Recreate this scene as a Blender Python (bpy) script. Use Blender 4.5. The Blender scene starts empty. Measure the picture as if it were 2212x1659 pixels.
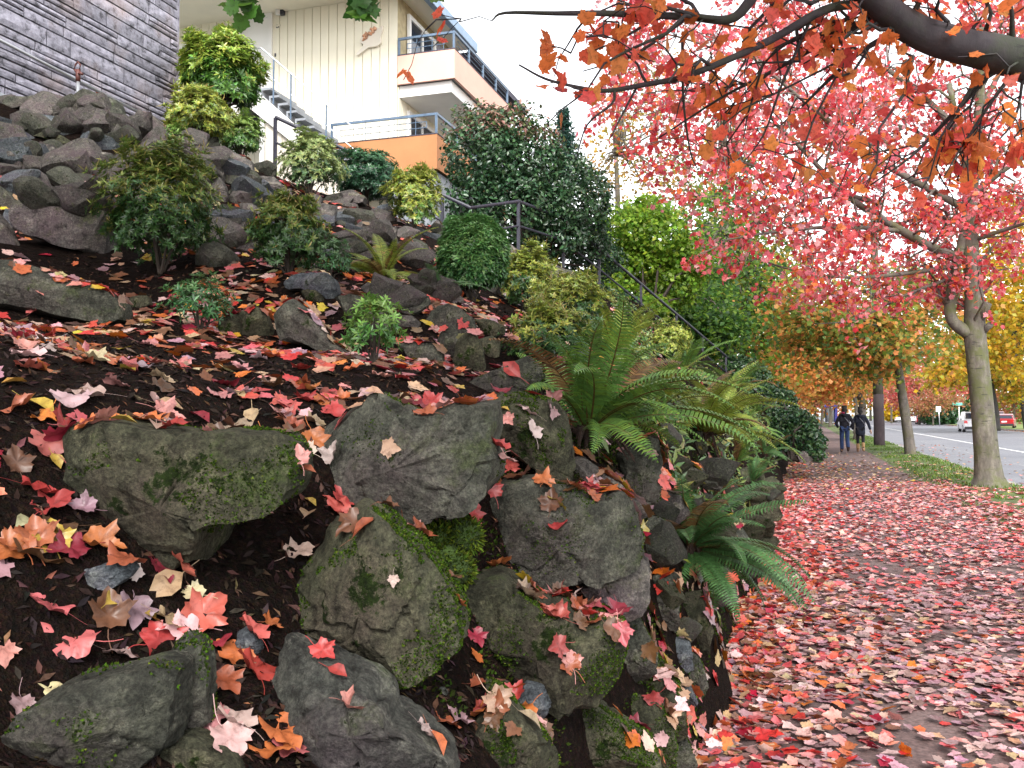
import bpy, bmesh, math, random
import numpy as np
from mathutils import Vector, Matrix, Euler, noise
from mathutils.bvhtree import BVHTree

sc = bpy.context.scene
COL = sc.collection
rng = np.random.default_rng(7)
random.seed(7)
rad = math.radians

# ------------------------------------------------------------------ camera
# The street runs along +Y, the hill is on the -X side. Camera at eye height on the path.
F = 1973.0            # focal length in units of a 2212 x 1659 frame
CU, CV = 1106.0, 829.5
YAW, PITCH, CAMZ = rad(17.6), math.atan2(893.6 - CV, F), 1.45
cam_d = bpy.data.cameras.new('camera')
cam_d.sensor_width = 36.0
cam_d.lens = F / 2212.0 * 36.0
cam_d.clip_start = 0.05
cam_d.clip_end = 2000.0
cam = bpy.data.objects.new('camera', cam_d)
COL.objects.link(cam)
cam.location = (0, 0, CAMZ)
cam.rotation_euler = (rad(90) + PITCH, 0, YAW)
sc.camera = cam
CR = np.array(Euler(cam.rotation_euler).to_matrix())
CP = np.array([0, 0, CAMZ])
VR, VUP, VF = CR[:, 0], CR[:, 1], -CR[:, 2]

def raydir(u, v):
    return CR @ np.array([(u - CU) / F, -(v - CV) / F, -1.0])
def at(u, v, d):
    return CP + raydir(u, v) * d
def project(p):
    q = CR.T @ (np.asarray(p) - CP)
    return CU + F * q[0] / -q[2], CV - F * q[1] / -q[2], -q[2]

# ------------------------------------------------------------------ sky, sun, exposure
SUN_EL, SUN_AZ = rad(42), rad(160)      # soft light, high, from behind and to the right of the camera
w = bpy.data.worlds.new('World')
sc.world = w
w.use_nodes = True
nt = w.node_tree
sky = nt.nodes.new('ShaderNodeTexSky')
sky.sky_type = 'NISHITA'
sky.sun_disc = False
sky.sun_elevation = SUN_EL
sky.sun_rotation = SUN_AZ
sky.dust_density = 1.0
sky.air_density = 1.0
sky.ozone_density = 1.0
hs = nt.nodes.new('ShaderNodeHueSaturation')
hs.inputs['Saturation'].default_value = 0.12       # closed bright cloud
nt.links.new(sky.outputs[0], hs.inputs['Color'])
bg = nt.nodes['Background']
bg.inputs['Strength'].default_value = 0.15
nt.links.new(hs.outputs[0], bg.inputs['Color'])
sun_d = bpy.data.lights.new('sun', 'SUN')
sun_d.energy = 1.5
sun_d.angle = rad(25)
sun_d.color = (1.0, 0.96, 0.9)
sun = bpy.data.objects.new('sun', sun_d)
COL.objects.link(sun)
sd = Vector((math.sin(SUN_AZ) * math.cos(SUN_EL), math.cos(SUN_AZ) * math.cos(SUN_EL), math.sin(SUN_EL)))
sun.rotation_euler = sd.to_track_quat('Z', 'Y').to_euler()
sun.location = (0, 0, 40)
sc.view_settings.view_transform = 'Standard'
sc.view_settings.look = 'None'
sc.view_settings.gamma = 1.0
sc.view_settings.use_curve_mapping = False
sc.view_settings.exposure = 1.8
sc.cycles.max_bounces = 6
sc.cycles.transparent_max_bounces = 4

# ------------------------------------------------------------------ helpers
def tag(o, label=None, cat=None, group=None, kind=None):
    if label: o['label'] = label
    if cat: o['category'] = cat
    if group: o['group'] = group
    if kind: o['kind'] = kind
    return o
def empty(name, loc=(0, 0, 0), rz=0.0):
    o = bpy.data.objects.new(name, None)
    COL.objects.link(o)
    o.location = loc
    o.rotation_euler = (0, 0, rz)
    o.empty_display_size = 0.1
    return o
def link(name, me, parent=None, mat=None):
    o = bpy.data.objects.new(name, me)
    COL.objects.link(o)
    if parent is not None: o.parent = parent
    if mat is not None and not me.materials: me.materials.append(mat)
    return o

class MB:
    """collects geometry; verts in the local space of the object to be built"""
    def __init__(s):
        s.v = []; s.f = []; s.n = 0
    def add(s, v, f):
        v = np.asarray(v, float).reshape(-1, 3)
        s.v.append(v)
        s.f.extend([tuple(i + s.n for i in q) for q in f])
        s.n += len(v)
        return s
    def box(s, a, b):
        (x0, y0, z0), (x1, y1, z1) = a, b
        x0, x1 = min(x0, x1), max(x0, x1); y0, y1 = min(y0, y1), max(y0, y1); z0, z1 = min(z0, z1), max(z0, z1)
        v = [(x0, y0, z0), (x1, y0, z0), (x1, y1, z0), (x0, y1, z0), (x0, y0, z1), (x1, y0, z1), (x1, y1, z1), (x0, y1, z1)]
        return s.add(v, [(3, 2, 1, 0), (4, 5, 6, 7), (0, 1, 5, 4), (1, 2, 6, 5), (2, 3, 7, 6), (3, 0, 4, 7)])
    def tube(s, pts, r, seg=6, cap=True):
        pts = np.asarray(pts, float); n = len(pts)
        r = np.full(n, r, float) if np.isscalar(r) else np.asarray(r, float)
        t = np.gradient(pts, axis=0)
        t /= np.linalg.norm(t, axis=1, keepdims=True) + 1e-9
        ref = np.array([0, 0, 1.0]) if abs(t[:, 2]).mean() < 0.8 else np.array([1.0, 0, 0])
        a = np.cross(t, ref); a /= np.linalg.norm(a, axis=1, keepdims=True) + 1e-9
        b = np.cross(t, a)
        th = np.arange(seg) * 2 * math.pi / seg
        v = pts[:, None, :] + r[:, None, None] * (np.cos(th)[None, :, None] * a[:, None, :] + np.sin(th)[None, :, None] * b[:, None, :])
        f = []
        for i in range(n - 1):
            for j in range(seg):
                k = (j + 1) % seg
                f.append((i * seg + j, i * seg + k, (i + 1) * seg + k, (i + 1) * seg + j))
        if cap:
            f.append(tuple(range(seg))[::-1]); f.append(tuple((n - 1) * seg + j for j in range(seg)))
        return s.add(v.reshape(-1, 3), f)
    def prism(s, poly, axis, a, b):
        """poly: 2D points; axis 0/1/2 extruded from a to b. the two other axes keep their order"""
        n = len(poly); v = []
        for h in (a, b):
            for (p, q) in poly:
                v.append([(h, p, q), (p, h, q), (p, q, h)][axis])
        f = [tuple(range(n)), tuple(range(n, 2 * n))[::-1]]
        for i in range(n):
            k = (i + 1) % n
            f.append((i, i + n, k + n, k))
        return s.add(v, f)
    def mesh(s, name, mat=None, smooth=False, bevel=0.0):
        me = bpy.data.meshes.new(name)
        me.from_pydata(np.concatenate(s.v).tolist() if s.v else [], [], s.f)
        bm = bmesh.new(); bm.from_mesh(me)
        bmesh.ops.recalc_face_normals(bm, faces=bm.faces)
        if bevel > 0:
            bmesh.ops.bevel(bm, geom=bm.edges[:], offset=bevel, segments=2, affect='EDGES', profile=0.6, clamp_overlap=True)
        bm.to_mesh(me); bm.free()
        if smooth: me.shade_smooth()
        if mat: me.materials.append(mat)
        return me
    def build(s, name, mat, parent=None, smooth=False, bevel=0.0):
        return link(name, s.mesh(name, mat, smooth, bevel), parent)

def fast_mesh(name, v, f, mat=None, col=None, smooth=False):
    """v (n,3) array, f (m,k) int array of equal sized faces, col (n,3) colours per vertex"""
    me = bpy.data.meshes.new(name)
    v = np.ascontiguousarray(v, np.float32); f = np.ascontiguousarray(f, np.int32)
    k = f.shape[1]
    me.vertices.add(len(v)); me.vertices.foreach_set('co', v.ravel())
    me.loops.add(f.size); me.loops.foreach_set('vertex_index', f.ravel())
    me.polygons.add(len(f))
    me.polygons.foreach_set('loop_start', np.arange(0, f.size, k, dtype=np.int32))
    me.polygons.foreach_set('loop_total', np.full(len(f), k, np.int32))
    if smooth: me.polygons.foreach_set('use_smooth', np.ones(len(f), bool))
    me.update(calc_edges=True)
    if col is not None:
        a = me.color_attributes.new('Col', 'FLOAT_COLOR', 'POINT')
        c = np.ones((len(v), 4), np.float32); c[:, :3] = col
        a.data.foreach_set('color', c.ravel())
    if mat: me.materials.append(mat)
    return me

def rotmats(n, up=None, tilt=0.3, r=rng):
    """n random frames whose z axis is near up (n,3) with gaussian tilt (radians)"""
    if up is None: up = np.tile([0, 0, 1.0], (n, 1))
    z = up + r.normal(0, tilt, (n, 3)); z /= np.linalg.norm(z, axis=1, keepdims=True)
    a = r.normal(0, 1, (n, 3)); x = np.cross(a, z); x /= np.linalg.norm(x, axis=1, keepdims=True) + 1e-9
    y = np.cross(z, x)
    return np.stack([x, y, z], axis=2)
def scatter(lv, lf, pos, R, size, col):
    """copies of a small leaf mesh (lv verts, lf faces equal sized) as one vertex/face array"""
    n, k = len(pos), len(lv)
    size = np.broadcast_to(np.asarray(size, float), (n,)) if np.ndim(size) <= 1 else size
    V = np.einsum('nij,kj->nki', R, lv) * size[:, None, None] + pos[:, None, :]
    Fc = (lf[None, :, :] + (np.arange(n) * k)[:, None, None]).reshape(-1, lf.shape[1])
    C = np.repeat(col, k, axis=0)
    return V.reshape(-1, 3), Fc, C
def palette(n, cols, wts=None, jitter=0.12, r=rng):
    cols = np.asarray(cols, float)
    p = None if wts is None else np.asarray(wts, float) / np.sum(wts)
    c = cols[r.choice(len(cols), n, p=p)]
    c = c * (1 + r.normal(0, jitter, (n, 1))) * (1 + r.normal(0, jitter * 0.4, (n, 3)))
    return np.clip(c, 0.002, 0.95)

# leaf shapes -----------------------------------------------------
def maple_shape():
    half = [(0.0, -0.40), (0.12, -0.36), (0.30, -0.40), (0.33, -0.26), (0.40, -0.20), (0.36, -0.08), (0.54, 0.10), (0.44, 0.14), (0.40, 0.26), (0.27, 0.20), (0.24, 0.36), (0.16, 0.40), (0.12, 0.52), (0.0, 0.66)]
    out = half + [(-x, y) for x, y in half[-2:0:-1]]
    v = [(0.0, -0.02, -0.03)]
    for x, y in out:
        v.append((x, y, 0.22 * abs(x) - 0.12 * max(0, y) ** 2 - 0.12 * x * x))
    n = len(out)
    f = [(0, i + 1, (i + 1) % n + 1) for i in range(n)]
    return np.array(v), np.array(f)
def maple_low():
    out = [(0, -0.4), (0.32, -0.38), (0.36, -0.1), (0.52, 0.12), (0.26, 0.24), (0, 0.62), (-0.26, 0.24), (-0.52, 0.12), (-0.36, -0.1), (-0.32, -0.38)]
    v = [(0, 0, -0.03)] + [(x, y, 0.2 * abs(x) - 0.12 * max(0, y) ** 2) for x, y in out]
    n = len(out)
    return np.array(v), np.array([(0, i + 1, (i + 1) % n + 1) for i in range(n)])
def oval_shape(wd=0.3, fold=0.12, n=1):
    v = [(0, -0.5, 0), (wd * 0.8, -0.15, fold), (wd * 0.85, 0.12, fold), (0, 0.5, -0.06), (-wd * 0.85, 0.12, fold), (-wd * 0.8, -0.15, fold), (0, 0, 0.02)]
    return np.array(v), np.array([(6, 0, 1), (6, 1, 2), (6, 2, 3), (6, 3, 4), (6, 4, 5), (6, 5, 0)])
def blade_shape(wd=0.16):
    v = [(0, 0, 0), (wd, 0.45, 0.06), (0, 1.0, -0.06), (-wd, 0.45, 0.06)]
    return np.array(v), np.array([(0, 1, 2), (0, 2, 3)])
MAPLE, MAPLE_L, OVAL, BLADE = maple_shape(), maple_low(), oval_shape(), blade_shape()
def kite_shape():
    v = [(0, -0.45, 0), (0.42, 0.0, 0.10), (0, 0.55, -0.04), (-0.42, 0.05, 0.10)]
    return np.array(v), np.array([(0, 1, 2), (0, 2, 3)])
KITE = kite_shape()

# ------------------------------------------------------------------ materials
def newmat(name):
    m = bpy.data.materials.new(name); m.use_nodes = True
    n = m.node_tree; b = n.nodes['Principled BSDF']
    return m, n, b
def N(n, t, **kw):
    x = n.nodes.new(t)
    for k, v in kw.items():
        if k in x.inputs: x.inputs[k].default_value = v
        else: setattr(x, k, v)
    return x
def ramp(n, fac, stops):
    r = n.nodes.new('ShaderNodeValToRGB')
    e = r.color_ramp.elements
    while len(e) < len(stops): e.new(0.5)
    for i, (p, c) in enumerate(stops):
        e[i].position = p
        e[i].color = (*c, 1) if len(c) == 3 else c
    n.links.new(fac, r.inputs[0])
    return r.outputs[0]
def tex(n, kind='ShaderNodeTexNoise', coord='Object', scale=5.0, detail=6.0, **kw):
    tc = n.nodes.new('ShaderNodeTexCoord')
    t = n.nodes.new(kind)
    t.inputs['Scale'].default_value = scale
    if 'Detail' in t.inputs: t.inputs['Detail'].default_value = detail
    for k, v in kw.items():
        if k in t.inputs: t.inputs[k].default_value = v
        else: setattr(t, k, v)
    n.links.new(tc.outputs[coord], t.inputs['Vector'])
    return t
def mix(n, fac, a, b, blend='MIX'):
    x = n.nodes.new('ShaderNodeMix'); x.data_type = 'RGBA'; x.blend_type = blend
    for s, val in ((0, fac), (6, a), (7, b)):
        if hasattr(val, 'links') or hasattr(val, 'is_linked'): n.links.new(val, x.inputs[s])
        elif s == 0: x.inputs[0].default_value = val
        else: x.inputs[s].default_value = (*val, 1) if len(val) == 3 else val
    return x.outputs[2]
def bump(n, b, h, strength=0.4, dist=0.02):
    x = n.nodes.new('ShaderNodeBump')
    x.inputs['Strength'].default_value = strength; x.inputs['Distance'].default_value = dist
    n.links.new(h, x.inputs['Height']); n.links.new(x.outputs[0], b.inputs['Normal'])
    return x
def simple(name, col, rough=0.6, var=0.15, scale=6.0, metal=0.0, bumps=0.0, coord='Object', bdist=0.01):
    m, n, b = newmat(name)
    t = tex(n, scale=scale, coord=coord)
    c = ramp(n, t.outputs[0], [(0.3, tuple(x * (1 - var) for x in col)), (0.7, tuple(min(1, x * (1 + var)) for x in col))])
    n.links.new(c, b.inputs['Base Color'])
    b.inputs['Roughness'].default_value = rough; b.inputs['Metallic'].default_value = metal
    if bumps: bump(n, b, tex(n, scale=scale * 6, coord=coord).outputs[0], bumps, bdist)
    return m
def leafmat(name, trans=0.4, rough=0.45, source='attr', spec=0.4, vein=False):
    """leaf blade: reflects and lets light through; colour from the mesh attribute or the object"""
    m, n, b = newmat(name)
    if source == 'attr':
        a = n.nodes.new('ShaderNodeVertexColor'); a.layer_name = 'Col'; c = a.outputs[0]
    else:
        a = n.nodes.new('ShaderNodeObjectInfo'); c = a.outputs['Color']
    t = tex(n, coord='Object', scale=45.0 if source == 'attr' else 3.2, detail=7.0, Roughness=0.7)
    k = ramp(n, t.outputs[0], [(0.32, (0.42, 0.36, 0.33)), (0.48, (0.95, 0.92, 0.9)), (0.72, (1.2, 1.2, 1.2))])
    c = mix(n, 1.0, c, k, 'MULTIPLY')
    n.links.new(c, b.inputs['Base Color'])
    b.inputs['Roughness'].default_value = rough
    b.inputs['Specular IOR Level'].default_value = spec
    tr = n.nodes.new('ShaderNodeBsdfTranslucent')
    n.links.new(c, tr.inputs['Color'])
    ms = n.nodes.new('ShaderNodeMixShader'); ms.inputs[0].default_value = trans
    n.links.new(b.outputs[0], ms.inputs[1]); n.links.new(tr.outputs[0], ms.inputs[2])
    n.links.new(ms.outputs[0], n.nodes['Material Output'].inputs['Surface'])
    return m
M = {}
M['leaf'] = leafmat('tree_leaf', 0.6)
M['leaf_obj'] = leafmat('single_tree_leaf', 0.6, source='obj')
M['litter'] = leafmat('fallen_leaf', 0.15, 0.42, spec=0.5)
M['litter_obj'] = leafmat('single_fallen_leaf', 0.15, 0.42, source='obj', spec=0.5)
M['green'] = leafmat('evergreen_leaf', 0.22, 0.3, spec=0.5)
M['frond'] = leafmat('fern_frond', 0.3, 0.45)
def rockmat(name, base, warm, moss, mossamt=0.5, rough=0.85):
    m, n, b = newmat(name)
    t1 = tex(n, scale=2.3, detail=8.0, coord='Object', Roughness=0.65)
    t2 = tex(n, scale=16.0, detail=8.0, coord='Object', Roughness=0.7)
    t3 = tex(n, scale=4.2, detail=9.0, coord='Object', Roughness=0.72)
    oi = n.nodes.new('ShaderNodeObjectInfo')
    c = ramp(n, t1.outputs[0], [(0.3, tuple(x * 0.6 for x in base)), (0.5, base), (0.7, warm)])
    sp = ramp(n, t2.outputs[0], [(0.32, (0.35, 0.35, 0.35)), (0.5, (1, 1, 1)), (0.68, (1.7, 1.7, 1.6))])
    c = mix(n, 0.9, c, sp, 'MULTIPLY')
    brn = ramp(n, tex(n, scale=1.7, detail=7.0, coord='Object', Roughness=0.7).outputs[0], [(0.48, (0, 0, 0)), (0.62, (0.8, 0.8, 0.8))])
    c = mix(n, brn, c, (base[0] * 0.95, base[1] * 0.72, base[2] * 0.9))
    # object to object difference
    hv = n.nodes.new('ShaderNodeHueSaturation')
    mr = n.nodes.new('ShaderNodeMapRange'); mr.inputs['To Min'].default_value = 0.7; mr.inputs['To Max'].default_value = 1.25
    n.links.new(oi.outputs['Random'], mr.inputs['Value']); n.links.new(mr.outputs[0], hv.inputs['Value'])
    n.links.new(c, hv.inputs['Color']); c = hv.outputs[0]
    lich = ramp(n, tex(n, scale=7.0, detail=8.0, coord='Object', Roughness=0.7).outputs[0], [(0.55, (0, 0, 0)), (0.68, (1, 1, 1))])
    c = mix(n, mix(n, 0.5, (0, 0, 0), lich), c, tuple(x * 2.4 for x in moss))
    pale = ramp(n, tex(n, scale=11.0, detail=10.0, coord='Object', Roughness=0.8).outputs[0], [(0.54, (0, 0, 0)), (0.6, (1, 1, 1))])
    c = mix(n, mix(n, 0.35, (0, 0, 0), pale), c, tuple(min(1, x * 1.9) for x in warm))
    pit = ramp(n, tex(n, scale=9.0, detail=6.0, coord='Object', Roughness=0.6).outputs[0], [(0.30, (0.25, 0.25, 0.25)), (0.40, (1, 1, 1))])
    c = mix(n, 1.0, c, pit, 'MULTIPLY')
    grain = ramp(n, tex(n, scale=95.0, detail=6.0, coord='Object', Roughness=0.8).outputs[0], [(0.36, (0.35, 0.35, 0.35)), (0.5, (1, 1, 1)), (0.64, (1.8, 1.8, 1.7))])
    c = mix(n, 0.8, c, grain, 'MULTIPLY')
    mk = ramp(n, t3.outputs[0], [(0.635 - 0.13 * mossamt, (0, 0, 0)), (0.66 - 0.13 * mossamt, (1, 1, 1))])
    mcol = ramp(n, tex(n, scale=60.0, detail=4.0, coord='Object').outputs[0], [(0.35, tuple(x * 0.35 for x in moss)), (0.7, moss)])
    c = mix(n, mk, c, mcol)
    n.links.new(c, b.inputs['Base Color'])
    b.inputs['Roughness'].default_value = rough
    b.inputs['Specular IOR Level'].default_value = 0.12
    h = mix(n, mk, t2.outputs[0], tex(n, scale=90.0, detail=4.0, coord='Object').outputs[0], 'MIX')
    h2 = mix(n, 0.5, h, tex(n, scale=42.0, detail=9.0, coord='Object', Roughness=0.75).outputs[0])
    bump(n, b, h2, 1.0, 0.06)
    return m
M['rock'] = rockmat('grey_green_rock', (0.072, 0.074, 0.060), (0.12, 0.118, 0.094), (0.024, 0.038, 0.007), 0.15)
M['rock_moss'] = rockmat('mossy_rock', (0.068, 0.069, 0.045), (0.11, 0.105, 0.066), (0.022, 0.040, 0.006), 0.5)
M['rock_bare'] = rockmat('bare_grey_rock', (0.10, 0.103, 0.092), (0.14, 0.137, 0.118), (0.03, 0.045, 0.012), 0.0)
M['rock_up'] = rockmat('brown_grey_rock', (0.105, 0.096, 0.09), (0.18, 0.162, 0.145), (0.05, 0.065, 0.02), 0.05)
M['rock_blue'] = rockmat('blue_grey_rock', (0.088, 0.10, 0.112), (0.145, 0.15, 0.153), (0.035, 0.05, 0.02), 0.12)
M['moss'] = simple('moss', (0.04, 0.075, 0.01), 0.95, 0.5, 30.0, bumps=1.0, bdist=0.02)
def mulchmat():
    m, n, b = newmat('dark_mulch')
    t = tex(n, scale=30.0, detail=10.0, Roughness=0.85); t2 = tex(n, 'ShaderNodeTexVoronoi', scale=110.0)
    c = ramp(n, t.outputs[0], [(0.3, (0.004, 0.003, 0.003)), (0.52, (0.018, 0.0115, 0.009)), (0.78, (0.085, 0.048, 0.034))])
    c = mix(n, 0.35, c, t2.outputs['Color'], 'MULTIPLY')
    n.links.new(c, b.inputs['Base Color']); b.inputs['Roughness'].default_value = 0.95; b.inputs['Specular IOR Level'].default_value = 0.05
    h = mix(n, 0.5, t.outputs[0], t2.outputs['Distance'])
    bump(n, b, h, 1.0, 0.08)
    return m
M['mulch'] = mulchmat()
M['moss_leaf'] = leafmat('moss_shoot', 0.1, 0.95, spec=0.02)
M['chip'] = leafmat('bark_chip', 0.0, 0.8, spec=0.08)
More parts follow.
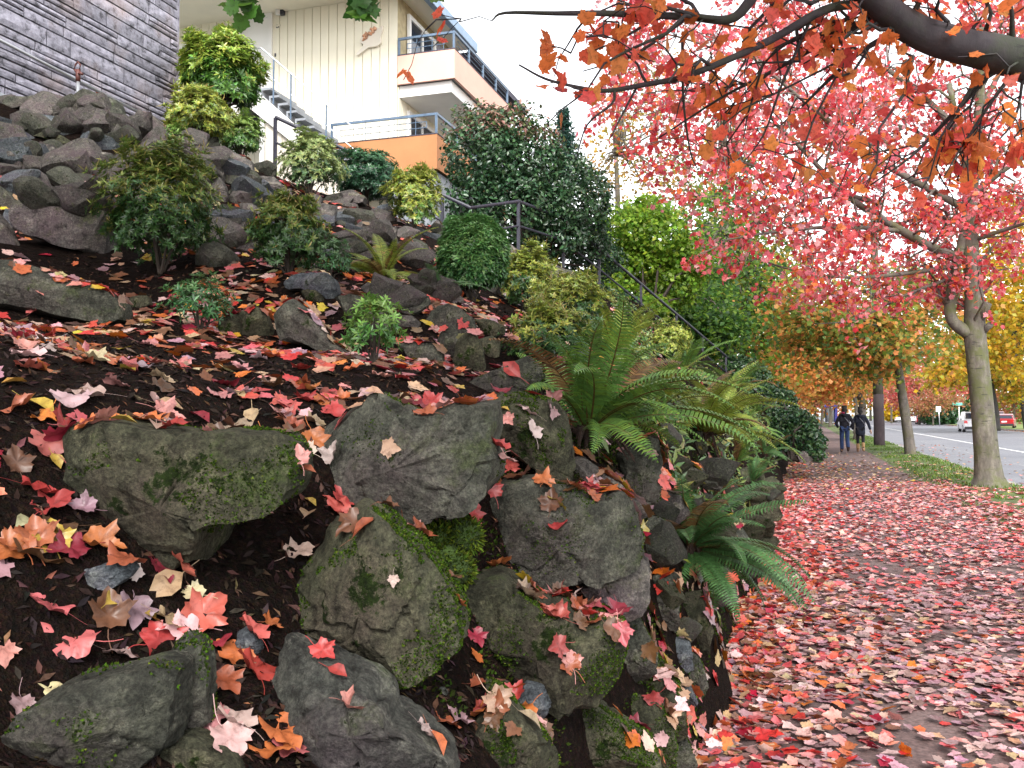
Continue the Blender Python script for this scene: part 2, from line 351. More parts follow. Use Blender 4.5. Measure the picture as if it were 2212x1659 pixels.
# ------------------------------------------------------------------ rocks: outline in the frame, rough distance, material, label
def ZC(x0, y0, k, pts):
    return [((x0 + px * k) / 1.1302, (y0 + py * k) / 1.1302) for px, py in pts]
K8 = 800 / 2212
ROCKS = [
 # near rocks
 (2.05, 'rock_moss', 'square olive boulder with lichen, set in the near mulch', ZC(0, 850, K8, [(510,640),(560,570),(700,525),(860,520),(980,535),(1080,570),(1300,600),(1560,590),(1880,600),(1940,650),(1965,770),(1960,900),(1900,1010),(1780,1060),(1600,1090),(1480,1130),(1440,1240),(1390,1370),(1230,1400),(1050,1400),(860,1350),(690,1290),(590,1240),(570,1050),(530,900)])),
 (1.62, 'rock', 'large greenish boulder in the bottom left corner', ZC(0, 1275, K8, [(210,1330),(260,1230),(400,1150),(560,1080),(760,1050),(900,1020),(1000,990),(1120,1000),(1165,1020),(1150,1200),(1120,1400),(1060,1560),(920,1640),(850,1720),(200,1720),(160,1500)])),
 (1.66, 'rock', 'upright greenish slab leaning on the bottom left boulder', ZC(0, 1275, K8, [(1170,1010),(1090,960),(1130,830),(1230,785),(1330,830),(1390,900),(1410,1050),(1405,1330),(1300,1400),(1130,1470),(1130,1330),(1160,1150)])),
 (1.85, 'rock_bare', 'flat pale grey slab at the bottom edge, one dark moss spot', ZC(650, 1275, K8, [(20,1150),(85,870),(130,865),(240,940),(330,915),(440,980),(560,1040),(680,1090),(800,1200),(850,1330),(940,1360),(1050,1450),(1180,1560),(1230,1720),(200,1720),(60,1450),(40,1300)])),
 (1.7, 'rock_moss', 'low moss covered stone at the bottom edge beside the grey slab', ZC(0, 1275, K8, [(1070,1640),(1130,1520),(1240,1450),(1330,1470),(1440,1540),(1560,1620),(1640,1720),(1080,1720)])),
 (2.1, 'rock_moss', 'wedge shaped boulder with a dark green mossy right side', ZC(650, 1275, K8, [(165,560),(180,420),(300,280),(380,160),(420,40),(560,20),(620,-80),(680,-70),(800,0),(900,90),(1020,170),(1100,290),(1200,450),(1300,600),(1310,780),(1220,860),(1100,910),(1000,960),(880,950),(760,975),(640,1040),(560,1030),(440,950),(330,900),(260,800),(200,700)])),
 (2.5, 'rock', 'broad green grey boulder with a hollow and a moss streak', ZC(650, 850, K8, [(315,720),(330,600),(440,520),(560,450),(640,400),(660,360),(780,345),(900,390),(1050,440),(1130,440),(1230,410),(1500,405),(1510,540),(1500,640),(1545,720),(1550,870),(1480,960),(1380,1050),(1280,1100),(1100,1130),(940,1160),(800,1160),(700,1080),(600,1010),(470,930),(400,830)])),
 (2.9, 'rock', 'large angular boulder dotted with moss, right of the moss clump', [(1003,1210),(1010,1160),(1040,1110),(1075,1070),(1110,1048),(1160,1046),(1230,1060),(1290,1078),(1335,1070),(1360,1095),(1378,1135),(1388,1170),(1385,1210),(1370,1230),(1340,1240),(1300,1255),(1260,1240),(1200,1250),(1170,1264),(1115,1268),(1075,1250),(1035,1225)]),
 (3.4, 'rock_moss', 'mossy boulder with pale leaves on it below the big fern', [(1045,870),(1062,862),(1082,856),(1142,853),(1196,869),(1219,894),(1228,936),(1238,984),(1235,1026),(1215,1045),(1196,1026),(1142,1003),(1100,968),(1081,936),(1060,920)]),
 (4.0, 'rock', 'dark pointed boulder left of the big fern', [(1007,835),(1033,816),(1074,800),(1138,771),(1170,797),(1173,816),(1157,848),(1119,854),(1061,858),(1020,850)]),
 (2.7, 'rock_moss', 'cracked grey boulder with moss in its joints', [(1000,1262),(1049,1262),(1087,1256),(1119,1269),(1173,1307),(1220,1320),(1263,1352),(1300,1340),(1345,1360),(1355,1420),(1340,1480),(1280,1515),(1200,1518),(1150,1500),(1087,1480),(1039,1448),(1001,1397),(997,1326)]),
 (2.38, 'rock_blue', 'small blue grey stone wedged under the cracked boulder', [(1115,1500),(1140,1480),(1175,1490),(1188,1525),(1162,1572),(1120,1545)]),
 (2.3, 'rock_moss', 'pointed stone with moss stripes at the bottom edge', [(997,1627),(1023,1592),(1055,1538),(1052,1490),(1087,1506),(1119,1544),(1167,1592),(1202,1640),(1208,1680),(991,1680)]),
 (2.6, 'rock_moss', 'bright green mossy mound at the bottom edge', [(1165,1600),(1200,1545),(1290,1530),(1340,1560),(1400,1600),(1430,1680),(1200,1680)]),
 (3.0, 'rock_moss', 'mossy corner stone at the foot of the wall by the path', [(1340,1540),(1370,1520),(1420,1525),(1450,1560),(1450,1680),(1340,1680)]),
 (3.1, 'rock', 'narrow grey stone at the wall foot, right of the cracked boulder', [(1335,1360),(1380,1340),(1410,1390),(1408,1440),(1380,1480),(1340,1500)]),
 (3.3, 'rock_moss', 'slanting mossy slab at the wall foot beside the leaves', [(1390,1425),(1420,1415),(1460,1465),(1490,1525),(1480,1545),(1445,1512),(1405,1470)]),
 (3.5, 'rock_blue', 'dark triangular stone at the wall foot under the path side fern', [(1460,1460),(1490,1480),(1505,1510),(1490,1530),(1465,1500)]),
 (3.05, 'rock_up', 'brown rounded stone tucked under the moss dotted boulder', [(1220,1275),(1290,1250),(1370,1190),(1390,1175),(1403,1240),(1400,1290),(1360,1340),(1330,1350),(1280,1310)]),
 (3.6, 'rock_up', 'smooth brown stone between the two big mossy boulders', [(1232,1000),(1270,997),(1302,1019),(1334,1042),(1382,1090),(1395,1112),(1382,1128),(1360,1090),(1324,1070),(1286,1077),(1238,1045)]),
 (3.8, 'rock', 'upright boulder with moss trailing down under the big fern', [(1340,987),(1369,968),(1408,952),(1427,958),(1427,1048),(1424,1083),(1398,1090),(1395,1112),(1376,1080),(1350,1042)]),
 (4.5, 'rock', 'grey stone under a cluster of orange leaves right of the big fern', [(1433,987),(1478,997),(1516,1010),(1523,1026),(1488,1042),(1450,1060),(1430,1032)]),
 (4.9, 'rock', 'dark stone above the path side fern', [(1523,1013),(1545,1008),(1561,1030),(1555,1055),(1530,1050)]),
 (4.6, 'rock_up', 'brown block in the wall left of the path side fern', [(1425,1060),(1470,1070),(1490,1110),(1450,1140),(1420,1110)]),
 (6.6, 'rock', 'dark grey stone in the wall between the lower ferns', [(1555,1060),(1590,1045),(1610,1075),(1600,1110),(1560,1105)]),
 (7.5, 'rock_moss', 'tall mossy boulder at the wall edge by the path', [(1603,1022),(1632,1010),(1651,1026),(1657,1064),(1680,1106),(1676,1122),(1632,1118),(1606,1086)]),
 (9.0, 'rock_moss', 'mossy wall stone farthest along the bright red leaves', [(1654,1035),(1675,1030),(1688,1050),(1692,1085),(1664,1090),(1652,1060)]),
 (16.0, 'rock_up', 'small grey stone lying at the path edge under the hedge', [(1722,985),(1735,975),(1752,978),(1756,996),(1728,998)]),
 (16.5, 'rock_up', 'pale broken stone at the path edge beside ivy', [(1752,982),(1768,978),(1776,990),(1772,1000),(1756,998)]),
 (3.3, 'rock', 'dark stone under the brown block left of the path side fern', [(1400,1120),(1440,1130),(1452,1200),(1420,1250),(1395,1220)]),
 (3.4, 'rock', 'grey face stone low in the wall behind the path side fern', [(1410,1250),(1450,1240),(1470,1300),(1460,1370),(1415,1340)]),
 (3.6, 'rock_moss', 'mossy stone at the wall foot below the path side fern', [(1480,1290),(1520,1300),(1540,1360),(1520,1410),(1485,1390)]),
 (3.3, 'rock_blue', 'blue grey stone at the wall foot in the leaves', [(1450,1380),(1490,1390),(1500,1450),(1465,1460)]),
 (4.6, 'rock', 'rounded wall stone right of the path side fern', [(1540,1130),(1590,1120),(1620,1170),(1600,1230),(1550,1220)]),
 (4.3, 'rock_up', 'brown wall foot stone behind the fern tips', [(1530,1220),(1580,1230),(1590,1290),(1545,1310)]),
 (5.6, 'rock_moss', 'low mossy wall stone before the tall mossy boulder', [(1600,1120),(1640,1115),(1660,1160),(1630,1190),(1600,1170)]),
 (3.05, 'rock_moss', 'mossy foot stone left of the blue grey wall stone', [(1395,1480),(1440,1470),(1475,1520),(1480,1590),(1440,1610),(1400,1560)]),
 (2.95, 'rock', 'foot stone cut by the bottom edge beside the path leaves', [(1420,1600),(1480,1590),(1500,1640),(1490,1690),(1420,1690)]),
 (3.6, 'rock', 'dark foot stone under the hanging fronds', [(1475,1400),(1510,1420),(1530,1480),(1505,1510),(1475,1470)]),
 (1.75, 'rock_blue', 'thin grey flagstone lying in the mulch below the square boulder', ZC(0, 1275, K8, [(460,330),(560,320),(660,300),(790,270),(860,275),(895,320),(850,380),(760,440),(700,430),(600,380)])),
 (1.72, 'rock_blue', 'small upright grey stone under a red leaf near the slab', ZC(0, 1275, K8, [(1600,760),(1660,720),(1740,790),(1760,860),(1700,930),(1610,920)])),
 (2.15, 'rock_bare', 'pale pebble lying in the dark hollow', ZC(650, 1275, K8, [(1145,1150),(1165,1122),(1205,1120),(1225,1150),(1210,1178),(1170,1182)])),
 (5.0, 'rock', 'long low grey boulder at the left edge above the first terrace', [(-60,570),(38,571),(80,582),(115,592),(154,608),(224,630),(253,656),(256,688),(237,691),(221,699),(160,691),(96,678),(-60,660)]),
 (5.3, 'rock_moss', 'small mossy stone right of the long low boulder', [(269,656),(282,640),(320,640),(326,659),(301,668)]),
 (4.9, 'rock_moss', 'mossy stone in front of the lower glossy seedling', [(474,688),(506,681),(525,710),(518,729),(480,726)]),
 # second row
 (4.9, 'rock', 'smooth grey wedge boulder rising from the leafy terrace', [(595,683),(615,661),(635,649),(657,666),(688,700),(721,739),(749,756),(752,773),(727,770),(699,759),(657,747),(607,733),(598,711)]),
 (5.6, 'rock_blue', 'flat topped grey stone above the smooth wedge boulder', [(612,610),(626,593),(665,591),(710,593),(724,607),(728,635),(710,652),(688,633),(654,627),(623,624)]),
 (5.4, 'rock_moss', 'little mossy stone behind the tip of the wedge boulder', [(651,630),(677,624),(696,638),(705,658),(677,658),(663,649)]),
 (5.2, 'rock', 'broad slab behind the glossy green seedling', [(727,644),(755,642),(805,638),(822,661),(842,683),(853,711),(811,739),(769,728),(758,694),(738,661)]),
 (5.5, 'rock_up', 'tilted thin stone above the broad slab', [(780,619),(794,607),(814,619),(842,641),(836,655),(822,661),(805,638)]),
 (5.4, 'rock', 'bowl shaped stone with moss and water stains on top', [(842,641),(867,634),(895,635),(923,640),(927,655),(909,672),(887,683),(847,669)]),
 (5.5, 'rock_up', 'brown stone below the bowl shaped stone', [(845,680),(889,683),(906,697),(903,714),(867,711),(850,700)]),
 (5.5, 'rock', 'rounded dark boulder right of the bowl shaped stone', [(917,694),(931,669),(968,658),(996,669),(1021,689),(1027,708),(1007,722),(979,722),(951,708),(920,703)]),
 (4.9, 'rock', 'low grey stone with a few leaves under the rounded boulder', [(864,745),(895,739),(929,739),(957,756),(957,784),(923,784),(889,775)]),
 (5.0, 'rock', 'narrow standing stone beneath the rounded boulder', [(945,736),(959,711),(976,704),(990,719),(990,756),(968,781),(957,767)]),
 (4.9, 'rock_moss', 'broad upright mossy stone left of the dark pointed boulder', [(985,739),(1007,722),(1029,725),(1043,761),(1049,795),(1035,806),(990,800),(979,781)]),
 (5.6, 'rock_moss', 'stone with bright hanging moss below the red leaf strip', [(1027,691),(1057,691),(1091,705),(1090,722),(1060,730),(1041,720)]),
 (5.2, 'rock_moss', 'moss capped stone beside the tip of the big fern', [(1035,733),(1063,725),(1080,739),(1078,770),(1050,775),(1038,755)]),
 (5.0, 'rock_moss', 'mossy stone left of the smooth wedge boulder', [(510,680),(531,669),(553,663),(573,680),(584,711),(581,728),(531,733),(505,710)]),
 # middle slope
 (8.0, 'rock', 'lichen grey stone left of the small yellow fern', [(727,523),(752,515),(772,521),(791,543),(777,585),(738,585),(724,557)]),
 (9.0, 'rock_up', 'broad pale brown stone above the small yellow fern', [(758,509),(783,493),(825,487),(850,498),(856,518),(828,532),(789,529)]),
 (9.0, 'rock_up', 'reddish flat stone right of the small yellow fern', [(867,529),(889,521),(917,540),(929,557),(909,565),(880,550)]),
 (8.5, 'rock_up', 'pinkish brown block left of the round grassy bush', [(931,579),(959,568),(985,571),(990,588),(968,607),(940,593)]),
 (8.5, 'rock_up', 'grey brown stone touching the round grassy bush', [(987,607),(1001,599),(1013,610),(1029,635),(1021,644),(993,630)]),
 (7.0, 'rock_moss', 'upright lichen stone behind the bowl shaped stone', [(892,593),(917,588),(929,605),(926,644),(906,633)]),
 (7.5, 'rock_up', 'flat grey stone below the pinkish brown block', [(926,610),(951,605),(985,630),(1007,652),(973,658),(937,633)]),
 # upper slope
 (10.0, 'rock_up', 'leaning grey boulder under the yellowish shrub', [(408,346),(426,324),(462,342),(480,367),(482,400),(451,389)]),
 (11.0, 'rock', 'pale green triangular stone in front of the clipped green shrub', [(430,324),(440,302),(469,295),(473,320),(455,338)]),
 (10.0, 'rock_blue', 'bluish slab leaning on the upper rock pile', [(462,340),(491,346),(512,367),(516,382),(498,403),(484,392)]),
 (10.5, 'rock_up', 'dark brown stone right of the pale green triangle stone', [(473,320),(505,328),(541,346),(545,371),(520,374),(487,346)]),
 (9.6, 'rock_up', 'small purple brown stone below the bluish slab', [(502,400),(516,374),(534,392),(532,410),(509,410)]),
 (9.3, 'rock_up', 'square grey brown stone above the hollow by the big shrub', [(448,389),(473,382),(487,403),(491,425),(484,439),(451,428)]),
 (9.5, 'rock', 'flat greenish stone right of the square grey brown one', [(491,414),(512,403),(556,421),(581,443),(556,446),(512,428)]),
 (10.5, 'rock_up', 'rounded purple grey boulder below the cream wall', [(548,400),(559,382),(592,382),(613,403),(620,421),(584,421),(556,414)]),
 (11.5, 'rock', 'small stone at the foot of the cream wall', [(556,360),(581,355),(595,371),(592,382),(559,378)]),
 (11.5, 'rock_up', 'low grey stone in front of the pale shrub', [(653,421),(678,418),(696,428),(689,445),(660,445)]),
 (12.0, 'rock_up', 'grey stone in front of the dark low conifer', [(725,428),(736,414),(761,410),(790,428),(786,443),(750,446)]),
 (10.5, 'rock_up', 'block shaped stone right of the middle shrub', [(674,446),(700,439),(725,443),(721,475),(700,486),(678,468)]),
 (10.5, 'rock_up', 'wide flat boulder below the dark low conifer', [(725,450),(761,450),(800,457),(804,472),(768,490),(728,482)]),
 (9.5, 'rock_up', 'angular boulder with a shadowed front on the middle slope', [(757,500),(779,479),(818,482),(833,504),(800,529),(768,522)]),
 (11.5, 'rock_blue', 'light grey stone left of the yellow green shrub', [(815,443),(836,437),(854,464),(822,472)]),
 (10.0, 'rock_up', 'small grey stone right of the angular boulder', [(833,486),(858,493),(854,518),(826,522)]),
 (10.5, 'rock_up', 'small brown stone under the yellow green shrub', [(854,497),(890,493),(883,518),(858,515)]),
 (12.5, 'rock_up', 'stone between the yellow green shrub and the concrete pier', [(926,493),(944,475),(962,497),(959,511)]),
 (9.0, 'rock_up', 'reddish brown slab leaning downhill on the middle slope', [(872,529),(905,522),(926,551),(923,583),(887,562)]),
 # dry wall on the left
 (10.0, 'rock', 'mossy cap stone at the top left of the rock pile', [(6,224),(22,207),(56,209),(104,204),(134,207),(140,230),(132,249),(98,244),(50,232),(28,238)]),
 (10.0, 'rock', 'big rounded cap stone below the water standpipe', [(140,221),(157,207),(190,197),(224,207),(252,216),(260,244),(246,269),(210,250),(174,246),(146,235)]),
 (9.6, 'rock_blue', 'long bluish stone under the mossy cap stone', [(25,260),(50,244),(98,249),(154,258),(160,280),(148,294),(98,283),(34,277)]),
 (9.7, 'rock_blue', 'teal tinged stone under the rounded cap stone', [(174,252),(202,246),(232,260),(252,286),(238,294),(196,283),(176,269)]),
 (9.3, 'rock_moss', 'yellow green mossy stone in the left rock pile', [(73,291),(90,283),(134,294),(157,308),(151,316),(112,308)]),
 (9.4, 'rock_blue', 'long dark stone right of the yellow green mossy one', [(160,302),(168,280),(213,291),(252,308),(246,325),(210,328),(174,314)]),
 (9.3, 'rock_up', 'flat stone at the left edge of the rock pile', [(-10,277),(22,280),(45,297),(17,305),(-10,298)]),
 (8.9, 'rock_up', 'narrow standing stone in the left rock pile', [(17,330),(31,305),(50,305),(62,336),(64,370),(48,367),(25,350)]),
 (9.0, 'rock_up', 'stone under the yellow green mossy one', [(62,325),(84,314),(112,311),(123,328),(104,344),(70,339)]),
 (8.7, 'rock', 'broad pale green boulder in the left rock pile', [(70,364),(92,344),(120,335),(157,347),(171,372),(157,389),(120,392),(84,381)]),
 (9.0, 'rock_up', 'purple brown boulder left of the big shrub top', [(143,328),(168,316),(213,328),(238,330),(232,361),(196,367),(162,347)]),
 (8.3, 'rock_up', 'grey stone just left of the big shrub', [(168,384),(196,378),(221,384),(230,406),(207,412),(179,398)]),
 (8.0, 'rock', 'small stone with a leaning orange leaf, behind the big left boulder', [(146,403),(165,389),(190,400),(207,414),(182,420),(157,414)]),
 (7.0, 'rock_up', 'very large tan boulder left of the big shrub', [(53,467),(64,438),(96,419),(125,408),(179,419),(211,432),(237,470),(224,508),(221,550),(179,547),(138,531),(64,502),(51,486)]),
 (7.3, 'rock', 'slanting stone at the left edge beside the tan boulder', [(-10,400),(19,416),(38,438),(51,448),(32,457),(-10,445)]),
 (7.8, 'rock_up', 'grey stone above the slanting left edge stone', [(10,384),(38,377),(70,400),(77,419),(58,438),(26,416)]),
 (7.0, 'rock_blue', 'blue grey stone wedged left of the tan boulder', [(13,451),(42,460),(54,492),(26,499),(6,470)]),
 (6.7, 'rock_up', 'rusty brown stone cut by the left edge', [(-10,460),(16,489),(32,528),(19,534),(-10,520)]),
 (8.3, 'rock', 'flat faced grey block right of the big shrub', [(445,448),(474,448),(506,470),(509,531),(474,528),(448,489)]),
 (9.0, 'rock_up', 'flat stone under scattered leaves above the grey block', [(512,438),(544,441),(570,457),(525,467)]),
 (10.0, 'rock_up', 'narrow slanting stone right of the rounded cap stone', [(252,266),(269,260),(297,294),(286,311),(260,286)]),
 (10.5, 'rock_up', 'dark triangular stone against the stone clad wall', [(291,252),(297,235),(336,255),(364,286),(336,294),(302,269)]),
 (10.2, 'rock_up', 'stone below the dark triangular one', [(269,260),(291,258),(325,283),(336,297),(308,305),(274,280)]),
 (10.0, 'rock_up', 'dark boulder under the yellowish shrub at the wall corner', [(339,308),(350,291),(384,280),(403,276),(414,302),(409,325),(372,330),(350,336)]),
 (9.6, 'rock_up', 'small stone behind the tip of the big shrub', [(249,302),(258,286),(280,300),(283,316),(263,316)]),
 (9.0, 'rock_up', 'brown stone behind the right side of the big shrub', [(380,372),(410,352),(445,372),(446,410),(410,420),(385,400)]),
 # right of centre, far
 (15.0, 'rock_up', 'grey stone behind the round grassy bush', [(1062,517),(1084,533),(1097,552),(1094,575),(1078,565)]),
 (15.5, 'rock_up', 'rounded stone at the foot of the landing post', [(1087,530),(1103,527),(1122,543),(1116,552),(1090,546)]),
 (15.5, 'rock_up', 'low stone right of the landing post', [(1129,543),(1148,540),(1161,552),(1135,559)]),
 (15.0, 'rock_up', 'long dark slab sloping under the black railing', [(1158,565),(1196,572),(1228,584),(1263,607),(1260,626),(1212,629),(1180,604)]),
 (12.0, 'rock_up', 'small dark stone under the long slab', [(1180,626),(1206,620),(1215,632),(1193,645)]),
 (10.5, 'rock', 'grey stone among ferns above the red leaves', [(1450,850),(1470,835),(1500,840),(1512,856),(1480,866)]),
 (20.0, 'rock_up', 'brown stones edge block beside the lower railing', [(1548,820),(1570,812),(1590,835),(1592,862),(1560,850)]),
]

# ------------------------------------------------------------------ hill: smooth surface fitted through measured spots
CTRL = [at(u, v, d) for u, v, d in [
 (88, 1590, 1.55), (550, 1450, 1.8), (265, 1310, 1.8), (970, 1505, 2.1), (1327, 1590, 2.95), (0, 920, 1.95), (354, 930, 2.2), (354, 800, 3.3), (354, 710, 4.5),
 (0, 710, 4.3), (800, 850, 3.3), (885, 825, 3.5), (1020, 845, 3.8), (885, 775, 4.7), (620, 760, 4.7), (970, 765, 5.0),
 (440, 545, 6.3), (265, 525, 6.6), (705, 570, 6.4), (345, 590, 6.2), (630, 590, 7.2), (560, 560, 6.6), (830, 612, 7.2), (900, 625, 7.6),
 (675, 425, 12.0), (780, 440, 12.5), (890, 500, 12.0), (950, 520, 13.0), (1020, 640, 8.8), (1060, 670, 7.0), (1110, 690, 7.0), (1140, 675, 9.5), (1240, 735, 8.5),
 (1120, 549, 16.7), (1217, 575, 18.3), (1300, 620, 19.5), (1320, 790, 7.5), (1260, 960, 4.1), (1500, 900, 7.0), (1415, 840, 9.5), (1550, 850, 13.0), (1500, 965, 5.8),
 (1640, 960, 9.0), (1570, 1060, 5.6), (1470, 1230, 4.2), (1600, 860, 24.0), (1700, 940, 17.0), (1740, 960, 19.0), (1480, 720, 23.0), (1400, 665, 21.0), (1640, 930, 11.0)]]
CTRL += [np.array(p, float) for p in [
 (-1.4, 0, 1.3), (-1.4, -4, 1.3), (-4, 0, 2.2), (-5, -4, 2.5), (-8.3, 9.5, 5.25), (-8.3, 6, 4.9), (-8.3, 2, 4.3), (-14, 2, 5.2), (-14, 10, 5.8), (-9, 14, 5.5), (-14, 15, 5.7), (-12, 17, 5.6),
 (-8, 17, 5.3), (-7.2, 17.3, 5.2), (-5.6, 20, 4.7), (-8.5, 24, 5.6), (-14, 24, 6.3), (-14, 34, 7.0), (-6, 28, 4.5), (-6, 36, 4.4), (-3, 32, 2.6), (-3, 44, 2.6), (-9, 44, 5.0), (-14, 50, 6.5), (-2.2, 60, 2.0), (-9, 62, 4.6), (-14, 62, 6),
 (-0.85, 24, 1.2), (-0.85, 34, 1.2), (-0.85, 44, 1.2), (-0.85, 12, 1.0), (-0.85, 62, 1.2), (-1.1, 18, 1.35), (-4.7, 13, 3.7), (-6.3, 13, 4.5)]]
for d, m, lb, o in ROCKS:
    oa = np.array(o); c = oa.mean(0); wpx = oa[:, 0].max() - oa[:, 0].min()
    CTRL.append(at(c[0], c[1] + 0.1 * (oa[:, 1].max() - c[1]), d + 0.22 * wpx / F * d))
CTRL = np.array(CTRL)
def _k(a, b):
    return np.sqrt(((a[:, None, :] - b[None, :, :]) ** 2).sum(2) + 0.01)
_A = _k(CTRL[:, :2], CTRL[:, :2]); _n = len(CTRL)
_sm = 0.10
_P = np.hstack([np.ones((_n, 1)), CTRL[:, :2]])
_S = np.block([[-_A + np.eye(_n) * _sm, _P], [_P.T, np.zeros((3, 3))]])
_w = np.linalg.solve(_S, np.concatenate([CTRL[:, 2], np.zeros(3)]))
def rbf(xy):
    return -_k(xy, CTRL[:, :2]) @ _w[:_n] + np.hstack([np.ones((len(xy), 1)), xy]) @ _w[_n:]
GX = np.concatenate([np.arange(-16, -5, 0.2), np.arange(-5, -2, 0.06), np.arange(-2, -0.36, 0.03), [-0.35]])
GY = np.concatenate([np.arange(-4, 0.6, 0.2), np.arange(0.6, 7, 0.04), np.arange(7, 14, 0.1), np.arange(14, 30, 0.25), np.arange(30, 66, 0.8)])
gx, gy = np.meshgrid(GX, GY, indexing='ij')
gz = np.concatenate([rbf(c) for c in np.array_split(np.stack([gx.ravel(), gy.ravel()], 1), 20)]).reshape(gx.shape)
toe = -0.42 + 0.05 * np.sin(gy * 1.7) + 0.03 * np.sin(gy * 4.1 + 1)
gz = np.minimum(gz, (toe - gx) * 3.6)
gz = np.maximum(gz, -0.12)
rough = np.array([noise.noise(Vector((x * 5, y * 5, 0))) * 0.014 + noise.noise(Vector((x * 18, y * 18, 3))) * 0.012 for x, y in zip(gx.ravel(), gy.ravel())]).reshape(gx.shape)
gz = gz + rough
def HT(x, y):
    i = int(np.clip(np.searchsorted(GX, x) - 1, 0, len(GX) - 2)); j = int(np.clip(np.searchsorted(GY, y) - 1, 0, len(GY) - 2))
    a = min(max((x - GX[i]) / (GX[i + 1] - GX[i]), 0), 1); b = min(max((y - GY[j]) / (GY[j + 1] - GY[j]), 0), 1)
    h = (gz[i, j] * (1 - a) + gz[i + 1, j] * a) * (1 - b) + (gz[i, j + 1] * (1 - a) + gz[i + 1, j + 1] * a) * b
    return h if x < -0.36 else max(h, 0.0) if x < -0.3 else 0.0
def hit(u, v, dmin=1.0, dmax=60.0):
    """where the sight line through a frame point meets the hill or the path"""
    r = raydir(u, v); d = dmin; prev = None
    while d < dmax:
        p = CP + r * d
        g = p[2] - HT(p[0], p[1])
        if g < 0:
            lo, hi = (prev or d - 0.05), d
            for _ in range(18):
                m = (lo + hi) / 2; q = CP + r * m
                if q[2] - HT(q[0], q[1]) < 0: hi = m
                else: lo = m
            return CP + r * hi, hi
        prev = d; d *= 1.015
    return CP + r * dmax, dmax

nxg, nyg = gx.shape
vid = np.arange(nxg * nyg).reshape(nxg, nyg)
hf = np.stack([vid[:-1, :-1], vid[1:, :-1], vid[1:, 1:], vid[:-1, 1:]], -1).reshape(-1, 4)
hill_me = fast_mesh('hillside', np.stack([gx, gy, gz], -1).reshape(-1, 3), hf, M['mulch'], smooth=True)
hill = link('hillside', hill_me)
tag(hill, 'dark mulch covered hillside rising left of the path', None, None, 'structure')

# ------------------------------------------------------------------ rock meshes
ALLV, ALLF = [np.stack([gx, gy, gz], -1).reshape(-1, 3)], [hf.tolist()]
_off = [gx.size]
def resample(o, n):
    o = np.array(o, float); c = np.vstack([o, o[:1]])
    s = np.concatenate([[0], np.cumsum(np.linalg.norm(np.diff(c, axis=0), axis=1))])
    t = np.linspace(0, s[-1], n, endpoint=False)
    return np.stack([np.interp(t, s, c[:, 0]), np.interp(t, s, c[:, 1])], 1)
def add_moss(ob, W, f, r, size, amt):
    tri = np.array([t[:3] for t in f]); a, b, c = W[tri[:, 0]], W[tri[:, 1]], W[tri[:, 2]]
    nr = np.cross(b - a, c - a); ar = np.linalg.norm(nr, axis=1) + 1e-12; nr /= ar[:, None]
    cm = (a + b + c) / 3; nr = np.where(((cm - W.mean(0)) * nr).sum(1)[:, None] < 0, -nr, nr)
    n = int(90000 * amt * min(1.2, size)); i = r.choice(len(tri), n, p=ar / ar.sum())
    w1, w2 = r.random(n), r.random(n); k = w1 + w2 > 1; w1[k], w2[k] = 1 - w1[k], 1 - w2[k]
    P = a[i] + (b - a)[i] * w1[:, None] + (c - a)[i] * w2[:, None]; Nn = nr[i]
    off = r.random(3) * 20
    keep = np.array([noise.noise(Vector(p / size * 2.4 + off)) + 0.28 * noise.noise(Vector(p / size * 10 + off)) + 0.20 * q[2] + 0.20 * q[0] - (0.20 if amt > 0.5 else 0.33) > 0 for p, q in zip(P, Nn)])
    P, Nn = P[keep], Nn[keep]; n = len(P)
    if n < 30: return
    zz = Nn + r.normal(0, 0.5, (n, 3)); zz /= np.linalg.norm(zz, axis=1, keepdims=True)
    xx = np.cross(zz, r.normal(0, 1, (n, 3))); xx /= np.linalg.norm(xx, axis=1, keepdims=True)
    v, ff, c = scatter(blade_shape(0.35)[0], BLADE[1], P - Nn * 0.002, np.stack([xx, zz, np.cross(xx, zz)], 2), r.uniform(0.004, 0.009, n), palette(n, [(0.030, 0.058, 0.007), (0.05, 0.09, 0.01), (0.018, 0.032, 0.006), (0.08, 0.115, 0.015)], [4, 3, 3, 0.8], 0.25, r))
    m = link('moss', fast_mesh('moss', v, ff, M['moss_leaf'], c), ob); m['kind'] = 'stuff'
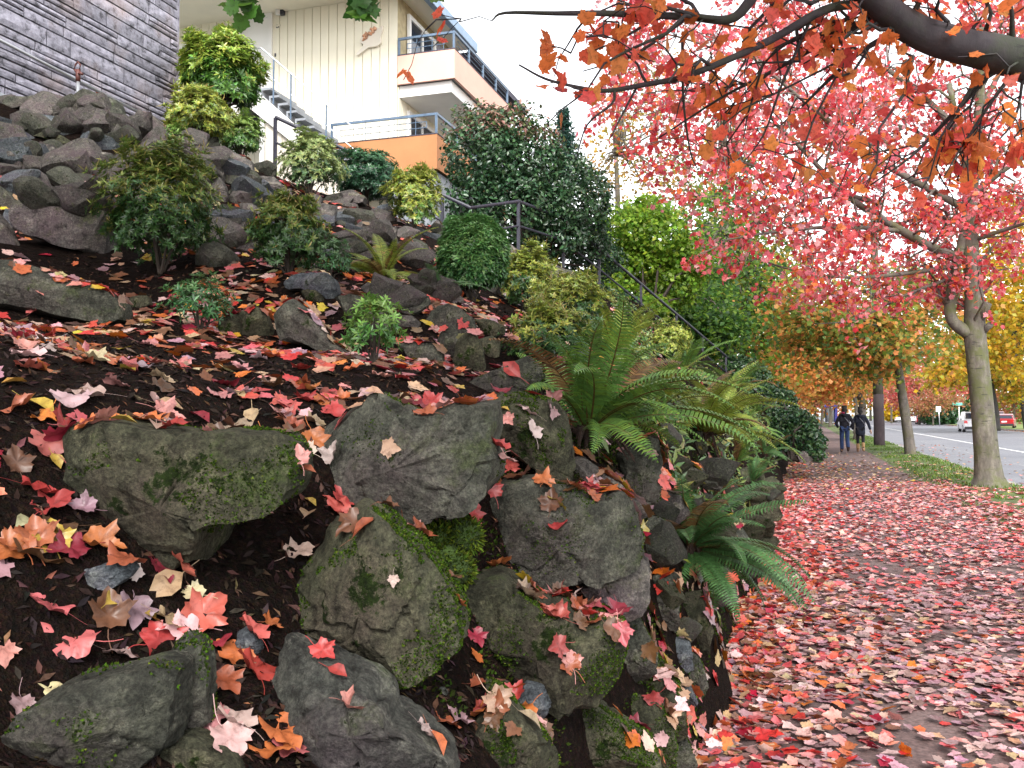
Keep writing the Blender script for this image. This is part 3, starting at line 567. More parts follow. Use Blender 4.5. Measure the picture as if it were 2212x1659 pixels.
def make_rock(idx, d0, mat, label, outline):
    r = np.random.default_rng(100 + idx)
    oa = np.array(outline, float); oa = oa.mean(0) + (oa - oa.mean(0)) * (1.10 if d0 < 4 else 1.07); outline = oa
    c = np.array([(oa[:, 0].min() + oa[:, 0].max()) / 2, (oa[:, 1].min() + oa[:, 1].max()) / 2])
    vb = min(oa[:, 1].max() - 0.10 * (oa[:, 1].max() - oa[:, 1].min()), 1655)
    p, dh = hit(min(max(c[0], 3), 2209), vb)
    wpx = oa[:, 0].max() - oa[:, 0].min(); hpx = oa[:, 1].max() - oa[:, 1].min()
    d = min(dh * 1.01, 1.25 * d0)
    size = math.sqrt(wpx * hpx) / F * d
    near = d < 4.2
    n, m = (104, 38) if near else ((40, 16) if d < 8 else (28, 12))
    o = resample(outline, n)
    cen = at(c[0], c[1], d - 0.04 * size)
    a = (o[:, 0] - c[0]) / F * d; b = -(o[:, 1] - c[1]) / F * d
    T = (0.42 + 0.16 * r.random()) * size
    e = 0.30 + 0.15 * r.random()
    # facet planes facing the viewer, upward and sideways
    planes = []
    for k in range(7):
        q = np.array([r.normal(0, 0.5), r.normal(0.15, 0.45), -1.0]); q /= np.linalg.norm(q)
        planes.append((q, (0.46 + 0.30 * r.random())))
    V = [np.array([0, 0, -T])]
    rows = []
    for i in range(1, m):
        ph = -math.pi / 2 + math.pi * i / m
        s = abs(math.cos(ph)) ** e; z = math.copysign(abs(math.sin(ph)) ** e, ph) * T
        rows.append(np.stack([a * s, b * s, np.full(n, z)], 1))
    V = np.vstack([np.array([[0, 0, -T]])] + rows + [np.array([[0, 0, T]])])
    ext = np.array([np.abs(a).max(), np.abs(b).max(), T])
    for q, h in planes:
        sup = np.linalg.norm(q * ext)
        dd = V @ q - h * sup
        V = V - np.outer(np.maximum(dd, 0), q)
    # rough broken surface
    fr = 2.2 / size; off = r.random(3) * 50
    nn = V / (ext * 1.0 + 1e-6); nn /= np.linalg.norm(nn, axis=1, keepdims=True) + 1e-9
    disp = np.empty(len(V))
    for k, p3 in enumerate(V):
        q = Vector(p3 * fr + off)
        x = noise.noise(q) * 0.55 + noise.noise(q * 2.3) * 0.3 - abs(noise.noise(q * 3.7)) * 0.32
        if near: x += noise.noise(q * 8.0) * 0.10 - abs(noise.noise(q * 6.0 + Vector((9, 9, 9)))) * 0.14
        if near:
            dv = noise.voronoi(q * 0.85 + Vector((3, 1, 7)) + Vector((0.25 * noise.noise(q * 3), 0.25 * noise.noise(q * 3 + Vector((5, 5, 5))), 0)))[0]
            x -= 0.75 * max(0.0, 1 - (dv[1] - dv[0]) / 0.11) ** 1.5
            y3 = q.z * 2.0 + q.y * 5.5 + 1.2 * noise.noise(q * 1.5)
            x += 0.16 * (y3 - math.floor(y3)) - 0.08
        disp[k] = x
    amp = (0.062 if near else 0.07) * size
    V = V + nn * (disp * amp)[:, None]
    W = V[:, :1] * VR + V[:, 1:2] * VUP + V[:, 2:3] * VF      # local axes of this stone, in world directions
    f = []
    for j in range(n):
        f.append((0, 1 + (j + 1) % n, 1 + j))
    for i in range(m - 2):
        for j in range(n):
            k = (j + 1) % n
            f.append((1 + i * n + j, 1 + i * n + k, 1 + (i + 1) * n + k, 1 + (i + 1) * n + j))
    last = len(V) - 1
    for j in range(n):
        f.append((last, 1 + (m - 2) * n + j, 1 + (m - 2) * n + (j + 1) % n))
    me = bpy.data.meshes.new('boulder'); me.from_pydata(W.tolist(), [], f)
    bm = bmesh.new(); bm.from_mesh(me); bmesh.ops.recalc_face_normals(bm, faces=bm.faces); bm.to_mesh(me); bm.free()
    me.shade_smooth(); me.set_sharp_from_angle(angle=rad(24 if near else 24))
    name = 'boulder' if size > 0.3 else 'rock'
    ob = link(name, me, None, M[mat]); ob.location = cen
    tag(ob, label, 'boulder' if size > 0.3 else 'rock', 'rocks of the hillside rockery')
    if near and mat in ('rock_moss', 'rock') and size > 0.12:
        add_moss(ob, W, f, r, size, 1.0 if mat == 'rock_moss' else 0.3)
    ALLV.append(W + cen); ALLF.append([tuple(q + _off[0] for q in t) for t in f]); _off[0] += len(W)
    return ob
ROCKOBJ = []
for i, (d, m, lb, o) in enumerate(ROCKS):
    ROCKOBJ.append(make_rock(i, d, m, lb, o))
SURF = BVHTree.FromPolygons(np.vstack(ALLV).tolist(), [t for l in ALLF for t in l])
def drop(x, y, z0=14.0):
    """first surface met from above: (point, normal)"""
    h = SURF.ray_cast(Vector((x, y, z0)), Vector((0, 0, -1)))
    if h[0] is None: return None
    return np.array(h[0]), np.array(h[1])
def see(u, v):
    """first hill or rock surface on a sight line"""
    rd = Vector(raydir(u, v)).normalized()
    h = SURF.ray_cast(Vector(CP), rd)
    return None if h[0] is None else (np.array(h[0]), np.array(h[1]))
short_cut = [',', ' with ', ' set ', ' in ', ' at ', ' beside', ' under', ' dotted', ' rising', ' below', ' behind', ' above', ' right', ' left', ' between', ' tucked', ' wedged', ' lying', ' leaning', ' of ', ' on ', ' cut ', ' by ', ' among', ' against', ' sloping', ' touching', ' beneath', ' just', ' farthest', ' before', ' nearest', ' covered']
def short(lb):
    for s in short_cut: lb = lb.split(s)[0]
    return lb
ROCKC = np.array([np.array(o.location) for o in ROCKOBJ]); ROCKS_SHORT = [short(r[2]) for r in ROCKS]
NEAR_OK = [i for i, r in enumerate(ROCKS) if ROCKS_SHORT.count(ROCKS_SHORT[i]) == 1 and len(ROCKS_SHORT[i].split()) >= 2]
ROCKBB = [(np.array(r[3])[:, 0].min(), np.array(r[3])[:, 1].min(), np.array(r[3])[:, 0].max(), np.array(r[3])[:, 1].max()) for r in ROCKS]
def near_rock(p, u=None, v=None):
    """which way from which named rock, as the place is seen from the path"""
    if u is None: u, v, _ = project(p)
    dd = np.linalg.norm(ROCKC[NEAR_OK] - p, axis=1); i = NEAR_OK[int(dd.argmin())]
    x0, y0, x1, y1 = ROCKBB[i]; n = 'the ' + ROCKS_SHORT[i]
    if x0 < u < x1 and y0 < v < y1: return ('on the left half of ' if u < (x0 + x1) / 2 else 'on the right half of ') + n
    h = 'left' if u < x0 else 'right' if u > x1 else ''; w = 'above' if v < y0 else 'below' if v > y1 else ''
    if h and w: return f'{w} and {h} of {n}'
    return f'{h} of {n}' if h else f'just {w} {n}'
# ------------------------------------------------------------------ loose filler stones in the rockery
def filler_rocks():
    r = np.random.default_rng(5); shapes = []
    for k in range(6):
        bm = bmesh.new(); bmesh.ops.create_icosphere(bm, subdivisions=3, radius=1.0)
        sc3 = np.array([1.0, 0.75 + 0.4 * r.random(), 0.6 + 0.25 * r.random()]); off = r.random(3) * 30
        pl = [(lambda q: q / np.linalg.norm(q))(r.normal(0, 1, 3)) for _ in range(16)]
        for vv in bm.verts:
            p = np.array(vv.co)
            for q in pl:
                dd = p @ q - 0.6
                if dd > 0: p = p - dd * q
            p *= 1 + 0.10 * noise.noise(Vector(p * 1.6 + off)) + 0.05 * noise.noise(Vector(p * 4 + off))
            vv.co = p * sc3
        me = bpy.data.meshes.new('rock'); bm.to_mesh(me); bm.free(); me.shade_smooth(); me.set_sharp_from_angle(angle=rad(26))
        shapes.append(me)
    for me, mt in zip(shapes, ['rock_up', 'rock_up', 'rock', 'rock_blue', 'rock_up', 'rock']): me.materials.append(M[mt])
    zones = [(0, 430, 215, 440, 95, 0.24, 'upper left rock pile'), (400, 960, 340, 560, 95, 0.25, 'upper slope below the balcony'), (700, 1000, 520, 640, 22, 0.15, 'slope around the small yellow fern'),
             (1000, 1300, 520, 660, 10, 0.25, 'slope below the black railing'), (1420, 1700, 930, 1150, 30, 0.14, 'low wall among the path side ferns'), (1440, 1500, 1180, 1400, 6, 0.12, 'low wall behind the path edge fern'), (1500, 1690, 1060, 1230, 22, 0.17, 'wall foot along the bright red leaves')]
    dark = [m.copy() for m in shapes]
    for m, mt in zip(dark, ['rock', 'rock_moss', 'rock', 'rock_moss', 'rock', 'rock_moss']): m.materials.clear(); m.materials.append(M[mt])
    for u0, u1, v0, v1, n, s, where in zones:
        for k in range(n):
            u, v = r.uniform(u0, u1), r.uniform(v0, v1)
            h = see(u, v)
            if h is None or h[0][2] < 0.05: continue
            p, nn = h
            if np.linalg.norm(p - CP) > 22 or np.linalg.norm(p - CP) < 2.0: continue
            sz = s * r.uniform(0.5, 1.3)
            o = link('rock', (dark if u0 > 1300 else shapes)[r.integers(6)]); o.location = p - nn * sz * 0.25
            o.rotation_euler = tuple(r.uniform(-0.5, 0.5, 2)) + (r.uniform(0, 6.3),)
            o.scale = (sz, sz, sz)
            tag(o, ('small angular stone ' if sz < s else 'loose angular stone ') + near_rock(p, u, v), 'rock', 'loose stones on the ' + where)
filler_rocks()

# ------------------------------------------------------------------ path, verge, kerb, road, far ground
def sheet(name, x0, x1, y0, y1, z, mat, nx=1, ny=1, zf=None, label=None):
    X, Y = np.meshgrid(np.linspace(x0, x1, nx + 1), np.linspace(y0, y1, ny + 1), indexing='ij')
    Z = np.full(X.shape, z, float)
    if zf is not None: Z = Z + np.vectorize(zf)(X, Y)
    i = np.arange(X.size).reshape(X.shape)
    f = np.stack([i[:-1, :-1], i[1:, :-1], i[1:, 1:], i[:-1, 1:]], -1).reshape(-1, 4)
    o = link(name, fast_mesh(name, np.stack([X, Y, Z], -1).reshape(-1, 3), f, mat, smooth=True))
    tag(o, label, None, None, 'structure')
    return o
def groundmat(name, c0, c1, c2, s1=3.0, s2=60.0, rough=0.9, bs=0.5, bd=0.01):
    m, n, b = newmat(name)
    a = tex(n, scale=s1, detail=8.0); t = tex(n, scale=s2, detail=6.0)
    c = ramp(n, a.outputs[0], [(0.3, c0), (0.5, c1), (0.7, c2)])
    k = ramp(n, t.outputs[0], [(0.3, (0.6, 0.6, 0.6)), (0.7, (1.35, 1.35, 1.35))])
    n.links.new(mix(n, 1.0, c, k, 'MULTIPLY'), b.inputs['Base Color'])
    b.inputs['Roughness'].default_value = rough
    bump(n, b, t.outputs[0], bs, bd)
    return m
M['earth'] = groundmat('far_ground', (0.05, 0.06, 0.02), (0.08, 0.09, 0.03), (0.12, 0.1, 0.05), 0.3, 8.0)
M['path'] = groundmat('trodden_path', (0.07, 0.043, 0.042), (0.11, 0.07, 0.066), (0.15, 0.10, 0.094), 1.2, 45.0)
M['road'] = groundmat('asphalt', (0.135, 0.14, 0.165), (0.16, 0.165, 0.19), (0.185, 0.19, 0.21), 0.35, 30.0, 0.7, 0.15, 0.005)
M['verge'] = groundmat('mossy_verge', (0.06, 0.05, 0.03), (0.06, 0.09, 0.02), (0.09, 0.13, 0.025), 1.3, 40.0)
M['kerb'] = groundmat('kerb_concrete', (0.2, 0.2, 0.19), (0.26, 0.26, 0.25), (0.3, 0.3, 0.29), 2.0, 40.0)
M['white_line'] = groundmat('road_paint', (0.6, 0.6, 0.6), (0.75, 0.75, 0.74), (0.8, 0.8, 0.8), 1.5, 40.0)
M['worn_line'] = groundmat('worn_road_paint', (0.2, 0.2, 0.22), (0.26, 0.26, 0.28), (0.36, 0.36, 0.37), 1.5, 40.0)
sheet('ground', -400, 400, -60, 900, -0.24, M['earth'])
sheet('path', -0.75, 2.75, -6, 160, 0.0, M['path'], 14, 240, lambda x, y: 0.010 * noise.noise(Vector((x * 1.5, y * 1.5, 0))))
def verge_z(x, y):
    e = min(1, max(0, (x - 2.3) / 0.5)) * min(1, max(0, (4.14 - x) / 0.25))
    return e * (0.045 + 0.05 * noise.noise(Vector((x * 1.3, y * 0.9, 5))) + 0.03 * noise.noise(Vector((x * 4, y * 4, 1)))) - 0.012 * (1 - e) 
sheet('verge', 2.3, 4.14, -6, 160, 0.004, M['verge'], 24, 500, verge_z)
kb = MB()
for k in range(56):
    kb.box((4.145, -6 + k * 3.0 + 0.006, -0.2), (4.29, -3 + k * 3.0 - 0.006, -0.005))
tag(kb.build('kerb', M['kerb'], None, bevel=0.012), 'pale concrete kerb between verge and road', None, None, 'structure')
sheet('road', 4.27, 18.8, -10, 420, -0.12, M['road'], 4, 60)
for (xa, xb, nm) in ((8.52, 8.66, 'lane line'), (6.32, 6.38, 'parking line')):
    sheet('road_marking', xa, xb, -10, 300 if xa > 7 else 70, -0.116, M['white_line'] if xa > 7 else M['worn_line'], 1, 2)
k2 = MB().box((18.8, -10, -0.2), (18.95, 420, -0.01))
tag(k2.build('kerb', M['kerb'], None, bevel=0.012), 'pale concrete kerb on the far side of the road', None, None, 'structure')
M['lawn'] = groundmat('far_lawn', (0.10, 0.15, 0.03), (0.14, 0.2, 0.04), (0.22, 0.15, 0.06), 0.25, 12.0)
sheet('far_verge', 18.95, 70, -10, 420, -0.02, M['lawn'])

# ------------------------------------------------------------------ grass on the verge
def blades(name, n, xr, yr, zf, h, cols, dens=None):
    x = rng.uniform(*xr, n); y = yr[0] + (yr[1] - yr[0]) * rng.random(n) ** 1.3
    keep = np.array([noise.noise(Vector((a * 0.9, b * 0.7, 2))) > -0.12 if dens is None else dens(a, b) for a, b in zip(x, y)])
    x, y = x[keep], y[keep]; n = len(x)
    pos = np.stack([x, y, np.array([zf(a, b) for a, b in zip(x, y)])], 1)
    z = np.stack([rng.normal(0, 0.45, n), rng.normal(0, 0.45, n), np.ones(n)], 1); z /= np.linalg.norm(z, axis=1, keepdims=True)
    a = rng.normal(0, 1, (n, 3)); xx = np.cross(a, z); xx /= np.linalg.norm(xx, axis=1, keepdims=True); yy = np.cross(z, xx)
    R = np.stack([xx, z, yy], 2)
    v, f, c = scatter(blade_shape(0.13)[0], BLADE[1], pos, R, h * rng.uniform(0.5, 1.2, n), palette(n, cols, None, 0.2))
    o = link(name, fast_mesh(name, v, f, M['green'], c))
    return o
g = blades('grass', 16000, (2.5, 4.12), (13, 60), lambda a, b: 0.0 + verge_z(a, b), 0.085, [(0.09, 0.17, 0.02), (0.13, 0.2, 0.03), (0.06, 0.12, 0.015)],
           dens=lambda a, b: (noise.noise(Vector((a * 0.9, b * 0.7, 2))) + 0.5 * noise.noise(Vector((a * 3, b * 3, 2))) > -0.05) and (b > 19.5 or (a > 3.0 and noise.noise(Vector((a * 1.7, b * 1.7, 8))) > 0.05)))
tag(g, 'green grass and moss on the verge beside the road', 'grass', None, 'stuff')

# ------------------------------------------------------------------ mulch chips
def chips():
    n = 26000
    x = -0.7 - rng.random(n) ** 1.5 * 4.0; y = 0.8 + rng.random(n) ** 1.7 * 7.0
    P, U = [], []
    for a, b in zip(x, y):
        h = HT(a, b)
        P.append((a, b, h + 0.004)); U.append((HT(a - 0.03, b) - HT(a + 0.03, b), HT(a, b - 0.03) - HT(a, b + 0.03), 0.06))
    U = np.array(U); U /= np.linalg.norm(U, axis=1, keepdims=True)
    R = rotmats(n, U, 0.35)
    v, f, c = scatter(blade_shape(0.16)[0] - np.array([0, 0.5, 0]), BLADE[1], np.array(P), R, rng.uniform(0.012, 0.045, n), palette(n, [(0.045, 0.025, 0.018), (0.012, 0.008, 0.007), (0.14, 0.08, 0.05), (0.02, 0.013, 0.012)], [4, 5, 0.8, 4], 0.35))
    tag(link('mulch_chips', fast_mesh('mulch_chips', v, f, M['chip'], c)), 'shredded dark bark mulch on the hillside', 'mulch', None, 'stuff')
chips()

# ------------------------------------------------------------------ fallen leaves
LC = {'red': (0.50, 0.035, 0.03), 'coral red': (0.60, 0.10, 0.07), 'crimson': (0.30, 0.012, 0.035), 'orange': (0.60, 0.16, 0.02), 'dark orange': (0.42, 0.10, 0.03), 'salmon pink': (0.62, 0.25, 0.22),
      'pale pink': (0.62, 0.42, 0.40), 'mauve': (0.36, 0.20, 0.24), 'tan': (0.48, 0.32, 0.19), 'yellow': (0.55, 0.38, 0.03), 'cream': (0.60, 0.52, 0.28), 'brown': (0.15, 0.065, 0.03), 'rosy red': (0.55, 0.11, 0.12), 'dusty pink': (0.47, 0.29, 0.29), 'mauve brown': (0.26, 0.155, 0.155)}
def hero_leaf_meshes():
    out = []
    base_v, base_f = MAPLE
    for k, (curl, fold, bend) in enumerate([(0.35, 0.3, 0.15), (0.9, 0.15, -0.4), (-0.5, 0.8, 0.35), (0.2, -0.4, 0.7), (1.3, 0.5, 0.35)]):
        bm = bmesh.new()
        vs = [bm.verts.new(p) for p in base_v]
        for q in base_f: bm.faces.new([vs[i] for i in q])
        bmesh.ops.subdivide_edges(bm, edges=bm.edges[:], cuts=1, use_grid_fill=False)
        bmesh.ops.triangulate(bm, faces=bm.faces[:])
        for vv in bm.verts:
            x, y = vv.co.x, vv.co.y
            vv.co.z = fold * abs(x) * 0.6 + curl * x * x * 0.7 + bend * y * y * 0.8 + 0.05 * math.sin(9 * x + 7 * y + k) + 0.04 * math.sin(17 * y - 3 * k)
        pts = [(0.0, -0.3, 0.03)] + [(0.05 * math.sin(t * 3 + k), -0.4 - 0.55 * t, 0.05 + 0.18 * t * (1 if k % 2 else -0.2)) for t in (0, 0.33, 0.66, 1.0)]
        for a, b in zip(pts[:-1], pts[1:]):
            w = 0.012
            q = [bm.verts.new(p) for p in [(a[0] - w, a[1], a[2]), (a[0] + w, a[1], a[2]), (b[0] + w, b[1], b[2]), (b[0] - w, b[1], b[2])]]
            bm.faces.new(q)
        me = bpy.data.meshes.new('fallen_leaf'); bm.to_mesh(me); bm.free(); me.shade_smooth(); me.materials.append(M['litter_obj'])
        out.append(me)
    # oval leaves of another tree
    bm = bmesh.new(); ov, of = oval_shape(0.34, 0.16)
    vs = [bm.verts.new(p) for p in ov]
    for q in of: bm.faces.new([vs[i] for i in q])
    bmesh.ops.subdivide_edges(bm, edges=bm.edges[:], cuts=1); bmesh.ops.triangulate(bm, faces=bm.faces[:])
    q = [bm.verts.new(p) for p in [(-0.012, -0.48, 0), (0.012, -0.48, 0), (0.03, -0.95, 0.08), (0.01, -0.95, 0.08)]]; bm.faces.new(q)
    me = bpy.data.meshes.new('fallen_leaf'); bm.to_mesh(me); bm.free(); me.shade_smooth(); me.materials.append(M['litter_obj'])
    out.append(me)
    return out
LEAFM = hero_leaf_meshes()
HERO = """140 925 red 1.3 0|100 965 rosy~red 1.1 1|120 1000 yellow .6 5|78 1062 red 1 2|112 1096 red 1.1 0|46 1132 cream .6 5|18 1190 orange 1 1|75 1212 brown 1.4 2|132 1140 brown 1 3|150 1190 crimson 1 2|213 1180 orange 1.1 4|385 1215 coral~red 1 2|343 1232 crimson .9 0|355 1268 tan 1.2 5|416 1286 cream .7 1|440 1330 coral~red 1.3 0|110 1320 rosy~red 1 2|160 1387 rosy~red 1.2 3|250 1412 pale~pink .8 1|285 1318 mauve 1.1 0|232 1332 brown 1.1 4|240 1300 yellow .8 5|330 1342 yellow .8 5|362 1346 tan .9 2|395 1366 pale~pink 1.1 0|340 1388 red 1.1 3|458 1392 crimson 1.1 0|543 1362 coral~red 1 0|585 1350 orange .7 0|550 1447 red 1.3 0|507 1560 pale~pink 1.1 0|490 1605 pale~pink 1.1 1|600 1585 orange 1.3 0|585 1632 orange 1.1 2|455 1560 salmon~pink .9 1|643 1197 pale~pink 1 0|848 1255 pale~pink .35 1|990 1302 orange .5 0|1025 1376 crimson .8 0|1022 1474 dark~orange .9 1|1036 1546 orange 1.1 0|985 1556 mauve .9 2|957 1563 dark~orange 1 1|912 1582 pale~pink .6 2|940 1608 orange .8 5|695 1412 red .7 2|728 1455 red .6 5|727 1100 coral~red 1 0|735 1083 red .9 2|668 1088 yellow .6 5|633 924 dark~orange 1.2 0|680 917 tan 1 2|716 892 red 1.1 1|652 1018 dark~orange .8 5|645 990 salmon~pink .6 0|430 905 crimson 1 5|505 922 tan 1.3 3|265 914 yellow .8 5|318 912 orange 1 2|150 866 pale~pink 1.3 1|85 882 yellow 1.1 5|190 856 pale~pink 1.2 0|790 1142 dark~orange .9 5|1140 892 pale~pink 1 0|1150 930 pale~pink 1 0|1090 886 yellow .6 5|1190 888 mauve .9 1|1097 907 salmon~pink .7 0|1072 962 red 1 0|1085 985 salmon~pink 1 1|1098 1008 coral~red 1 0|1130 1032 brown 1.1 2|1175 1040 orange 1 3|1062 1056 red .8 0|1240 1056 dark~orange 1 2|1290 1046 pale~pink .9 1|932 872 red 1.2 2|905 880 red 1.1 0|880 866 tan 1 1|960 880 salmon~pink 1 0|620 880 coral~red 1 1|470 858 salmon~pink 1 0|520 800 salmon~pink 1 2|560 775 pale~pink 1 3|300 800 mauve 1.1 2|275 802 yellow .9 5|350 820 tan 1 1|60 770 pale~pink 1.2 0|100 745 pale~pink 1 1|30 830 yellow .8 5|60 800 coral~red 1 2|205 718 yellow .8 5|250 712 dark~orange 1.2 5|130 715 dark~orange 1.1 5|75 670 rosy~red 1.1 3|320 745 salmon~pink 1.2 1|230 720 yellow .9 5|420 755 red 1.1 2|390 790 salmon~pink 1.1 0|600 770 orange 1.2 0|650 800 red 1 2|700 790 coral~red 1.1 1|760 800 orange 1.1 0|820 815 salmon~pink 1 2|870 820 red 1 1|1000 700 red 1 0|955 655 red 1.1 0|1105 800 red 1.4 5|1230 870 red .8 5|940 715 salmon~pink 1 0"""
LEAF_USED = {}
def frame_from(nrm, ang, tilt):
    z = Vector(nrm); z = (z + Vector(rng.normal(0, tilt, 3))).normalized()
    x = Vector((math.cos(ang), math.sin(ang), 0)); x = (x - z * x.dot(z)).normalized(); y = z.cross(x)
    return Matrix((x, y, z)).transposed().to_4x4()
def leaf_object(p, nrm, size, colname, mesh_i, where, ang=None):
    o = link('fallen_leaf', LEAFM[mesh_i])
    mt = frame_from(nrm, rng.uniform(0, 6.28) if ang is None else ang, 0.26)
    mt = Matrix.Translation(Vector(p) + Vector(nrm) * 0.006) @ mt @ Matrix.Scale(size, 4)
    o.matrix_world = mt
    lcv = np.array(LC[colname]); lcv = lcv * 0.86 + 0.14 * lcv.mean()
    c = np.clip(0.68 * lcv * (1 + rng.normal(0, 0.14)) * (1 + rng.normal(0, 0.06, 3)), 0, 1)  # hillside leaves toned darker: wet, with canopy shade put into the colour
    o.color = (*c, 1)
    kind = 'oval' if mesh_i == 5 else 'maple'
    lb = f'{colname} fallen {kind} leaf {where}'
    LEAF_USED.setdefault(lb, []).append(o)
    tag(o, lb, 'leaf', 'fallen leaves on the hillside')
    return o
hero_pos = []
for row in HERO.split('|'):
    u, v, c, s, k = row.split()
    h = see(float(u), float(v))
    if h is None: continue
    p, nrm = h
    if nrm @ (p - CP) > 0: nrm = -nrm
    leaf_object(p, (nrm + np.array([0, 0, 0.5])) / 1.3, 0.078 * float(s), c.replace('~', ' '), int(k), near_rock(p, float(u), float(v)))
    hero_pos.append(p)
# more leaves dropped on the hill: the nearest ones single, the rest one mass
def slope_litter():
    pos, nrm = [], []
    r = np.random.default_rng(21)
    def try_area(n, xr, yr, f, minz=0.6):
        for _ in range(n):
            x, y = r.uniform(*xr), r.uniform(*yr)
            if r.random() > f(x, y): continue
            d = drop(x, y)
            if d is None or d[1][2] < minz: continue
            pos.append(d[0]); nrm.append(d[1])
    nz = lambda x, y, s=1.1: 0.5 + 0.9 * noise.noise(Vector((x * s, y * s, 4)))
    try_area(3600, (-3.6, -1.35), (1.2, 6.5), lambda x, y: np.clip(nz(x, y), 0.06, 1) * (0.3 + 0.9 * min(1, max(0, (math.hypot(x, y) - 2.3) / 2.0))))
    try_area(900, (-1.4, -0.55), (2.2, 7), lambda x, y: np.clip(nz(x, y) * 0.6, 0, 1), 0.45)
    try_area(300, (-1.6, -0.8), (0.9, 2.4), lambda x, y: 0.25, 0.4)
    try_area(1500, (-0.75, -0.38), (2.0, 8), lambda x, y: 0.6, 0.14)
    try_area(4200, (-6.5, -3.0), (3, 12), lambda x, y: np.clip(nz(x, y, 0.8), 0.05, 1) * 0.8)
    try_area(2600, (-8.2, -2.5), (8, 16.5), lambda x, y: np.clip(nz(x, y, 0.7), 0.02, 1) * 0.5)
    try_area(2200, (-3.2, -0.6), (6, 20), lambda x, y: np.clip(nz(x, y, 0.9), 0.05, 1) * 0.55)
    pos, nrm = np.array(pos), np.array(nrm)
    dist = np.linalg.norm(pos - CP, axis=1)
    names = list(LC)[:13]; wt = np.array([1.0, 1.2, 0.6, 1.3, 2.4, 1.8, 1.7, 1.2, 2.8, 0.6, 0.3, 3.0, 1.2]); wt /= wt.sum()
    size = r.uniform(0.04, 0.085, len(pos))
    vis = []
    for i in range(len(pos)):
        u, v, dd = project(pos[i]); vis.append(size[i] / dd if 0 < u < 2212 and 0 < v < 1659 and dd > 0 else 0)
    order = np.argsort(-np.array(vis))
    single = set(order[:300 - len(hero_pos)].tolist())
    for i in single:
        c = names[r.choice(len(names), p=wt)]
        leaf_object(pos[i], nrm[i], size[i], c, 5 if c in ('yellow', 'tan') and r.random() < 0.5 else int(r.integers(5)), near_rock(pos[i]))
    rest = np.array([i for i in range(len(pos)) if i not in single])
    n = len(rest)
    v, f, c = scatter(*MAPLE, pos[rest] + nrm[rest] * 0.008, rotmats(n, nrm[rest], 0.22, r), size[rest] * 1.1, palette(n, [tuple(0.78 * q for q in LC[k]) for k in names], wt, 0.18, r))  # leaf colours dimmed here too, for wetness and the shade under the canopy
    tag(link('leaf_litter', fast_mesh('leaf_litter', v, f, M['litter'], c)), 'mass of fallen maple leaves strewn over the hillside', 'leaves', None, 'stuff')
slope_litter()
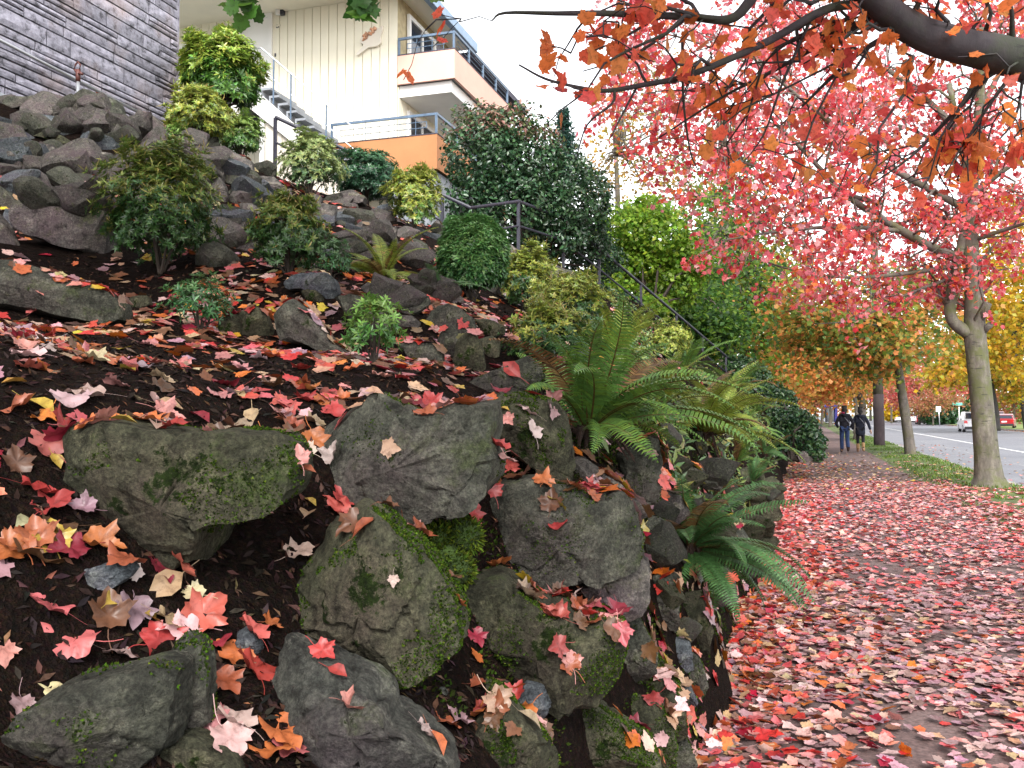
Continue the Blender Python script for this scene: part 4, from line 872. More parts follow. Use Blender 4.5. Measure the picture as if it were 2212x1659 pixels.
def path_litter():
    r = np.random.default_rng(31)
    V, Fc, C = [], [], []; off = 0
    def put(n, xr, yr, cols, wt, size, shape, z=0.006, dens=None, tilt=0.16, pw=1.0):
        nonlocal off
        x = r.uniform(*xr, n); y = yr[0] + (yr[1] - yr[0]) * r.random(n) ** pw
        if dens is not None:
            k = np.array([r.random() < dens(a, b) for a, b in zip(x, y)]); x, y = x[k], y[k]
        n = len(x)
        zz = z + r.random(n) * 0.022 + np.array([max(0, verge_z(a, b)) if 2.3 < a < 4.14 else (-0.122 if a > 4.3 else 0.0) for a, b in zip(x, y)])
        v, f, c = scatter(*shape, np.stack([x, y, zz], 1), rotmats(n, None, tilt, r), r.uniform(0.7, 1.15, n) * size, palette(n, [LC[q] for q in cols], wt, 0.15, r))
        V.append(v); Fc.append(f + off); C.append(c); off += len(v)
    near = ['pale pink', 'salmon pink', 'tan', 'mauve', 'mauve brown', 'coral red', 'red', 'dark orange', 'rosy red', 'dusty pink']
    put(11500, (-0.5, 2.7), (2.4, 8.0), near, [2.8, 1.8, 1.6, 4, 5.5, 0.7, 0.4, 0.9, 1.6, 4.0], 0.07, MAPLE, dens=lambda a, b: 0.72 + 0.75 * noise.noise(Vector((a * 1.1, b * 0.8, 3))) + 0.25 * noise.noise(Vector((a * 3.5, b * 3.5, 1))), tilt=0.15)
    put(4200, (-0.6, 1.2), (2.4, 9.0), ['red', 'coral red', 'orange', 'salmon pink', 'brown', 'rosy red', 'tan', 'dark orange', 'crimson', 'pale pink'], [1.4, 1.8, 1.4, 2, 2.6, 1.6, 2, 2.2, 1, 1.6], 0.078, MAPLE, 0.012, lambda a, b: math.exp(-((a + 0.5) / 0.6) ** 2), tilt=0.35)
    put(14500, (-0.5, 2.9), (8.0, 21.0), ['pale pink', 'salmon pink', 'rosy red', 'coral red', 'red', 'mauve brown', 'mauve', 'dusty pink'], [2.2, 2.8, 3.2, 1.2, 0.8, 3.0, 2.6, 3], 0.075, MAPLE_L, dens=lambda a, b: 0.75 + 0.6 * noise.noise(Vector((a * 1.0, b * 0.7, 6))), tilt=0.16)
    put(7000, (-0.55, 1.6), (7.0, 18.5), ['red', 'coral red', 'rosy red', 'salmon pink', 'crimson', 'brown', 'pale pink'], [1.6, 1.6, 3, 2.6, 0.6, 1.2, 1.5], 0.085, MAPLE_L, 0.01, lambda a, b: math.exp(-((a + 0.5) / 0.65) ** 2) * min(1, (b - 6.5) / 3) * min(1, (19 - b) / 3), tilt=0.3)
    put(2400, (2.3, 4.1), (8.0, 19.0), ['pale pink', 'salmon pink', 'rosy red', 'red', 'tan'], [4, 4, 3, 1, 1], 0.095, MAPLE_L, 0.012, lambda a, b: 0.25 + 0.7 * (noise.noise(Vector((a * 1.4, b * 1.4, 9))) > 0.0))
    put(4200, (-0.5, 4.1), (18.0, 36.0), ['tan', 'salmon pink', 'brown', 'yellow', 'pale pink', 'dark orange'], [3, 2, 3, 1, 2, 1], 0.09, MAPLE_L, 0.006, lambda a, b: max(0.12, min(1, 1 - (b - 20) / 12)))
    put(1500, (-0.6, 1.0), (19.0, 34.0), ['brown', 'dark orange', 'tan', 'coral red'], [3, 3, 2, 2], 0.09, MAPLE_L, 0.008, lambda a, b: 0.75 if a < 0.1 else 0.15)
    put(900, (4.3, 7.5), (16.0, 50.0), ['dark orange', 'salmon pink', 'tan', 'brown'], None, 0.1, MAPLE_L, 0.01, lambda a, b: 0.9 * math.exp(-(a - 4.3) * 1.1) + 0.05)
    put(2500, (17.6, 22), (60.0, 130.0), ['dark orange', 'brown', 'tan'], None, 0.16, KITE, 0.03)
    Fa = np.vstack([f for f in Fc if f.shape[1] == 3])
    tag(link('leaf_litter', fast_mesh('leaf_litter', np.vstack(V), Fa, M['litter'], np.vstack(C))), 'carpet of pink and red fallen leaves on the path', 'leaves', None, 'stuff')
path_litter()

def wall_moss():
    r = np.random.default_rng(55); n = 0; pos, up = [], []
    for _ in range(34000):
        y = 1.9 + r.random() * 6.5; x = -0.43 - r.random() * 0.55
        if noise.noise(Vector((x * 4, y * 4, 12))) < 0.0: continue
        z = HT(x, y)
        if z < 0.02: continue
        g = np.array([(HT(x - 0.02, y) - HT(x + 0.02, y)), (HT(x, y - 0.02) - HT(x, y + 0.02)), 0.04]); pos.append((x, y, z)); up.append(g / np.linalg.norm(g))
    pos, up = np.array(pos), np.array(up); n = len(pos)
    zz = up + r.normal(0, 0.45, (n, 3)); zz /= np.linalg.norm(zz, axis=1, keepdims=True)
    xx = np.cross(zz, r.normal(0, 1, (n, 3))); xx /= np.linalg.norm(xx, axis=1, keepdims=True)
    v, f, c = scatter(blade_shape(0.3)[0], BLADE[1], pos, np.stack([xx, zz, np.cross(xx, zz)], 2), r.uniform(0.007, 0.017, n), palette(n, [(0.025, 0.045, 0.007), (0.04, 0.07, 0.01), (0.018, 0.025, 0.007)], None, 0.25, r))
    tag(link('moss', fast_mesh('moss', v, f, M['moss_leaf'], c)), 'dark green moss growing on the foot of the rock wall', 'moss', None, 'stuff')
wall_moss()
# ------------------------------------------------------------------ ferns
def frond_mesh(k, a0, a1, cols, pairs=36, wmax=0.135):
    r = np.random.default_rng(300 + k)
    t = np.linspace(0, 1, pairs + 6)
    el = np.radians(a0 + (a1 - a0) * t ** 1.2)
    side = 0.10 * r.normal() * t ** 2
    ds = 1.0 / (len(t) - 1)
    y = np.concatenate([[0], np.cumsum(np.cos(el) * ds)[:-1]]); z = np.concatenate([[0], np.cumsum(np.sin(el) * ds)[:-1]])
    pts = np.stack([side, y, z], 1)
    mb = MB(); mb.tube(pts[::3], np.linspace(0.006, 0.0015, len(pts[::3])), 4)
    V = [np.concatenate(mb.v)]; FF = [f for f in mb.f]
    C = [np.tile((0.10, 0.055, 0.02), (len(V[0]), 1))]; n0 = len(V[0])
    for i in range(5, len(t)):
        w = wmax * (min(1, (t[i] - 0.06) / 0.2)) * (1 - t[i] ** 2.6) ** 0.8 + 0.006
        T = np.array([0, math.cos(el[i]), math.sin(el[i])]); Nn = np.array([0, -math.sin(el[i]), math.cos(el[i])])
        for s in (-1, 1):
            d = np.array([s * 1.0, 0, 0]) + 0.22 * T + (0.18 - 0.1 * r.random()) * Nn
            d /= np.linalg.norm(d)
            hw = 0.011 * (0.7 + 0.5 * (1 - t[i]))
            b = pts[i]; m = b + d * w * 0.5 + Nn * 0.008; e = b + d * w * (0.94 + 0.1 * r.random()) - Nn * (0.10 * w + 0.01 * r.random())
            V.append(np.array([b - T * hw, b + T * hw, m + T * hw * 0.9, e, m - T * hw * 0.9]))
            FF.append((n0, n0 + 1, n0 + 2, n0 + 4)); FF.append((n0 + 4, n0 + 2, n0 + 3)); n0 += 5
            c = np.array(cols[r.integers(len(cols))]) * (0.8 + 0.4 * r.random())
            C.append(np.tile(c, (5, 1)))
    me = bpy.data.meshes.new('frond'); me.from_pydata(np.vstack(V).tolist(), [], FF)
    a = me.color_attributes.new('Col', 'FLOAT_COLOR', 'POINT')
    cc = np.ones((len(me.vertices), 4), np.float32); cc[:, :3] = np.vstack(C)
    a.data.foreach_set('color', cc.ravel()); me.materials.append(M['frond'])
    return me
DEEP = [(0.06, 0.15, 0.045), (0.08, 0.19, 0.06), (0.05, 0.13, 0.04)]
YGRN = [(0.19, 0.26, 0.035), (0.23, 0.28, 0.04), (0.14, 0.21, 0.03)]
MIDG = [(0.10, 0.21, 0.045), (0.13, 0.24, 0.04), (0.08, 0.17, 0.04)]
FROND = {}
k = 0
for nm, cols in (('deep', DEEP), ('yel', YGRN), ('mid', MIDG), ('dead', [(0.16, 0.085, 0.035), (0.22, 0.13, 0.05), (0.09, 0.05, 0.025)])):
    FROND[nm] = []
    for a0, a1 in ((72, 15), (60, -15), (45, -35), (30, -45), (55, 5), (15, -55)):
        FROND[nm].append(frond_mesh(k, a0, a1, cols)); k += 1
M['fern_base'] = simple('dead_fern_base', (0.045, 0.022, 0.014), 0.95, 0.5, 30.0, bumps=1.0, bdist=0.03)
def fern(u, v, d, length, n, pal, label, az=(0, 360), spread=1.0, seed=0, base_up=0.0, tip=(-10, 12)):
    r = np.random.default_rng(700 + seed)
    h = see(u, v)
    if h is not None and abs(np.linalg.norm(h[0] - CP) - d) < 0.45 * d: p = h[0]
    else: p, _ = hit(u, v)
    p = p + np.array([0, 0, base_up])
    root = empty('fern', p); tag(root, label, 'fern', 'ferns on the bank')
    mb = MB()
    for q in range(26):
        a = r.uniform(0, 6.3); l = r.uniform(0.1, 0.3) * length
        mb.tube([(0, 0, -0.02), (math.cos(a) * l * 0.5, math.sin(a) * l * 0.5, 0.05 * length), (math.cos(a) * l, math.sin(a) * l, r.uniform(-0.25, 0.05) * length)], [0.012, 0.009, 0.003], 4)
    mb.build('root_crown', M['fern_base'], root)
    for q in range(n):
        o = link('frond', FROND['dead' if r.random() < 0.09 else pal][r.integers(6)], root)
        a = rad(az[0] + (az[1] - az[0]) * (q + r.uniform(-0.3, 0.3)) / n)
        L = length * r.uniform(0.7, 1.15)
        o.scale = (L, L, L)
        o.rotation_euler = (rad(r.uniform(*tip)) * spread, rad(r.uniform(-25, 25)), a)
    return root
# azimuth 0 = away along the street, 90 = uphill (left), 270 = towards the path
fern(1270, 965, 4.1, 0.72, 34, 'mid', 'large sword fern arching over the mossy boulders', (150, 430), seed=1, base_up=0.05)
fern(1490, 1190, 4.2, 0.66, 34, 'deep', 'bluish green fern hanging over the path edge', (165, 375), seed=2, tip=(-55, 5))
fern(1330, 765, 8.0, 0.85, 22, 'yel', 'tall upright yellow green fern on the slope', seed=3)
fern(830, 605, 7.3, 0.5, 20, 'yel', 'small yellow fern between grey stones', seed=4)
fern(1520, 945, 6.2, 0.8, 26, 'yel', 'yellow green fern right of the large sword fern', (160, 400), seed=5)
fern(1650, 985, 8.6, 0.62, 18, 'deep', 'dark fern at the wall top beside the hedge', (150, 400), seed=6)
fern(1590, 1000, 7.0, 0.5, 14, 'mid', 'small fern in the wall left of the tall mossy boulder', (150, 400), seed=7)
fern(1480, 800, 12.5, 0.8, 16, 'mid', 'mid green fern uphill of the yellow green fern', seed=8)
fern(1585, 850, 15.0, 0.8, 16, 'mid', 'distant fern beneath the lower railing', seed=9)
fern(1560, 760, 20.0, 1.0, 14, 'mid', 'far fern behind the railing', seed=10)
fern(1430, 880, 9.0, 0.6, 14, 'yel', 'pale fern above the strip of red leaves', seed=11)
fern(945, 640, 7.2, 0.35, 9, 'deep', 'little bluish fern right of the bowl shaped stone', seed=12)
fern(1640, 900, 14.0, 0.7, 14, 'mid', 'fern on the bank just before the hedge', seed=13)
fern(1540, 1080, 5.6, 0.42, 14, 'mid', 'small fern above the path edge fern', (150, 400), seed=14)
fern(715, 585, 7.0, 0.25, 8, 'mid', 'tiny green fern at the foot of the middle shrub', seed=15)

# ------------------------------------------------------------------ shrubs
M['stem'] = simple('shrub_stem', (0.032, 0.023, 0.017), 0.9, 0.3, 20.0)
def shrub_geo(w, h, n, leaf, dark, light, seed, whorl=7, up_frac=0.45, lump=0.36, zlow=0.08, tassel=False, deep=0.55):
    """whorls of narrow leaves through the outer part of a lumpy crown; base at the origin"""
    r = np.random.default_rng(seed)
    q = r.normal(0, 1, (n, 3)); q /= np.linalg.norm(q, axis=1, keepdims=True)
    q[:, 2] = np.where(q[:, 2] < -0.75, -q[:, 2], q[:, 2])
    rr = np.array([1 + lump * noise.noise(Vector(a * 2.1 + seed)) * 1.6 + 0.5 * lump * noise.noise(Vector(a * 5.0 + seed)) for a in q])
    rr *= deep + (1.0 - deep) * r.random(n) ** 0.5
    c = q * rr[:, None] * np.array([w / 2, w / 2, h / 2]) + np.array([0, 0, h * (0.5 + zlow)])
    out = q * np.array([1, 1, 1.0]) + np.array([0, 0, 0.7]) + r.normal(0, 0.25, (n, 3)); out /= np.linalg.norm(out, axis=1, keepdims=True)
    a = np.cross(out, r.normal(0, 1, (n, 3))); a /= np.linalg.norm(a, axis=1, keepdims=True); b = np.cross(out, a)
    hgt = (c[:, 2] / (h * (1 + zlow))) + 0.35 * (rr - 0.8) + r.normal(0, 0.13, n)
    P, X, Y, Z, S, C = [], [], [], [], [], []
    for k in range(whorl):
        th = 2 * math.pi * k / whorl + r.uniform(-0.3, 0.3, n)
        d = np.cos(th)[:, None] * a + np.sin(th)[:, None] * b
        yv = d * 0.9 + out * r.uniform(0.1, 0.6, (n, 1)); yv /= np.linalg.norm(yv, axis=1, keepdims=True)
        zv = out - (out * yv).sum(1)[:, None] * yv; zv /= np.linalg.norm(zv, axis=1, keepdims=True)
        xv = np.cross(yv, zv)
        P.append(c); X.append(xv); Y.append(yv); Z.append(zv)
        S.append(leaf * r.uniform(0.7, 1.2, n))
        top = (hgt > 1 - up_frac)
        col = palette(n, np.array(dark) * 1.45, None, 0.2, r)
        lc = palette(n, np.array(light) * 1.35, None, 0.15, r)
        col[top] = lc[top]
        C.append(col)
    R = np.stack([np.vstack(X), np.vstack(Y), np.vstack(Z)], 2)
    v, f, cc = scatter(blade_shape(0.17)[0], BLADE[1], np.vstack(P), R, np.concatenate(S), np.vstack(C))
    if tassel:
        m = n // 2
        top = np.where(hgt > 1 - up_frac - 0.05)[0]
        if len(top):
            ti = r.choice(top, m)
            zz = r.normal(0, 0.5, (m, 3)) + np.array([0, 0, 0.35]); zz /= np.linalg.norm(zz, axis=1, keepdims=True)
            xx = np.cross(zz, r.normal(0, 1, (m, 3))); xx /= np.linalg.norm(xx, axis=1, keepdims=True)
            R2 = np.stack([xx, zz, np.cross(xx, zz)], 2)
            v2, f2, c2 = scatter(blade_shape(0.07)[0], BLADE[1], c[ti] + out[ti] * leaf * 0.4, R2, leaf * r.uniform(0.9, 1.8, m), palette(m, [(0.26, 0.27, 0.06), (0.3, 0.25, 0.08), (0.2, 0.24, 0.05)], None, 0.15, r))
            f2 = f2 + len(v); v = np.vstack([v, v2]); f = np.vstack([f, f2]); cc = np.vstack([cc, c2])
    return v, f, cc, c
def shrub(name, label, u, v, d, w, h, n, leaf, dark, light, seed, group='planted shrubs on the slope', base=None, stems=7, sink=0.0, **kw):
    if base is None:
        p, dh = hit(u, v)
        if abs(dh - d) > 0.4 * d: p = at(u, v, d)
    else: p = np.array(base, float)
    root = empty(name, p - np.array([0, 0, sink])); tag(root, label, 'shrub', group)
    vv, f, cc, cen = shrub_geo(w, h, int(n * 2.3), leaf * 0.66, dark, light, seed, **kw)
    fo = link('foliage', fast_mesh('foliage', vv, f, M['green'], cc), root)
    r = np.random.default_rng(seed + 1); mb = MB()
    for k in range(stems):
        e = cen[r.integers(len(cen))] * 0.9; m = e * np.array([0.35, 0.35, 0.5]) + r.normal(0, 0.03 * w, 3)
        mb.tube([(r.normal(0, 0.02) * w, r.normal(0, 0.02) * w, -0.05), m, e], [0.014 * w + 0.002, 0.009 * w + 0.002, 0.0015], 5)
    mb.build('stem', M['stem'], root)
    return root
DK = [(0.02, 0.055, 0.015), (0.03, 0.075, 0.018), (0.04, 0.09, 0.025), (0.025, 0.06, 0.02)]
LT = [(0.10, 0.15, 0.025), (0.15, 0.18, 0.04), (0.07, 0.13, 0.025)]
YL = [(0.26, 0.28, 0.05), (0.2, 0.25, 0.04), (0.14, 0.2, 0.04)]
shrub('andromeda_shrub', 'largest andromeda shrub with pale tassels, between the boulders on the left', 345, 590, 6.3, 0.72, 0.74, 800, 0.062, DK, LT, 1, tassel=True, up_frac=0.42)
shrub('andromeda_shrub', 'middle sized dark shrub in the middle of the slope', 622, 592, 7.2, 0.46, 0.48, 420, 0.058, DK, LT, 2, tassel=True, up_frac=0.4)
shrub('andromeda_shrub', 'pale variegated shrub below the orange balcony', 672, 424, 12.0, 0.72, 0.76, 520, 0.085, [(0.06, 0.12, 0.05), (0.10, 0.17, 0.07), (0.05, 0.10, 0.05)], [(0.22, 0.27, 0.10), (0.16, 0.22, 0.08)], 3, up_frac=0.6)
shrub('low_conifer', 'dark low spreading conifer left of the concrete pier', 792, 440, 12.6, 0.88, 0.66, 700, 0.09, [(0.015, 0.05, 0.025), (0.02, 0.06, 0.03)], [(0.035, 0.10, 0.04), (0.03, 0.085, 0.04)], 4, up_frac=0.35, whorl=6)
shrub('andromeda_shrub', 'bright yellow green shrub in front of the concrete pier', 893, 500, 12.0, 0.6, 0.72, 480, 0.08, [(0.06, 0.13, 0.03), (0.09, 0.17, 0.035)], YL, 5, up_frac=0.65, tassel=True)
shrub('andromeda_shrub', 'yellowish feathery shrub at the corner of the stone clad wall', 425, 322, 11.4, 0.72, 0.66, 460, 0.09, [(0.07, 0.13, 0.04), (0.10, 0.16, 0.04)], YL, 6, up_frac=0.7, tassel=True)
shrub('clipped_shrub', 'clipped green shrub in front of the cream stair', 522, 338, 12.0, 0.55, 0.5, 420, 0.07, [(0.05, 0.12, 0.03), (0.08, 0.17, 0.04)], [(0.14, 0.22, 0.05)], 7, up_frac=0.5)
shrub('grassy_bush', 'round fine leaved grassy bush in the centre', 1022, 650, 9.0, 0.58, 0.66, 1700, 0.085, [(0.03, 0.09, 0.03), (0.05, 0.13, 0.04)], [(0.07, 0.17, 0.05), (0.10, 0.2, 0.06)], 8, whorl=4, lump=0.08, up_frac=0.55, deep=0.8)
shrub('grassy_bush', 'small ball shaped bush beside the concrete pier', 980, 512, 13.5, 0.36, 0.32, 500, 0.07, [(0.04, 0.11, 0.04)], [(0.08, 0.18, 0.06)], 9, whorl=4, lump=0.06, deep=0.8)
shrub('andromeda_shrub', 'yellow tipped shrub right of the round grassy bush', 1140, 678, 9.6, 0.58, 0.6, 460, 0.075, DK, YL, 10, up_frac=0.5, tassel=True)
shrub('andromeda_shrub', 'loose yellow green shrub left of the tall fern', 1228, 742, 8.4, 0.58, 0.5, 380, 0.065, DK, YL, 11, up_frac=0.45, tassel=True, lump=0.4)
shrub('andromeda_shrub', 'low green shrub above the arching sword fern', 1190, 812, 6.2, 0.45, 0.36, 260, 0.06, DK, YL, 12, up_frac=0.3, tassel=True, lump=0.4)
shrub('salal_seedling', 'dark glossy seedling on the first terrace below the largest shrub', 432, 715, 4.9, 0.32, 0.26, 90, 0.055, [(0.02, 0.07, 0.02), (0.03, 0.09, 0.03)], [(0.05, 0.12, 0.04)], 13, whorl=5, up_frac=0.3)
shrub('salal_seedling', 'bright glossy seedling in front of the broad slab', 808, 782, 4.7, 0.26, 0.27, 90, 0.055, [(0.04, 0.11, 0.02), (0.05, 0.14, 0.03)], [(0.10, 0.2, 0.04)], 14, whorl=5, up_frac=0.5)
shrub('salal_seedling', 'small bluish leaved seedling at the foot of the middle shrub', 712, 600, 6.7, 0.28, 0.24, 90, 0.05, [(0.03, 0.09, 0.03)], [(0.07, 0.14, 0.06)], 15, whorl=5)
shrub('andromeda_shrub', 'small yellow mound shrub among the ferns', 1450, 780, 11.0, 0.6, 0.5, 300, 0.07, DK, YL, 16, up_frac=0.7, tassel=True)
shrub('andromeda_shrub', 'sprig of leaves poking out above the largest shrub', 385, 335, 9.4, 0.25, 0.3, 60, 0.07, [(0.06, 0.13, 0.03)], [(0.12, 0.2, 0.04)], 17, whorl=5)
# small tree shaped shrub in front of the white door
def standard_shrub():
    b = at(480, 232, 12.9); g = HT(b[0], b[1]); top = at(480, 78, 12.9)
    root = empty('tree_shaped_shrub', (b[0], b[1], g)); tag(root, 'tree shaped evergreen shrub hiding the white door, drooping bright leaves', 'shrub', 'planted shrubs on the slope')
    w = 150 / F * 12.9; zc = b[2] - g
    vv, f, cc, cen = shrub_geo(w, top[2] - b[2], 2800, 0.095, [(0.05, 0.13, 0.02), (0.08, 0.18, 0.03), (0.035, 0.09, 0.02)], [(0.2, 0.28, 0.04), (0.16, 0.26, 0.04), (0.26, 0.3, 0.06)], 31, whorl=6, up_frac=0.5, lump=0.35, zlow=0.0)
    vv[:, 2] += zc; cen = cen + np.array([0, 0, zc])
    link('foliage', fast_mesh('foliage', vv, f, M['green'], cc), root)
    mb = MB(); mb.tube([(0.1, 0, -0.2), (0.05, 0.02, zc * 0.6), (0, 0, zc + 0.3)], [0.06, 0.05, 0.04], 7)
    r = np.random.default_rng(4)
    for q in range(14): mb.tube([(0, 0, zc + r.uniform(-0.1, 0.4)), cen[r.integers(len(cen))] * np.array([0.5, 0.5, 0.9]), cen[r.integers(len(cen))]], [0.03, 0.02, 0.005], 5)
    mb.build('stem', M['stem'], root)
standard_shrub()
# moss clump by the moss dotted boulder
def moss_clump():
    h = see(965, 1205) or (at(965, 1205, 2.7), np.array([0, 0, 1]))
    p = h[0]; root = empty('moss_clump', p); tag(root, 'round clump of green moss between the two largest near boulders', 'moss')
    r = np.random.default_rng(3); n = 2600
    cen = np.array([[0.0, 0, 0.0], [0.045, 0.02, 0.06], [-0.02, -0.01, 0.055], [0.03, 0, -0.03]]); rad_ = np.array([0.06, 0.05, 0.04, 0.05])
    i = r.integers(0, 4, n); q = r.normal(0, 1, (n, 3)); q /= np.linalg.norm(q, axis=1, keepdims=True)
    pos = cen[i] + q * rad_[i][:, None] * r.uniform(0.8, 1.0, (n, 1))
    zz = q + r.normal(0, 0.4, (n, 3)); zz /= np.linalg.norm(zz, axis=1, keepdims=True)
    xx = np.cross(zz, r.normal(0, 1, (n, 3))); xx /= np.linalg.norm(xx, axis=1, keepdims=True)
    v, f, c = scatter(*BLADE, pos, np.stack([xx, zz, np.cross(xx, zz)], 2), r.uniform(0.012, 0.024, n), palette(n, [(0.05, 0.085, 0.012), (0.09, 0.12, 0.015), (0.03, 0.05, 0.01)], None, 0.2, r))
    link('moss_shoots', fast_mesh('moss_shoots', v, f, M['moss_leaf'], c), root)
    mb = MB()
    bm = bmesh.new()
    for c0, rr in zip(cen, rad_): bmesh.ops.create_icosphere(bm, subdivisions=2, radius=rr * 0.9, matrix=Matrix.Translation(c0))
    me = bpy.data.meshes.new('moss_cushion'); bm.to_mesh(me); bm.free(); me.shade_smooth(); link('moss_cushion', me, root, M['moss'])
moss_clump()

# ------------------------------------------------------------------ big evergreen hedge shrub by the balcony, lime shrub, hedge by the path, ivy
def leafy_mass(name, label, cat, lobes, n, leaf, cols, seed, shape=OVAL, tops=None, base=None, mat='green', part='foliage', branches=16, group=None, tilt=0.9):
    """lobes: list of (centre xyz, radii xyz); leaves in the outer shells of all lobes"""
    r = np.random.default_rng(seed)
    L = np.array([l[0] for l in lobes], float); Rd = np.array([l[1] if np.ndim(l[1]) else (l[1],) * 3 for l in lobes], float)
    wv = Rd.prod(1) ** (2 / 3); i = r.choice(len(L), n, p=wv / wv.sum())
    q = r.normal(0, 1, (n, 3)); q /= np.linalg.norm(q, axis=1, keepdims=True)
    s = np.array([1 + 0.36 * noise.noise(Vector(a * 3.0 + j * 7.0)) + 0.2 * noise.noise(Vector(a * 7 + j)) for a, j in zip(q, i)])
    pos = L[i] + q * Rd[i] * (s * (0.62 + 0.38 * r.random(n) ** 0.4))[:, None]
    up = q + np.array([0, 0, 0.6])
    c = palette(n, cols, None, 0.22, r)
    if tops is not None:
        zt = np.quantile(pos[:, 2], 0.86); k = (pos[:, 2] > zt) & (r.random(n) < 0.6); c[k] = palette(int(k.sum()), tops, None, 0.15, r)
    b0 = np.array(base if base is not None else (L[:, 0].mean(), L[:, 1].mean(), (L[:, 2] - Rd[:, 2]).min()))
    root = empty(name, b0); tag(root, label, cat, group)
    v, f, cc = scatter(*shape, pos - b0, rotmats(n, up, tilt, r), leaf * r.uniform(0.7, 1.25, n), c)
    o = link(part, fast_mesh(part, v, f, M[mat], cc), root)
    mb = MB()
    for k in range(branches):
        e = pos[r.integers(n)] - b0
        mb.tube([(r.normal(0, 0.12), r.normal(0, 0.12), -0.1), e * np.array([0.4, 0.4, 0.55]) + r.normal(0, 0.08, 3), e * 0.95], [0.045, 0.03, 0.006], 5)
    mb.build('stem', M['stem'], root)
    return root
def lob(u, v, d, rx, rz=None, ry=None):
    return (at(u, v, d), (rx, ry or rx, rz or rx))
LAUREL = [(0.018, 0.05, 0.022), (0.03, 0.075, 0.03), (0.045, 0.10, 0.04), (0.025, 0.06, 0.03)]
leafy_mass('laurel_bush', 'big dark evergreen bush with pink tips beside the orange balcony', 'bush',
  [lob(1040, 330, 17.6, 0.75, 0.85), lob(1120, 350, 18.2, 0.95, 1.0), lob(1200, 420, 18.6, 0.95, 0.95), lob(1262, 440, 19.0, 0.62, 0.7), lob(1110, 450, 18.0, 0.9, 0.8), lob(1030, 430, 17.6, 0.6, 0.7), lob(1190, 500, 18.6, 0.8, 0.6), lob(1080, 290, 18.0, 0.7, 0.5), lob(1262, 520, 19.6, 0.6, 0.5), lob(1290, 560, 20.5, 0.6, 0.5)],
  23000, 0.10, [tuple(1.35 * q for q in c) for c in LAUREL], 41, tops=[(0.30, 0.16, 0.13), (0.10, 0.14, 0.05)], base=at(1150, 575, 18.4), branches=60)
LIME = [(0.22, 0.38, 0.04), (0.17, 0.31, 0.03), (0.29, 0.42, 0.05), (0.10, 0.2, 0.02)]
leafy_mass('lime_green_tree', 'bright lime green small tree behind the black railing', 'tree',
  [lob(1345, 510, 25, 0.9, 0.8), lob(1410, 520, 25, 1.0, 0.9), lob(1480, 560, 25, 0.8, 0.7), lob(1380, 580, 25, 0.9, 0.6), lob(1450, 620, 25, 0.8, 0.55), lob(1330, 590, 25, 0.5, 0.5), lob(1400, 460, 26, 0.7, 0.5), lob(1300, 610, 24, 0.55, 0.5), lob(1345, 645, 23.5, 0.6, 0.45), lob(1400, 670, 23.5, 0.6, 0.4)],
  15000, 0.13, LIME, 42, base=at(1400, 680, 24), branches=12, part='crown', mat='leaf', shape=KITE)
HEDGE = [(0.02, 0.06, 0.03), (0.03, 0.08, 0.03), (0.045, 0.10, 0.03), (0.06, 0.13, 0.04)]
leafy_mass('path_hedge', 'dark green bushy hedge bulging towards the path before the walkers', 'hedge',
  [lob(1600, 800, 26, 0.5, 0.4), lob(1632, 822, 25, 0.45, 0.45), lob(1662, 862, 24, 0.5, 0.4), lob(1690, 880, 23, 0.4, 0.45), lob(1712, 912, 22, 0.4, 0.35), lob(1735, 925, 21, 0.36, 0.4), lob(1750, 955, 20.5, 0.34, 0.3), lob(1764, 975, 20, 0.22, 0.22), lob(1700, 940, 21, 0.4, 0.5), lob(1655, 910, 22, 0.4, 0.4), lob(1620, 870, 24, 0.5, 0.4)],
  11000, 0.11, HEDGE, 43, base=at(1725, 985, 20.5), branches=30, shape=OVAL)
def ivy():
    r = np.random.default_rng(9); n = 14000
    pos, up = [], []
    while len(pos) < n:
        y = r.uniform(17.5, 46); x = -0.7 - r.random() * 8.5
        # right of the stair line only
        xs = -4.4 + (y - 18.0) * 0.29
        if x > xs - 0.5 and y < 27: continue
        if noise.noise(Vector((x * 0.8, y * 0.8, 1))) < -0.35: continue
        z = HT(x, y); pos.append((x, y, z + r.uniform(0, 0.22))); up.append((HT(x - 0.1, y) - HT(x + 0.1, y), HT(x, y - 0.1) - HT(x, y + 0.1), 0.2))
    up = np.array(up); up /= np.linalg.norm(up, axis=1, keepdims=True)
    v, f, c = scatter(*KITE, np.array(pos), rotmats(n, up, 0.6, r), r.uniform(0.09, 0.17, n), palette(n, [(0.02, 0.07, 0.035), (0.03, 0.09, 0.04), (0.05, 0.12, 0.05), (0.015, 0.05, 0.025)], None, 0.2, r))
    tag(link('ivy', fast_mesh('ivy', v, f, M['green'], c)), 'dark ivy covering the bank behind the lower railing', 'ivy', None, 'stuff')
ivy()
